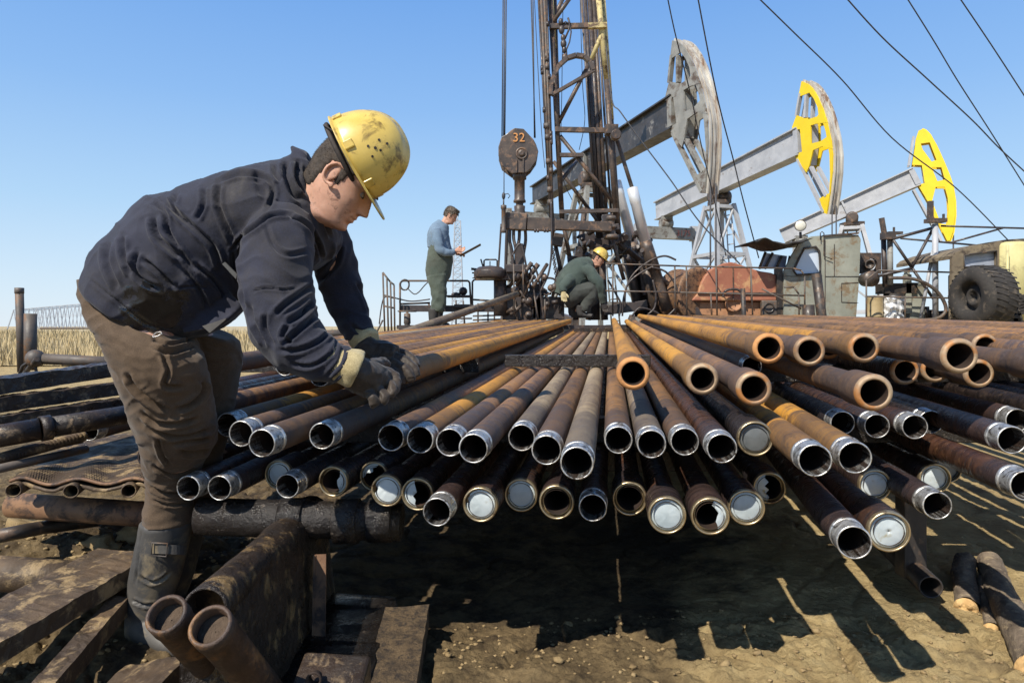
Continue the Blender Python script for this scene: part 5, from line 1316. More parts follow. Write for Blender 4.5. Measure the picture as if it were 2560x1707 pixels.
# power tong on its post
pt = thing('power_tong', "round greasy power tong on a thick post, right of the standing man", "power tong", P(1248, 800, 10.6))
m_ = M(); m_.lathe(P(1225,697,10.6), (0,0,1), [(0,.20),(.02,.24),(.06,.25),(.12,.25),(.15,.22),(.18,.18),(.20,.05)], 36); m_.box(P(1270,690,10.7), (.42,.25,.14)); m_.box(P(1195,688,10.6), (.12,.2,.10)); m_.build('tong_head', m_rigd, pt, bevel=.008)
m_ = M(); m_.path([P(x,y,10.6) for x,y in ((1210,672),(1210,652),(1214,649),(1240,649),(1243,652),(1243,672))], .013, 8); m_.tube(P(1209,672,10.6), P(1202,648,10.6), .012); m_.tube(P(1225,672,10.6), P(1225,653,10.6), .008)
m_.tube(P(1178,672,10.6), P(1192,674,10.6), .02); m_.tube(P(1180,682,10.6), P(1200,683,10.6), .012); m_.tube(P(1181,695,10.6), P(1192,695,10.6), .008); m_.build('tong_handle', m_rigd, pt)
m_ = M(); m_.tube(P(1250,700,10.7), P(1252,790,10.7), .10, .11, n=20); m_.box(P(1268,760,10.8), (.1,.1,.6)); m_.build('tong_post', m_rig, pt)
# platform railings
def railing(name, label, d, r, segs, mat=m_iron, group="railings round the platform"):
    m_ = M(); rods(m_, segs, d, r, 8); return tag(m_.build(name, mat), label, "railing", group)
railing('railing', "low rail hoop behind the standing man", 10.9, .016, [((1000,708),(1000,835)), ((1000,708),(1006,702)), ((1006,702),(1170,702)), ((1170,702),(1174,706)), ((1174,706),(1178,770)), ((1000,760),(1075,757)), ((1072,757),(1074,790)), ((1128,742),(1182,741))])
railing('railing', "short rail hoop left of the power tong post", 10.9, .015, [((1181,775),(1181,704)), ((1181,704),(1186,699)), ((1186,699),(1240,699)), ((1183,749),(1230,752))])
railing('railing', "small square grid rail low behind the lifted pipe", 11.6, .014, [((1182,790),(1250,788)), ((1182,800),(1250,798)), ((1220,775),(1220,815)), ((1236,780),(1236,812)), ((1100,796),(1180,796)), ((1140,750),(1140,815)), ((1158,752),(1162,815)), ((1195,758),(1195,812))])
railing('gate', "narrow barred gate standing at the left end of the platform", 10.6, .014, [((957,681),(962,835)), ((957,681),(975,704)), ((975,704),(985,712)), ((985,712),(987,838)), ((967,694),(971,836)), ((976,704),(979,837)), ((961,738),(985,745)), ((961,765),(985,770)), ((957,800),(938,838))])
m_ = M(); m_.beam(P(1004,771,10.9), P(1250,772,10.9), .12, .10); m_.box(P(1160,765,10.8),(.3,.2,.05)); tag(m_.build('toe_beam', m_rigd), "dark beam running behind the standing man's shins", "beam")
m_ = M(); m_.beam(P(1118,741,11.0), P(1180,741,11.0), .3, .03); m_.ball(P(1158,728,11), .07, 8, (1,.8,1)); m_.ball(P(1140,736,11), .05, 8, (1.6,.8,.7)); tag(m_.build('tool_tray', m_rigd), "small tray with greasy tools on the railing", "tool tray")
m_ = M(); pts = []
for k in range(40):
    a = 2*math.pi*k/20; pts.append(P(1011+11*math.cos(a)+k*.04, 712+13*math.sin(a), 10.85))
m_.path(pts, .012, 6); m_.path([P(x,y,10.85) for x,y in crom([(1020,722),(1035,735),(1047,730),(1060,715),(1072,703)], 6)], .009, 6); m_.path([P(x,y,10.85) for x,y in crom([(948,810),(953,770),(960,745),(975,742),(1000,748),(1030,753),(1075,748)], 6)], .011, 6)
tag(m_.build('coiled_hose', m_rigd), "thin black hose coiled on the rail left of the standing man", "hose")
m_ = M(); m_.lathe(P(1018,832,10.7), (0,0,1), [(0,.06),(.08,.06),(.09,.045),(.14,.045),(.15,.055),(.30,.05),(.31,.02),(.33,.02)], 16)
m_.path([P(1018,778,10.7)+Vector((.14*math.cos(t_), .14*math.sin(t_), 0)) for t_ in np.linspace(0,2*math.pi,21)[:-1]], .012, 6, closed=True); m_.beam(P(1018,778,10.7)-Vector((.14,0,0)), P(1018,778,10.7)+Vector((.14,0,0)), .02, .015)
tag(m_.build('valve', m_iron), "upright valve with a hand wheel at the left of the platform", "valve")
railing('railing', "long rail along the platform from the crouching man to the cab", 10.5, .013,
   [((1514,659),(1700,665)), ((1700,665),(1983,671)), ((1983,671),(2003,676)), ((2003,676),(2012,690)), ((2012,690),(2012,775)), ((1514,727),(1700,731)), ((1700,731),(2012,739)), ((1532,661),(1532,790)), ((1687,665),(1688,790)), ((1716,666),(1717,790)), ((1790,668),(1793,795)), ((1877,670),(1882,795)), ((1777,735),(1780,795)), ((1960,718),(1985,718)), ((1985,718),(1997,735)), ((1997,735),(1998,795)), ((1905,722),(2003,772))])
railing('railing', "rail in front of the metal drums, right of the green cab", 10.4, .013, [((2196,676),(2382,681)), ((2382,681),(2373,690)), ((2373,690),(2373,802)), ((2167,741),(2468,747)), ((2166,700),(2166,800)), ((2166,700),(2196,676)), ((2263,740),(2263,800))])
# ---------------- men in the background
def small_head(root, T, hairmat, hat=None):
    return T
def headframe(chin, f, u, s_=1.0):
    f = Vector(f).normalized(); u = Vector(u); u = (u - f*u.dot(f)).normalized(); l = u.cross(f)
    return Matrix.Translation(chin) @ Matrix((f, l, u)).transposed().to_4x4() @ Matrix.Scale(s_, 4) @ Matrix.Translation(Vector((-.082, 0, -.004)))
def hand(mm, w, f, side, s_=1.0):
    """small curled hand: palm and five fingers"""
    f = Vector(f).normalized(); side = Vector(side).normalized(); dn = f.cross(side)
    limb(mm, [(w, .027*s_, .03*s_), (w+f*.05*s_, .020*s_, .042*s_), (w+f*.09*s_, .016*s_, .040*s_)], n=14, side=side)
    for k in range(4):
        b0 = w + f*.085*s_ + side*(.030-.02*k)*s_; L = (.07,.08,.075,.058)[k]*s_
        limb(mm, [(b0, .0095*s_, .0095*s_), (b0+f*L*.5+dn*.01, .009*s_, .009*s_), (b0+f*L*.75+dn*.035*s_, .008*s_, .008*s_)], n=8, sub=3, side=side)
    b0 = w + f*.03*s_ + side*.03*s_
    limb(mm, [(b0, .012*s_, .012*s_), (b0+f*.03*s_+side*.022*s_+dn*.015*s_, .011*s_, .011*s_), (b0+f*.06*s_+side*.02*s_+dn*.03*s_, .009*s_, .009*s_)], n=8, sub=3, side=f)
dm = 10.45
man = thing('person', "standing man in blue-grey jumper and green overalls reading a sheet", "person", P(1088, 814, dm))
Ts = headframe(P(1131, 561, dm), (.80, -.12, -.52), (.52, 0, .80), .98)
body = M(); body.add([Ts @ v for v in hv], hf, True); ear(body, Ts, -1); ear(body, Ts, 1)
limb(body, [(Ts @ Vector((-.045,0,.03)), .052, .052), (P(1106,566,dm), .055, .055), (P(1098,590,dm), .10, .14), (P(1095,640,dm), .10, .14), (P(1090,690,dm), .10, .13)], n=20)
for s_, dx in ((-1, 0), (1, 3)):
    limb(body, [(P(1092+dx,580,dm+s_*.17), .045, .045), (P(1102+dx,628,dm+s_*.2), .038, .038), (P(1140,628+dx,dm+s_*.1), .026, .03)], n=14)
    limb(body, [(P(1092,690,dm+s_*.09), .07, .07), (P(1094,745,dm+s_*.1), .055, .055), (P(1084,805,dm+s_*.12), .04, .04)], n=14)
hand(body, P(1139,626,dm-.14), (1,.1,.1), (0,.3,1)); hand(body, P(1140,634,dm+.1), (1,-.1,-.1), (0,-1,.4))
fuse('body', body, .0055, 1, m_skin, man)
j = M()
add_loft(j, [pair(1069,618,1132,640,dm,.16), pair(1068,600,1130,625,dm,.18), pair(1070,580,1124,600,dm,.19), pair(1078,564,1122,582,dm,.165), pair(1090,553,1122,570,dm,.09), pair(1096,548,1123,566,dm,.068)], n=40, sub=6)
for s_, ex in ((-1, 0), (1, 0)):
    limb(j, [(P(1089,575,dm+s_*.15), .075, .07), (P(1094,600,dm+s_*.2), .078, .07), (P(1101,624,dm+s_*.21), .068, .062), (P(1120,632,dm+s_*.18), .055, .052), (P(1136,629,dm+s_*.13), .042, .042)], n=24, fold=lambda f, an: .04*math.sin(f*30+an))
fuse('jumper', j, .010, 2, m_blueknit, man, None, wr_cloth(.008, 7, 2))
t = M()
add_loft(t, [pair(1074,600,1126,622,dm,.165), pair(1070,632,1132,640,dm,.19), pair(1066,655,1131,662,dm,.19), pair(1064,678,1126,688,dm,.185), pair(1068,695,1120,700,dm,.18)], n=40, sub=6)
for s_ in (-1, 1):
    limb(t, [(P(1092,690,dm+s_*.09), .155, .10), (P(1096,720,dm+s_*.10), .125, .095), (P(1098,745,dm+s_*.11), .112, .09), (P(1095,765,dm+s_*.12), .11, .085), (P(1092,778,dm+s_*.12), .095, .08)], n=26, fold=lambda f, an: .05*math.sin(f*22+an*2))
fuse('overalls', t, .010, 2, m_overall, man, None, wr_cloth(.010, 6, 9))
for s_ in (-1, 1):
    b_ = M(); x = 1084 if s_ < 0 else 1096
    limb(b_, [(P(x,772,dm+s_*.12), .085, .08), (P(x-1,795,dm+s_*.12), .07, .068), (P(x,808,dm+s_*.12), .065, .06), (P(x,811,dm+s_*.12), .06, .055)], n=20)
    limb(b_, [(P(x,808,dm+s_*.12), .05, .05), (P(x+14,811,dm+s_*.12-.03), .045, .05), (P(x+26,813,dm+s_*.12-.06), .03, .04)], n=16)
    fuse('boot', b_, .01, 2, m_shoe, man)
o = hair_cap(Ts, man, m_hair2, .050, seed=4, spikes=5000, r=.002, ln=.03, thick=.012)
m_ = M(); c0 = P(1152,635,dm-.06); m_.prism([c0+Vector((-.02,-.05,-.02)), c0+Vector((.30,-.05,.155)), c0+Vector((.30,.18,.155)), c0+Vector((-.02,.18,-.02))], Vector((0.002,0,-.006)))
tag(m_.build('clipboard', mk("dark_clipboard", (.05,.04,.04), (.09,.07,.06), 8)), "thin dark clipboard held out by the standing man", "clipboard")
# crouching man
dc = 10.55
cr = thing('person', "crouching man in yellow hard hat and dark green overalls at the wellhead", "person", P(1440, 785, dc))
Tc = headframe(P(1500, 667, dc), (.82, -.25, -.50), (.50, 0, .82), .98)
body = M(); body.add([Tc @ v for v in hv], hf, True); ear(body, Tc, -1); ear(body, Tc, 1)
sh = lambda s_: P(1462, 668, dc+s_*.17)
limb(body, [(Tc @ Vector((-.045,0,.03)), .052, .052), (P(1476,660,dc), .055, .055), (P(1462,680,dc), .10, .14), (P(1430,720,dc), .10, .13), (P(1418,745,dc), .1, .13)], n=20)
limb(body, [(sh(-1), .045, .045), (P(1496,708,dc-.25), .038, .038), (P(1507,750,dc-.2), .028, .03)], n=14)
limb(body, [(sh(1), .045, .045), (P(1440,720,dc+.22), .038, .038), (P(1470,760,dc+.1), .028, .03)], n=14)
for s_ in (-1, 1):
    limb(body, [(P(1418,748,dc+s_*.1), .07, .07), (P(1478+s_*4,718,dc+s_*.18), .055, .055), (P(1450-s_*14,778,dc+s_*.14), .045, .045)], n=14)
fuse('body', body, .0055, 1, m_skin, cr)
j = M()
add_loft(j, [(P(1412,742,dc).x, dc, P(1412,742,dc).z, .20, .19), (P(1424,715,dc).x, dc, P(1424,715,dc).z, .235, .21), (P(1440,690,dc).x, dc, P(1440,690,dc).z, .235, .225), (P(1458,670,dc).x, dc, P(1458,670,dc).z, .19, .21), (P(1474,658,dc).x, dc, P(1474,658,dc).z, .11, .11), (P(1480,654,dc).x, dc, P(1480,654,dc).z, .085, .085)], n=44, sub=6)
limb(j, [(P(1464,668,dc-.17), .085, .08), (P(1482,690,dc-.24), .085, .075), (P(1499,712,dc-.26), .075, .068), (P(1504,735,dc-.23), .06, .055), (P(1509,758,dc-.2), .052, .05)], n=26, fold=lambda f, an: .05*math.sin(f*26+an))
limb(j, [(P(1452,668,dc+.15), .085, .08), (P(1424,700,dc-.20), .085, .075), (P(1408,718,dc-.26), .07, .065), (P(1409,730,dc-.28), .055, .055)], n=26)
fuse('jacket', j, .010, 2, m_green, cr, None, wr_cloth(.012, 6, 12))
t = M()
for s_ in (-1, 1):
    limb(t, [(P(1412,745,dc+s_*.1), .17, .13), (P(1448,732,dc+s_*.15), .135, .115), (P(1482+s_*5,722,dc+s_*.2), .105, .10), (P(1487+s_*5,735,dc+s_*.2), .098, .095), (P(1468,758,dc+s_*.17), .088, .085), (P(1452-s_*10,776,dc+s_*.14), .075, .075)], n=28, fold=lambda f, an: .05*math.sin(f*24+an))
fuse('trousers', t, .010, 2, m_rigd and cloth_mat("oily_black_trouser", (.02,.024,.022), (.05,.055,.048), (.02,.018,.016), shine=.3), cr, None, wr_cloth(.010, 7, 15))
for s_ in (-1, 1):
    b_ = M(); x = 1442-s_*10; limb(b_, [(P(x,764,dc+s_*.14), .075, .07), (P(x-2,778,dc+s_*.14), .062, .058), (P(x,787,dc+s_*.14), .058, .055)], n=18); limb(b_, [(P(x-4,786,dc+s_*.14), .045, .05), (P(x+16,788,dc+s_*.14), .045, .05), (P(x+30,790,dc+s_*.14-.04), .03, .04)], n=16)
    fuse('boot', b_, .01, 2, m_shoe, cr)
for (w_, f_, sd_) in ((P(1509,756,dc-.2), (.2,-.2,-1), (1,0,.1)), (P(1409,730,dc-.3), (.05,-.3,-1), (1,0,0))):
    g_ = M(); hand(g_, w_, f_, sd_, 1.15); fuse('glove', g_, .006, 1, m_glove if f_[0] > .1 else m_glove_y, cr)
hair_cap(Tc, cr, m_hair, .035, seed=6, spikes=2500, r=.002, ln=.01)
rc = Tc @ Vector((-.016, 0, .155)); fz = (Tc.to_3x3() @ Vector((.12,0,1))).normalized(); fx_ = (Tc.to_3x3() @ Vector((1,0,-.12))).normalized(); fy_ = fz.cross(fx_)
helmet_parts(Matrix.Translation(rc) @ Matrix((fx_, fy_, fz)).transposed().to_4x4(), cr, (m_hat, m_dark), Rh=(.128,.112,.125))
# ---------------- red housing, drum, green cab
rh = thing('machine_housing', "rusty red sheet metal machine housing beside the green cab", "machine housing", P(1840, 795, 10.9))
o_ = [(250,940),(262,880),(290,800),(340,710),(400,640),(470,590),(600,535),(700,520),(800,545),(950,600),(1100,645),(1250,668),(1330,700),(1340,1050),(150,1050)]
K2 = lambda x, y: (1700+x*.1828, 560+y*.1828)
m_ = M(); m_.prism([P(*K2(x,y), 11.0) for x, y in o_], Vector((.1,1.1,0))); m_.build('hood', m_redtank, rh, bevel=.02)
m_ = M()
for x in (500, 725, 965): m_.beam(P(*K2(x,600+ (40 if x==965 else 0)), 10.985), P(*K2(x+6,1045), 10.985), .012, .012)
m_.beam(P(*K2(240,940), 10.98), P(*K2(1335,945), 10.98), .03, .02); m_.build('seam', m_rig, rh)
m_ = M(); m_.prism([P(*K2(x,y), 11.1) for x, y in ((140,1062),(1330,1062),(1330,1262),(600,1262),(220,1250),(160,1130))], Vector((0,.9,0))); m_.build('sump', m_ctank, rh, bevel=.02)
m_ = M(); m_.lathe(P(*K2(725,1085), 11.08), (0,-1,0), [(0,.14),(.06,.14),(.065,.11),(.03,.10),(.03,.001)], 30); m_.build('port_ring', m_ctank, rh)
m_ = M(); m_.path([P(*K2(x,y), 10.9) for x, y in crom([(590,1000),(610,930),(680,895),(780,895),(840,930)], 6)], .02, 8); m_.build('guard_arc', m_rigd, rh)
m_ = M(); m_.box(P(*K2(1215,1150), 11.0), (.25,.10,.25)); m_.build('flange_plate', m_iron, rh, bevel=.02)
m_ = M(); m_.lathe(P(*K2(1215,1145), 10.955), (0,-1,0), [(0,.085),(.02,.085),(.022,.065),(-.04,.06),(-.04,.001)], 24); m_.build('flange_bore', m_blackiron, rh)
dr = thing('winch_drum', "rusty brown winch drum cover left of the red housing", "winch", P(1740, 790, 11.2))
m_ = M(); a = P(1750,740,11.1); m_.lathe(a, Vector((-.35,.6,0)), [(0,.40),(.01,.47),(.05,.47),(.06,.44),(.42,.44),(.44,.47),(.5,.47),(.51,.3)], 44); m_.build('drum_cover', m_rustplate, dr)
m_ = M(); m_.prism([P(x,y,11.05) for x,y in ((1700,765),(1745,768),(1760,795),(1690,795))], Vector((0,.5,0))); m_.build('drum_foot', m_rigd, dr)
cb = thing('green_cab', "faded grey-green vehicle cab with a slanted side window", "vehicle cab", P(2060, 800, 10.9))
outer = [(2003,600),(2030,591),(2068,588),(2110,585),(2146,588),(2152,598),(2148,700),(2140,798),(1960,796),(1960,725),(1961,676),(1980,638)]
win = [(2011,621),(2040,617),(2048,628),(2050,650),(2050,684),(1992,687),(1984,676),(1997,648)]
def plate_hole(mm, outer, inner, d, th):
    bmh = bmesh.new(); vo = [bmh.verts.new(P(x,y,d)) for x,y in outer]; vi = [bmh.verts.new(P(x,y,d)) for x,y in inner]
    eo = [bmh.edges.new((vo[i], vo[(i+1) % len(vo)])) for i in range(len(vo))]; ei = [bmh.edges.new((vi[i], vi[(i+1) % len(vi)])) for i in range(len(vi))]
    r_ = bmesh.ops.triangle_fill(bmh, use_beauty=True, use_dissolve=False, edges=eo+ei)
    fs_ = [f for f in bmh.faces]
    e_ = bmesh.ops.extrude_face_region(bmh, geom=fs_); bmesh.ops.translate(bmh, vec=th, verts=[g for g in e_['geom'] if isinstance(g, bmesh.types.BMVert)])
    bmesh.ops.recalc_face_normals(bmh, faces=bmh.faces); bmh.verts.index_update()
    mm.add([v.co.copy() for v in bmh.verts], [tuple(v.index for v in f.verts) for f in bmh.faces]); bmh.free()
m_ = M(); plate_hole(m_, outer, win, 10.9, Vector((0,.05,0)))
ro_ = [P(x,y,10.95) for x,y in ((2003,600),(2030,591),(2068,588),(2110,585),(2146,588))]
m_.prism(ro_ + [v - Vector((0,0,.05)) for v in reversed(ro_)], Vector((0,1.3,0)))
m_.prism([P(x,y,10.95) for x,y in ((2146,588),(2152,598),(2148,700),(2140,798),(2132,798),(2140,700),(2143,600))], Vector((0,1.3,0)))
m_.prism([P(x,y,10.95) for x,y in ((1960,796),(1960,725),(1961,690),(1967,690),(1967,796))], Vector((0,1.3,0)))
m_.build('cab_shell', m_cab, cb)
m_ = M(); 
for (x0,y0,x1,y1) in ((2063,600,2063,792),(2063,691,2150,691),(2086,610,2086,690),(2104,708,2104,755),(2104,755,2146,757),(2104,708,2146,706),(1964,690,2010,692)): m_.beam(P(x0,y0,10.895), P(x1,y1,10.895), .008, .008)
m_.beam(P(2058,590,10.9), P(2145,583,10.9), .06, .025); m_.path([P(x,y,10.86) for x,y in ((2051,600),(2051,583),(2055,579),(2060,583),(2060,640),(2080,648))], .008, 6); m_.build('panel_seam', m_rig, cb)
m_ = M(); m_.path([P(x,y,10.89) for x,y in win], .018, 8, closed=True); m_.build('window_frame', m_blackiron, cb)
m_ = M(); m_.prism([P(x,y,10.93) for x,y in win], Vector((0,.01,0))); m_.build('window_pane', m_glass, cb)
m_ = M(); m_.prism([P(x,y,11.1) for x,y in ((1898,672),(1912,632),(1968,640),(1963,672))], Vector((0,.02,0))); m_.build('windscreen', mk("bluish_windscreen", (.16,.20,.34), (.38,.42,.52), 4, rough=.1), cb)
m_ = M(); rods(m_, [((1898,672),(1914,630)),((1912,672),(1932,632)),((1940,672),(1955,640)),((1962,700),(1975,640))], 11.05, .022, 8); m_.beam(P(1946,672,11), P(1948,790,11), .10, .12, up=Vector((0,1,0))); m_.build('windscreen_post', m_blackiron, cb)
m_ = M(); N = 26; vs = []; fs = []
for i in range(N):
    f = i/(N-1); x = 1858+145*f; y = 612 - 10*math.exp(-((x-1890)/18)**2) + 6*math.sin(f*3) - (20*max(0, f-.6)); th_ = 13*math.sin(math.pi*min(1, f*1.05))**.6 + 2
    for k in range(10):
        a = 2*math.pi*k/10; q = P(x, y+th_*.5*math.sin(a), 10.95) + Vector((0, .45*math.cos(a), 0)); q += Vector((0,0,.03))*mnoise.noise(q*7); vs.append(q)
for i in range(N-1):
    for k in range(10):
        k2 = (k+1) % 10; fs.append((i*10+k, i*10+k2, (i+1)*10+k2, (i+1)*10+k))
m_.add(vs, fs, True); m_.build('torn_tarp', m_tyre, cb)
sl_ = thing('floodlight', "round floodlight on the roof corner of the green cab", "floodlight", P(2002, 590, 10.8))
m_ = M(); m_.lathe(P(2001,564,10.7), (-.1,-1,0), [(-.09,.03),(-.07,.07),(0,.09),(.012,.09),(.012,.082)], 28, False); m_.tube(P(2001,580,10.78), P(2002,596,10.78), .02); m_.build('lamp_body', m_iron, sl_)
m_ = M(); m_.lathe(P(2001,564,10.7), (-.1,-1,0), [(.004,.083),(.02,.06),(.026,.02),(.027,.001)], 28, False); m_.build('lens', m_lamp, sl_)
# loose tubes
for (a, b_, r_, lab) in (((2041,684,10.3),(2056,806,10.3),.072,"dark thick tube leaning upright before the green cab"), ((2021,762,10.3),(2022,806,10.3),.088,"short stout dark tube stub beside the leaning tube"), ((1857,721,10.2),(1860,798,10.2),.036,"short thin square post in front of the red housing")):
    m_ = M(); a = P(*a); b_ = P(*b_); L = (b_-a).length; m_.lathe(a, b_-a, [(.1,r_*.8),(0,r_*.8),(0,r_),(L,r_)], 24, False); tag(m_.build('tube_stub', m_blackiron), lab, "tube stub")
# bits right of the cab
eb = thing('exhaust_panel', "brown square panel with a round opening right of the cab", "panel", P(2178, 690, 11.2))
m_ = M(); plate_hole(m_, [(2150,632),(2203,632),(2204,684),(2150,684)], [(2181+13*math.cos(t_), 661+15*math.sin(t_)) for t_ in np.linspace(0,2*math.pi,17)[:-1]], 11.2, Vector((0,.06,0))); m_.build('panel', m_rig, eb)
m_ = M(); m_.lathe(P(2175,661,11.15), (-.5,-1,0), [(-.3,.07),(0,.075),(.04,.08),(.05,.06),(.0,.05),(0,.001)], 24); m_.build('horn', m_blackiron, eb)
m_ = M(); m_.lathe(P(2179,697,10.7), (0,-1,0), [(-.2,.11),(0,.125),(.02,.12),(.03,.001)], 30); tag(m_.build('round_tank', m_rig), "small round brown tank above the ochre drum", "tank")
m_ = M(); m_.lathe(P(2187,800,10.7), (0,0,1), [(0,.115),(.01,.12),(.05,.12),(.055,.126),(.07,.12),(.33,.12),(.35,.126),(.38,.118),(.385,.05)], 30); tag(m_.build('ochre_drum', mk("ochre_drum_paint", (.30,.22,.11), (.45,.35,.19), 4, c3=(.14,.09,.05), s3=7, t3=.6, rough=.5)), "ochre metal drum behind the rail", "drum")
m_ = M(); rows = []; vs = []; fs = []
for j_ in range(14):
    for i in range(14):
        u_, v_ = i/13, j_/13; x = 2210+50*u_+ (1-v_)*0; y = 745+54*v_ - 6*math.sin(u_*3.1)*(1-v_); q = P(x, y, 10.65 - .10*math.sin(u_*math.pi)); q.y += .07*mnoise.noise(Vector((u_*5, v_*5, 1))) ; q.x += .02*mnoise.noise(Vector((u_*7, v_*7, 4))); vs.append(q)
for j_ in range(13):
    for i in range(13):
        a = j_*14+i; fs.append((a, a+14, a+15, a+1))
m_.add(vs, fs, False); o = m_.build('foil_sheet', m_chrome); sd_ = o.modifiers.new('s', 'SOLIDIFY'); sd_.thickness = .004; tag(o, "crumpled silver sheet wrapped round a drum behind the rail", "metal sheet")
m_ = M(); m_.tube(P(2235,798,10.85), P(2235,735,10.85), .15, n=24); m_.box(P(2240,722,10.9), (.5,.3,.16)); tag(m_.build('dark_drum', m_blackiron), "dark drum behind the crumpled sheet", "drum")
m_ = M(); m_.box(P(2283,752,10.9), (.23,.22,.57)); m_.box(P(2268,735,10.8), (.09,.1,.62)); m_.prism([P(x,y,10.8) for x,y in ((2264,700),(2268,672),(2274,672),(2277,700))], Vector((0,.08,0))); tag(m_.build('grey_cabinet', m_cab, bevel=.005), "narrow grey-green metal cabinet with a pointed bracket", "cabinet")
m_ = M(); 
for k in range(7): m_.tube(P(2303+k*9, 800, 10.9), P(2302+k*9+rk.uniform(-3,3), 765+rk.uniform(0,14), 10.9), rk.uniform(.025,.045), n=10)
m_.box(P(2330,790,11.1), (.6,.4,.16)); tag(m_.build('pipe_fittings', m_blackiron), "cluster of dark upright fittings at the foot of the grey posts", "fittings")
sf = thing('gantry_frame', "grey steel posts with dark cross bracing, right of the cab", "steel frame", P(2290, 795, 10.6))
m_ = M(); rods(m_, [((2225,585),(2226,712), 10.7, 10.7, .042)], 10.7, .04, 14); m_.build('post', m_greywhite, sf)
m_ = M(); rods(m_, [((2338,560),(2339,795), 10.5, 10.5, .042)], 10.7, .04, 14); m_.build('post', m_grey, sf)
m_ = M(); rods(m_, [((2333,626),(2302,795), 10.6, 10.6, .026)], 10.6, .026, 10); m_.build('stay', m_grey, sf)
m_ = M(); rods(m_, [((2232,597),(2329,571)), ((2330,577),(2280,669)), ((2233,600),(2281,671)), ((2281,671),(2336,750)), ((2280,671),(2196,690)), ((2209,600),(2213,715), 10.8, 10.8, .04)], 10.6, .024, 8); m_.build('cross_brace', m_rigd, sf)
m_ = M(); m_.box(P(2220,590,10.65), (.18,.14,.11)); m_.box(P(2235,583,10.65), (.22,.12,.04)); m_.beam(P(2204,545,10.65), P(2211,585,10.65), .06, .06, up=Vector((0,1,0))); m_.beam(P(2235,568,10.65), P(2235,582,10.65), .025, .025, up=Vector((0,1,0))); m_.build('head_plate', m_rig, sf)
m_ = M(); m_.box(P(2339,552,10.5), (.27,.16,.06)); m_.beam(P(2326,503,10.5), P(2326,552,10.5), .07, .06, up=Vector((0,1,0))); m_.beam(P(2359,535,10.5), P(2359,552,10.5), .025, .03, up=Vector((0,1,0))); m_.build('head_plate', m_rig, sf)
m_ = M(); rods(m_, [((2353,565),(2600,572)), ((2252,596),(2450,614)), ((2376,607),(2508,570))], 10.6, .015, 8); m_.build('guy_rod', m_rigd, sf)
m_ = M(); m_.path([P(x,y,10.4) for x,y in crom([(2222,695),(2282,697),(2330,718),(2357,748),(2364,779),(2335,798),(2263,799)], 7)], .026, 10); tag(m_.build('bent_hose', m_iron), "thick hose bending round in front of the grey post", "hose")
# old truck at right edge with big tyre
tk = thing('old_truck', "cream and brown truck cab with a spare wheel, at the right edge", "truck", P(2500, 815, 9.8))
m_ = M(); out2 = [(2381,640),(2387,632),(2420,620),(2470,609),(2516,602),(2516,815),(2378,815)]; wn2 = [(2411,640),(2425,636),(2492,627),(2493,668),(2411,668)]
plate_hole(m_, out2, wn2, 9.9, Vector((0,.06,0)))
rf = [P(x,y,9.96) for x,y in ((2376,640),(2387,630),(2420,618),(2470,606),(2516,599),(2600,594))]; m_.prism(rf + [v - Vector((0,0,.05)) for v in reversed(rf)], Vector((0,1.4,0)))
m_.build('cab_side', mk("brown_dusty_cab", (.13,.10,.065), (.24,.19,.12), 3, c3=(.05,.035,.025), s3=6, t3=.56, rough=.7), tk)
m_ = M(); m_.prism([P(x,y,9.96) for x,y in wn2], Vector((0,.01,0))); m_.build('window_pane', mk("dusty_cab_glass", (.20,.22,.26), (.36,.39,.46), 3, rough=.15), tk)
m_ = M(); m_.path([P(x,y,9.885) for x,y in wn2], .012, 6, closed=True); m_.build('window_frame', m_blackiron, tk)
m_ = M(); n_ = 12; pts = []
for k in range(n_+1):
    a = math.pi/2*k/n_; pts.append((2524 - 10*math.sin(a), 10*(1-math.cos(a))))
m_.lathe(P(2560,815,9.75)+Vector((0,0.27,0)), (0,0,1), [(0,.27),(1.16,.27),(1.2,.25),(1.22,.2)], 40); m_.build('cream_body', m_cream, tk)
m_ = M(); m_.tube(P(2519,815,9.7), P(2519,612,9.7), .02, n=8); m_.build('body_trim', m_cream, tk)
a = P(2424, 742, 9.3); b_ = a + Vector((.40, .05, 0)); ax = (b_-a).normalized()
m_ = M(); Rr = .425; L = (b_-a).length
m_.lathe(a, ax, [(.10,.19),(.02,.20),(-.02,.22),(-.03,.30),(-.01,.37),(.04,.41),(.10,.425),(L-.1,.425),(L-.04,.41),(L,.37),(L,.25),(L-.05,.2)], 56, False)
q1 = ax.orthogonal().normalized(); q2 = ax.cross(q1)
for k in range(34):
    an = 2*math.pi*k/34; e_ = q1*math.cos(an)+q2*math.sin(an)
    for (h0, h1) in ((.03, L*.48), (L*.52, L-.03)):
        p0 = a + ax*h0 + e_*.425; p1 = a + ax*h1 + (q1*math.cos(an+.12)+q2*math.sin(an+.12))*.432; m_.beam(p0, p1, .03, .004, up=e_)
m_.build('spare_tyre', m_tyre, tk)
m_ = M(); m_.lathe(a, ax, [(.12,.001),(.11,.07),(.05,.08),(.05,.12),(.12,.16),(.10,.20),(.03,.205)], 30, False); m_.build('wheel_rim', m_tyre, tk)
m_ = M(); 
for k in range(10): q = P(2545+rk.uniform(-12,8), 742+k*8, 9.3); m_.box(q, (.12,.1,.05), Matrix.Rotation(rk.uniform(-.4,.4),3,'Y'))
m_.beam(P(2470,792,9.2), P(2550,792,9.25), .05, .04); m_.box(P(2480,806,9.4), (.5,.3,.12)); m_.build('chassis_bits', m_tyre, tk)
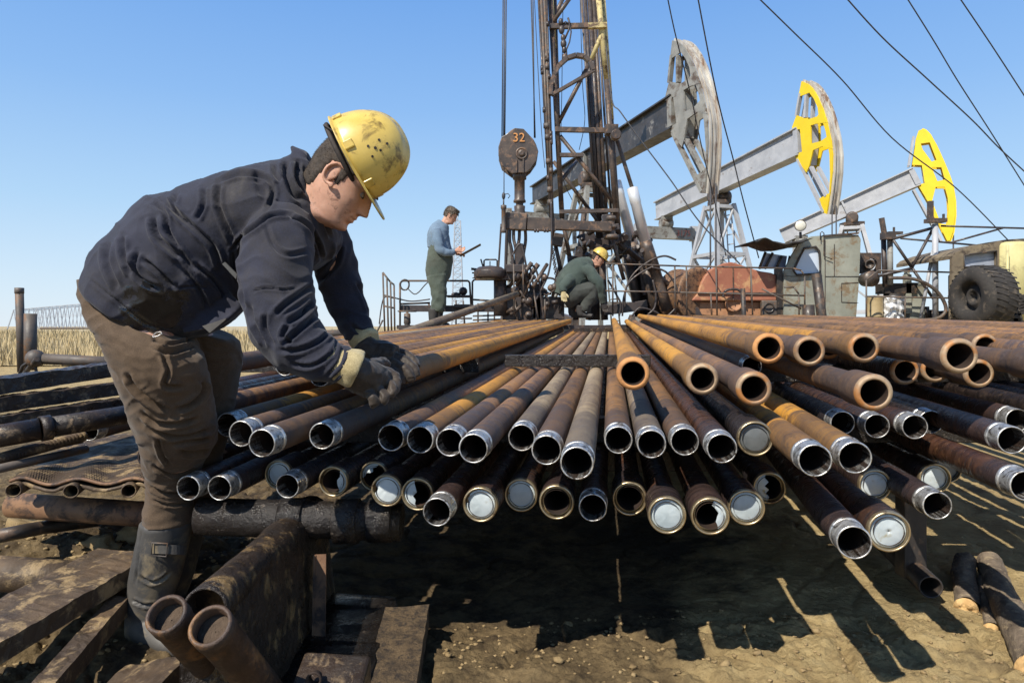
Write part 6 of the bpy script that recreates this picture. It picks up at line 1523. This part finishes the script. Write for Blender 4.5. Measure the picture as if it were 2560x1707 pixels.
# ---------------- pump jacks
H2 = lambda x, y: (1600+x*.35714, 80+y*.35714)
class Plane:
    def __init__(s, px, py, d, ang):
        s.o = P(px, py, d); s.u = Vector((math.cos(ang), -math.sin(ang), 0)); s.n = Vector((s.u.y, -s.u.x, 0))
        if s.n.y > 0: s.n = -s.n           # toward the viewer
    def at(s, px, py):
        e = Vector((0,0,EYE)); r_ = P(px, py, 1.0) - e; t_ = (s.o-e).dot(s.n)/r_.dot(s.n); return e + r_*t_
    def loc(s, px, py):
        q = s.at(px, py) - s.o; return (q.dot(s.u), q.z)
    def pt(s, a, z, w=0): return s.o + s.u*a + Vector((0,0,z)) - s.n*w
REF = Plane(*H2(1130,345), 15.4, R(72))
def refl(pts): return [REF.loc(*H2(x, y)) for x, y in pts]
ARC_O = [(1130,345),(1175,365),(1205,395),(1240,450),(1280,540),(1310,640),(1335,750),(1348,860),(1345,980),(1330,1120),(1305,1275)]
ARC_I = [(1112,452),(1150,440),(1185,425),(1215,465),(1240,520),(1262,565),(1292,690),(1318,800),(1328,900),(1325,1020),(1322,1130),(1258,1168),(1284,1262)]
ringp = refl(ARC_O); innerp = refl([(1108,455),(1150,440),(1185,425),(1218,470),(1243,530),(1250,590),(1282,640),(1300,700),(1312,780),(1326,860),(1330,1000),(1325,1128),(1256,1166),(1284,1264)])
PLC = refl([(1095,585),(1180,612),(1240,592),(1272,545),(1310,635),(1245,640),(1195,655),(1198,782),(1265,765),(1308,735),(1345,818),(1280,800),(1212,828),(1185,940),(1165,985),(1078,862),(1135,838),(1120,680),(1062,696),(1066,665)])
STR = [refl([(1118,430),(1090,590)]), refl([(1160,440),(1152,600)])]
STL = [refl([(1192,945),(1300,1150)]), refl([(1100,890),(1284,1262)])]
BEND = refl([(1075,690),(1135,838)])
def pump(label, T, B, d, ang, scale_ref, plate_mat, frame_mat, beam_mat, tail, beam_h, track_mat, flip=1, wid=.25, bh=None, custom=None):
    """head fitted between its two tips T and B; tail = pixel of the beam's rear end"""
    pl = Plane(*T, d, ang)
    t1 = Vector((0, 0)); b1 = Vector(pl.loc(*B)); r0 = Vector(refl([(1130,345)])[0]); r1 = Vector(refl([(1305,1275)])[0])
    v0 = r1-r0; v1 = b1-t1; sc_ = v1.length/v0.length; an = math.atan2(v1.y, v1.x)-math.atan2(v0.y, v0.x)
    def f(p):
        x, z = p[0]-r0.x, p[1]-r0.y; return (sc_*(x*math.cos(an)-z*math.sin(an)), sc_*(x*math.sin(an)+z*math.cos(an)))
    tail3 = pl.at(*tail); ground = Vector((tail3.x, tail3.y, 0))
    root = thing('pump_jack', label, "pump jack", Vector((pl.o.x, pl.o.y, 0)), "pump jacks behind the rig")
    px2 = lambda pts: [pl.loc(1960+x*.4082, 200+y*.4082) for x, y in pts]
    if custom:
        for w0 in (0, wid):
            bmh = bmesh.new(); ee = []
            for lp in [custom['outer']] + custom['holes']:
                vv = [bmh.verts.new(pl.pt(a, z, w0)) for a, z in px2(lp)]; ee += [bmh.edges.new((vv[i], vv[(i+1) % len(vv)])) for i in range(len(vv))]
            bmesh.ops.triangle_fill(bmh, use_beauty=True, edges=ee)
            ex = bmesh.ops.extrude_face_region(bmh, geom=list(bmh.faces)); bmesh.ops.translate(bmh, vec=-pl.n*.05, verts=[g for g in ex['geom'] if isinstance(g, bmesh.types.BMVert)])
            bmesh.ops.recalc_face_normals(bmh, faces=bmh.faces); bmh.verts.index_update()
            mm = M(); mm.add([v.co.copy() for v in bmh.verts], [tuple(v.index for v in f_.verts) for f_ in bmh.faces]); bmh.free(); mm.build('head_plate', plate_mat, root)
    for w0 in (() if custom else (0, wid)):
        poly = [pl.pt(*f(p), w0) for p in ringp] + [pl.pt(*f(p), w0) for p in reversed(innerp)]
        # band as quads between outer and inner lines
        O = [f(p) for p in ringp]; I = [f(p) for p in innerp]
        def resamp(L_, n):
            A = np.array(L_); s_ = np.concatenate([[0], np.cumsum(np.linalg.norm(np.diff(A, axis=0), axis=1))]); t_ = np.linspace(0, s_[-1], n)
            return [(np.interp(x, s_, A[:,0]), np.interp(x, s_, A[:,1])) for x in t_]
        bmh = bmesh.new(); vv = [bmh.verts.new(pl.pt(a, z, w0)) for a, z in O] + [bmh.verts.new(pl.pt(a, z, w0)) for a, z in reversed(I)]
        ee = [bmh.edges.new((vv[i], vv[(i+1) % len(vv)])) for i in range(len(vv))]; bmesh.ops.triangle_fill(bmh, use_beauty=True, edges=ee)
        vc = [bmh.verts.new(pl.pt(*f(p), w0-.004)) for p in PLC]; ee = [bmh.edges.new((vc[i], vc[(i+1) % len(vc)])) for i in range(len(vc))]; bmesh.ops.triangle_fill(bmh, use_beauty=True, edges=ee)
        ex = bmesh.ops.extrude_face_region(bmh, geom=list(bmh.faces)); bmesh.ops.translate(bmh, vec=-pl.n*.03, verts=[g for g in ex['geom'] if isinstance(g, bmesh.types.BMVert)])
        bmesh.ops.recalc_face_normals(bmh, faces=bmh.faces); bmh.verts.index_update()
        mm = M(); mm.add([v.co.copy() for v in bmh.verts], [tuple(v.index for v in f_.verts) for f_ in bmh.faces]); bmh.free()
        mm.build('head_plate', plate_mat, root)
    if custom:
        def resamp(L_, n):
            A = np.array(L_); s_ = np.concatenate([[0], np.cumsum(np.linalg.norm(np.diff(A, axis=0), axis=1))]); t_ = np.linspace(0, s_[-1], n)
            return [(np.interp(x, s_, A[:,0]), np.interp(x, s_, A[:,1])) for x in t_]
    O = resamp(px2(custom['arc']) if custom else [f(p) for p in ringp], 40)
    # curved face the cable rides on, with two ribs
    fc = M()
    for (w0, w1, push) in ((.034, .06, .045), (.06, wid-.03, .012), (wid-.03, wid+.01, .045), (.105, .145, .03)):
        vs = []; fs = []
        for i in range(40):
            a, z = O[i]; j0 = O[max(0,i-1)]; j1 = O[min(39,i+1)]; tx, tz = j1[0]-j0[0], j1[1]-j0[1]; L_ = math.hypot(tx, tz); nx_, nz__ = -tz/L_, tx/L_
            for (pp, ww) in ((0, w0), (push, w0), (push, w1), (0, w1)): vs.append(pl.pt(a+nx_*pp, z+nz__*pp, ww))
        for i in range(39):
            for k in range(4): fs.append((i*4+k, i*4+(k+1) % 4, (i+1)*4+(k+1) % 4, (i+1)*4+k))
        fs.append((0,1,2,3)); fs.append((156,157,158,159)); fc.add(vs, fs)
    fc.build('cable_track', track_mat, root)
    st = M()
    for sg in ([px2(q_) for q_ in custom['struts']] if custom else [[f(q_) for q_ in sg_] for sg_ in STR + STL]):
        a0, a1 = sg
        for w0 in (.03, wid-.03):
            st = M(); st.beam(pl.pt(*a0, w0), pl.pt(*a1, w0), .06, .08, up=pl.n); st.build('head_strut', frame_mat, root)
    ctr = M(); c_ = px2(custom['core']) if custom else [f(p) for p in refl([(1140,640),(1190,640),(1195,800),(1180,930),(1150,900)])]; ctr.prism([pl.pt(a, z, .03) for a, z in c_], -pl.n*(wid-.06)); ctr.build('head_core', frame_mat, root)
    # beam
    e0, e1 = [Vector(q_) for q_ in (px2(custom['bend']) if custom else [f(BEND[0]), f(BEND[1])])]; mid = (e0+e1)/2; hgt = (e1-e0).length if bh is None else bh
    A_ = pl.pt(mid.x, mid.y, wid/2); tl = pl.loc(*tail); B_ = pl.pt(tl[0], tl[1], wid/2)
    bmx = M(); dirb = (A_-B_).normalized(); upb = (-pl.n).cross(dirb); upb = upb if upb.z > 0 else -upb
    tt_ = beam_h
    # tapered I section
    for (o0, o1, wd_, th_) in ((1, 1, .34, .03), (-1, -1, .34, .03)):
        p0 = B_ + upb*(tt_/2*o0); p1 = A_ + upb*(hgt/2*o1); bmx.beam(p0, p1, wd_, th_, up=upb)
    wv_ = [B_+upb*(tt_/2-.015), A_+upb*(hgt/2-.015), A_-upb*(hgt/2-.015), B_-upb*(tt_/2-.015)]
    bmx.prism([v + pl.n*.09 for v in wv_], -pl.n*.18)
    bmx.build('walking_beam', beam_mat, root)
    sf_ = M(); 
    q0 = A_ - dirb*.12; sf_.prism([q0+upb*(hgt/2-.03)+pl.n*.15, q0+dirb*.14+upb*(hgt/2-.03)+pl.n*.15, q0+dirb*.14-upb*(hgt/2-.03)+pl.n*.15, q0-upb*(hgt/2-.03)+pl.n*.15], -pl.n*.3)
    for fr_ in (.48,):
        q0 = B_.lerp(A_, fr_); hh = tt_+(hgt-tt_)*fr_; sf_.prism([q0+upb*(hh/2-.03)+pl.n*.16, q0+dirb*.05+upb*(hh/2-.03)+pl.n*.16, q0+dirb*.05-upb*(hh/2-.03)+pl.n*.16, q0-upb*(hh/2-.03)+pl.n*.16], -pl.n*.32)
    sf_.build('beam_stiffener', frame_mat, root)
    # bearing on the tower
    cpt = B_.lerp(A_, .50) - upb*(hgt*.5+.1)
    bg_ = M(); bg_.lathe(cpt+pl.n*.3, -pl.n, [(0,.12),(.02,.17),(.16,.17),(.18,.09),(.44,.09),(.46,.17),(.58,.17),(.6,.12)], 20); bg_.box(cpt - Vector((0,0,.16)), (.5,.5,.1)); bg_.build('saddle_bearing', m_rig, root)
    tw_ = M(); tp = cpt - Vector((0,0,.22)); legs_ = []
    for sx, sy in ((-1,-1),(1,-1),(1,1),(-1,1)):
        top = tp + pl.u*(.26*sx) + pl.n*(.26*sy); bt_ = Vector((tp.x, tp.y, 0)) + pl.u*(1.15*sx) + pl.n*(.85*sy); tw_.beam(top, bt_, .10, .10, up=pl.n); legs_.append((top, bt_))
    for f_ in (.02, .33, .66):
        ps = [a.lerp(b_, f_) for a, b_ in legs_]
        for k in range(4): tw_.beam(ps[k], ps[(k+1) % 4], .08, .09)
    for f_ in (.02, .33):
        ps = [a.lerp(b_, f_) for a, b_ in legs_]; pe = [a.lerp(b_, f_+.31) for a, b_ in legs_]
        for k in range(4): tw_.beam(ps[k], pe[(k+1) % 4], .05, .05)
    tw_.build('samson_post', frame_mat, root)
    ld = M()
    a0, a1 = legs_[0][0].lerp(legs_[1][0], .3), legs_[0][1].lerp(legs_[1][1], .3); c0, c1 = legs_[0][0].lerp(legs_[1][0], .75), legs_[0][1].lerp(legs_[1][1], .5)
    ld.tube(a0, a1, .02, n=6); ld.tube(c0, c1, .02, n=6)
    for k in range(1, 16): ld.tube(a0.lerp(a1, k/16), c0.lerp(c1, k/16), .014, n=6)
    ld.build('ladder', frame_mat, root)
    # tail bearing, equaliser and pitman arms
    te = B_ + dirb*.45 - upb*(tt_/2)
    eq = M(); eq.lathe(te - Vector((0,0,.22)) + pl.n*.2, -pl.n, [(0,.10),(.02,.15),(.38,.15),(.4,.1)], 20); eq.box(te - Vector((0,0,.08)), (.34,.34,.16)); eq.build('tail_bearing', m_greywhite, root)
    e_ = M(); ez = te - Vector((0,0,.52)); e_.beam(ez + pl.n*1.05, ez - pl.n*1.05, .22, .36); e_.build('equaliser', m_greywhite if plate_mat is m_yel else frame_mat, root)
    pm_ = M()
    for s_ in (-1, 1):
        q = ez + pl.n*(.98*s_); pm_.beam(q + Vector((0,0,-.1)), Vector((q.x, q.y, 1.0)) + pl.u*.2, .09, .09, up=pl.u); pm_.box(q + Vector((0,0,.02)), (.22,.22,.46))
    pm_.build('pitman_arm', frame_mat, root)
    # gearbox, cranks and base frame
    bs_ = M(); g0 = Vector((te.x, te.y, 0)) + pl.u*.2
    bs_.box(g0 + Vector((0,0,1.0)), (.8,.8,.7), Matrix.Rotation(-ang, 3, 'Z'))
    for s_ in (-1, 1):
        bs_.prism([g0 + pl.n*(.75*s_) + pl.u*x + Vector((0,0,z)) for x, z in ((-1.1,.9),(-.8,1.25),(.2,1.12),(.2,.78),(-.8,.55))], pl.n*.2*s_)
        bs_.beam(Vector((cpt.x,cpt.y,.12)) + pl.n*.8*s_ + pl.u*1.2, g0 + pl.n*.8*s_ - pl.u*1.5 + Vector((0,0,.12)), .2, .24)
    bs_.build('gearbox_and_base', m_rig, root)
    # bridle cable
    q = O[-3]; cbm = M()
    for w0 in (.07, .18):
        a = pl.pt(q[0]+.05, q[1], w0); cbm.tube(a, Vector((a.x, a.y, 1.0)), .014, n=6)
    cbm.build('bridle', m_rope, root)
    return pl, te, ez, root
p1_ = pump("nearest pump jack, weathered grey head and oil-blackened beam behind the mast", H2(225,60), H2(450,1130), 12.5, R(70), 1, m_greywhite, m_greywhite, m_black_beam, (1328,489), .48, m_track)
p2_ = pump("middle pump jack, yellow head with a bright curved track, pale grey beam", H2(1130,345), H2(1305,1275), 15.4, R(72), 1, m_yel, m_grey, m_grey, (1637,528), .55, m_track)
p3_ = pump("farthest pump jack at right, yellow head in profile, pale grey beam", (2305,324), (2375,602), 19.2, R(26), 1, m_yel, m_grey, m_grey, (1955,590), .42, m_yel, custom=dict(
    outer=[(845,303),(865,310),(890,335),(930,405),(975,505),(1010,590),(1030,650),(1045,740),(1047,830),(1035,930),(1015,985),(1000,985),(955,893),(925,850),(880,742),(820,640),(862,632),(845,522),(785,520),(798,440),(812,350),(825,310)],
    holes=[[(838,390),(893,382),(935,490),(905,500),(850,425)], [(905,535),(965,535),(985,610),(940,620)], [(930,655),(985,655),(1003,720),(1008,800),(1000,885),(962,880),(938,820),(908,742)]],
    arc=[(845,303),(865,310),(890,335),(930,405),(975,505),(1010,590),(1030,650),(1045,740),(1047,830),(1035,930),(1015,985)],
    struts=[[(795,345),(765,525)], [(795,670),(965,985)]], core=[(850,540),(895,540),(920,640),(900,720),(870,700)], bend=[(778,545),(850,632)]))
pl, te, ez, root = p2_
qq = ez + pl.n*.35
bpy.context.view_layer.update()
# ---------------- equaliser number on the middle pump jack
ang_ = math.atan2(-pl.u.x, pl.u.y)
rotn = Matrix((pl.n, Vector((0,0,1)), pl.n.cross(Vector((0,0,1))))).transposed()
xdir = -pl.n if (-pl.n).x > 0 else pl.n
zdir = Vector((xdir.y, -xdir.x, 0))
if zdir.y > 0: zdir = -zdir
ydir = Vector((0,0,1)); rotn = Matrix((xdir, ydir, xdir.cross(ydir))).transposed()
text('painted_number', '3175', ez + xdir*.55 + pl.u*.118, .26, m_numr, root, rotn)
# ---------------- wires across the sky
def wire(label, pts, r, group="steel guy wires of the mast"):
    m_ = M(); m_.path([P(*p) for p in crom(pts, 8)], r, 6); return tag(m_.build('guy_wire', m_rope), label, "wire", group)
wire("guy wire crossing the head of the nearest pump jack", [(1662,-40,8.5),(1687,80,8.9),(1725,230,9.5),(1754,366,10),(1790,520,10.5),(1815,640,11)], .008)
wire("guy wire passing between the nearest and middle pump jack heads", [(1740,-30,8.5),(1790,228,9.2),(1832,394,10),(1858,500,10.3),(1897,645,11)], .009)
wire("long guy wire from the top edge down to the truck roof at right", [(1870,-30,8),(1983,80,8.4),(2105,200,8.9),(2230,345,9.4),(2390,470,9.8),(2520,600,10)], .009)
wire("sagging wire crossing the upper right corner to the right edge", [(2085,-40,8),(2200,88,8.3),(2321,200,8.7),(2430,300,9),(2499,371,9.2),(2590,455,9.4)], .009)
wire("steeper wire crossing the sagging one near the right edge", [(2245,-40,8),(2330,95,8.3),(2393,200,8.6),(2480,335,9),(2590,510,9.4)], .008)
wire("wire cutting the very top right corner", [(2375,-40,8),(2480,115,8.4),(2600,300,8.8)], .008)
wire("wire sloping from the mast across the near beam to the red housing", [(1515,115,10.8),(1530,250,10.6),(1551,280,10.5),(1605,355,10.4),(1680,455,10.3),(1750,556,10.2),(1850,660,10.2)], .010)
wire("thin slack line inside the mast", [(1450,-20,11.4),(1456,200,11.4),(1462,300,11.4),(1448,375,11.4)], .006)
wire("thin line running down inside the mast to the boom", [(1408,-20,11.3),(1405,200,11.3),(1404,420,11.3),(1430,500,11.3)], .006)
wire("outer thin line along the left of the mast", [(1335,-20,10.9),(1352,300,10.9),(1362,420,10.9)], .006)
# ---------------- far power pylons
m_pyl = mk("galvanised_pylon", (0.30,0.33,0.37), (0.42,0.45,0.50), 1, rough=0.5)
def pylon(name, label, x, ytop, ybot, wt, wb, d, r, n=9):
    m_ = M(); T = []; B = []
    w0 = wt/F*d/2; w1 = wb/F*d/2; a = P(x, ytop, d); b = P(x, ybot, d)
    for sx, sy in ((-1,-1),(1,-1),(1,1),(-1,1)):
        t_ = a + Vector((w0*sx, w0*sy, 0)); bb = b + Vector((w1*sx, w1*sy, 0)); T.append(t_); B.append(bb); m_.beam(t_, bb, r*1.6, r*1.6, up=Vector((0,1,0)))
    for k in range(n):
        f0, f1 = k/n, (k+1)/n
        for j_ in range(4):
            p0 = T[j_].lerp(B[j_], f0); q1_ = T[(j_+1) % 4].lerp(B[(j_+1) % 4], f1); m_.beam(p0, q1_, r, r); m_.beam(p0, T[(j_+1) % 4].lerp(B[(j_+1) % 4], f0), r, r)
            m_.beam(T[(j_+1) % 4].lerp(B[(j_+1) % 4], f0), T[j_].lerp(B[j_], f1), r, r)
    m_.tube(a, a + Vector((0,0,w0*1.6)), r); return tag(m_.build(name, m_pyl), label, "pylon")
pylon('lattice_pylon', "far lattice pylon behind the standing man's clipboard", 1144, 552, 818, 14, 30, 75, .05, 16)
bg_t = M(); 
def truss_pt(x, f):      # f 0 top 1 bottom
    top = 775 - (x-30)*.088; return P(x, top + (822-top)*f, 68)
N = 30
for dy_ in (0, 3.0):
    o3 = Vector((0, dy_, 0))
    for k in range(N):
        x0 = 34 + 9.6*k; x1 = x0+9.6
        bg_t.beam(truss_pt(x0, 0)+o3, truss_pt(x1, 0)+o3, .07, .07); bg_t.beam(truss_pt(x0, 0)+o3, truss_pt(x1-2, 1)+o3, .045, .045)
        if k % 2: bg_t.beam(truss_pt(x1, 0)+o3, truss_pt(x0, 1)+o3, .05, .05)
        bg_t.beam(truss_pt(x0, .42)+o3, truss_pt(x1, .42)+o3, .035, .035)
for k in range(0, N, 2): bg_t.beam(truss_pt(34+9.6*k, 0), truss_pt(34+9.6*k, 0)+Vector((0,3,0)), .05, .05)
bg_t.beam(truss_pt(34, 0), P(18, 824, 68), .08, .08)
tag(bg_t.build('lattice_truss', m_pyl), "long pale lattice structure on the horizon at far left", "lattice truss")
m_ = M(); m_.tube(P(100, 821, 45), P(330, 820, 45), .06); tag(m_.build('distant_pipeline', m_iron), "thin dark line of pipe across the straw field at left", "pipeline")
for k, (x, y0, y1) in enumerate(((860, 800, 850), (832, 800, 850))):
    pass
m_ = M(); m_.tube(P(690,838,8), P(900,832,8), .045, n=12); tag(m_.build('far_rail_pipe', m_iron), "dark pipe seen in the gap between the worker's arms", "pipe")
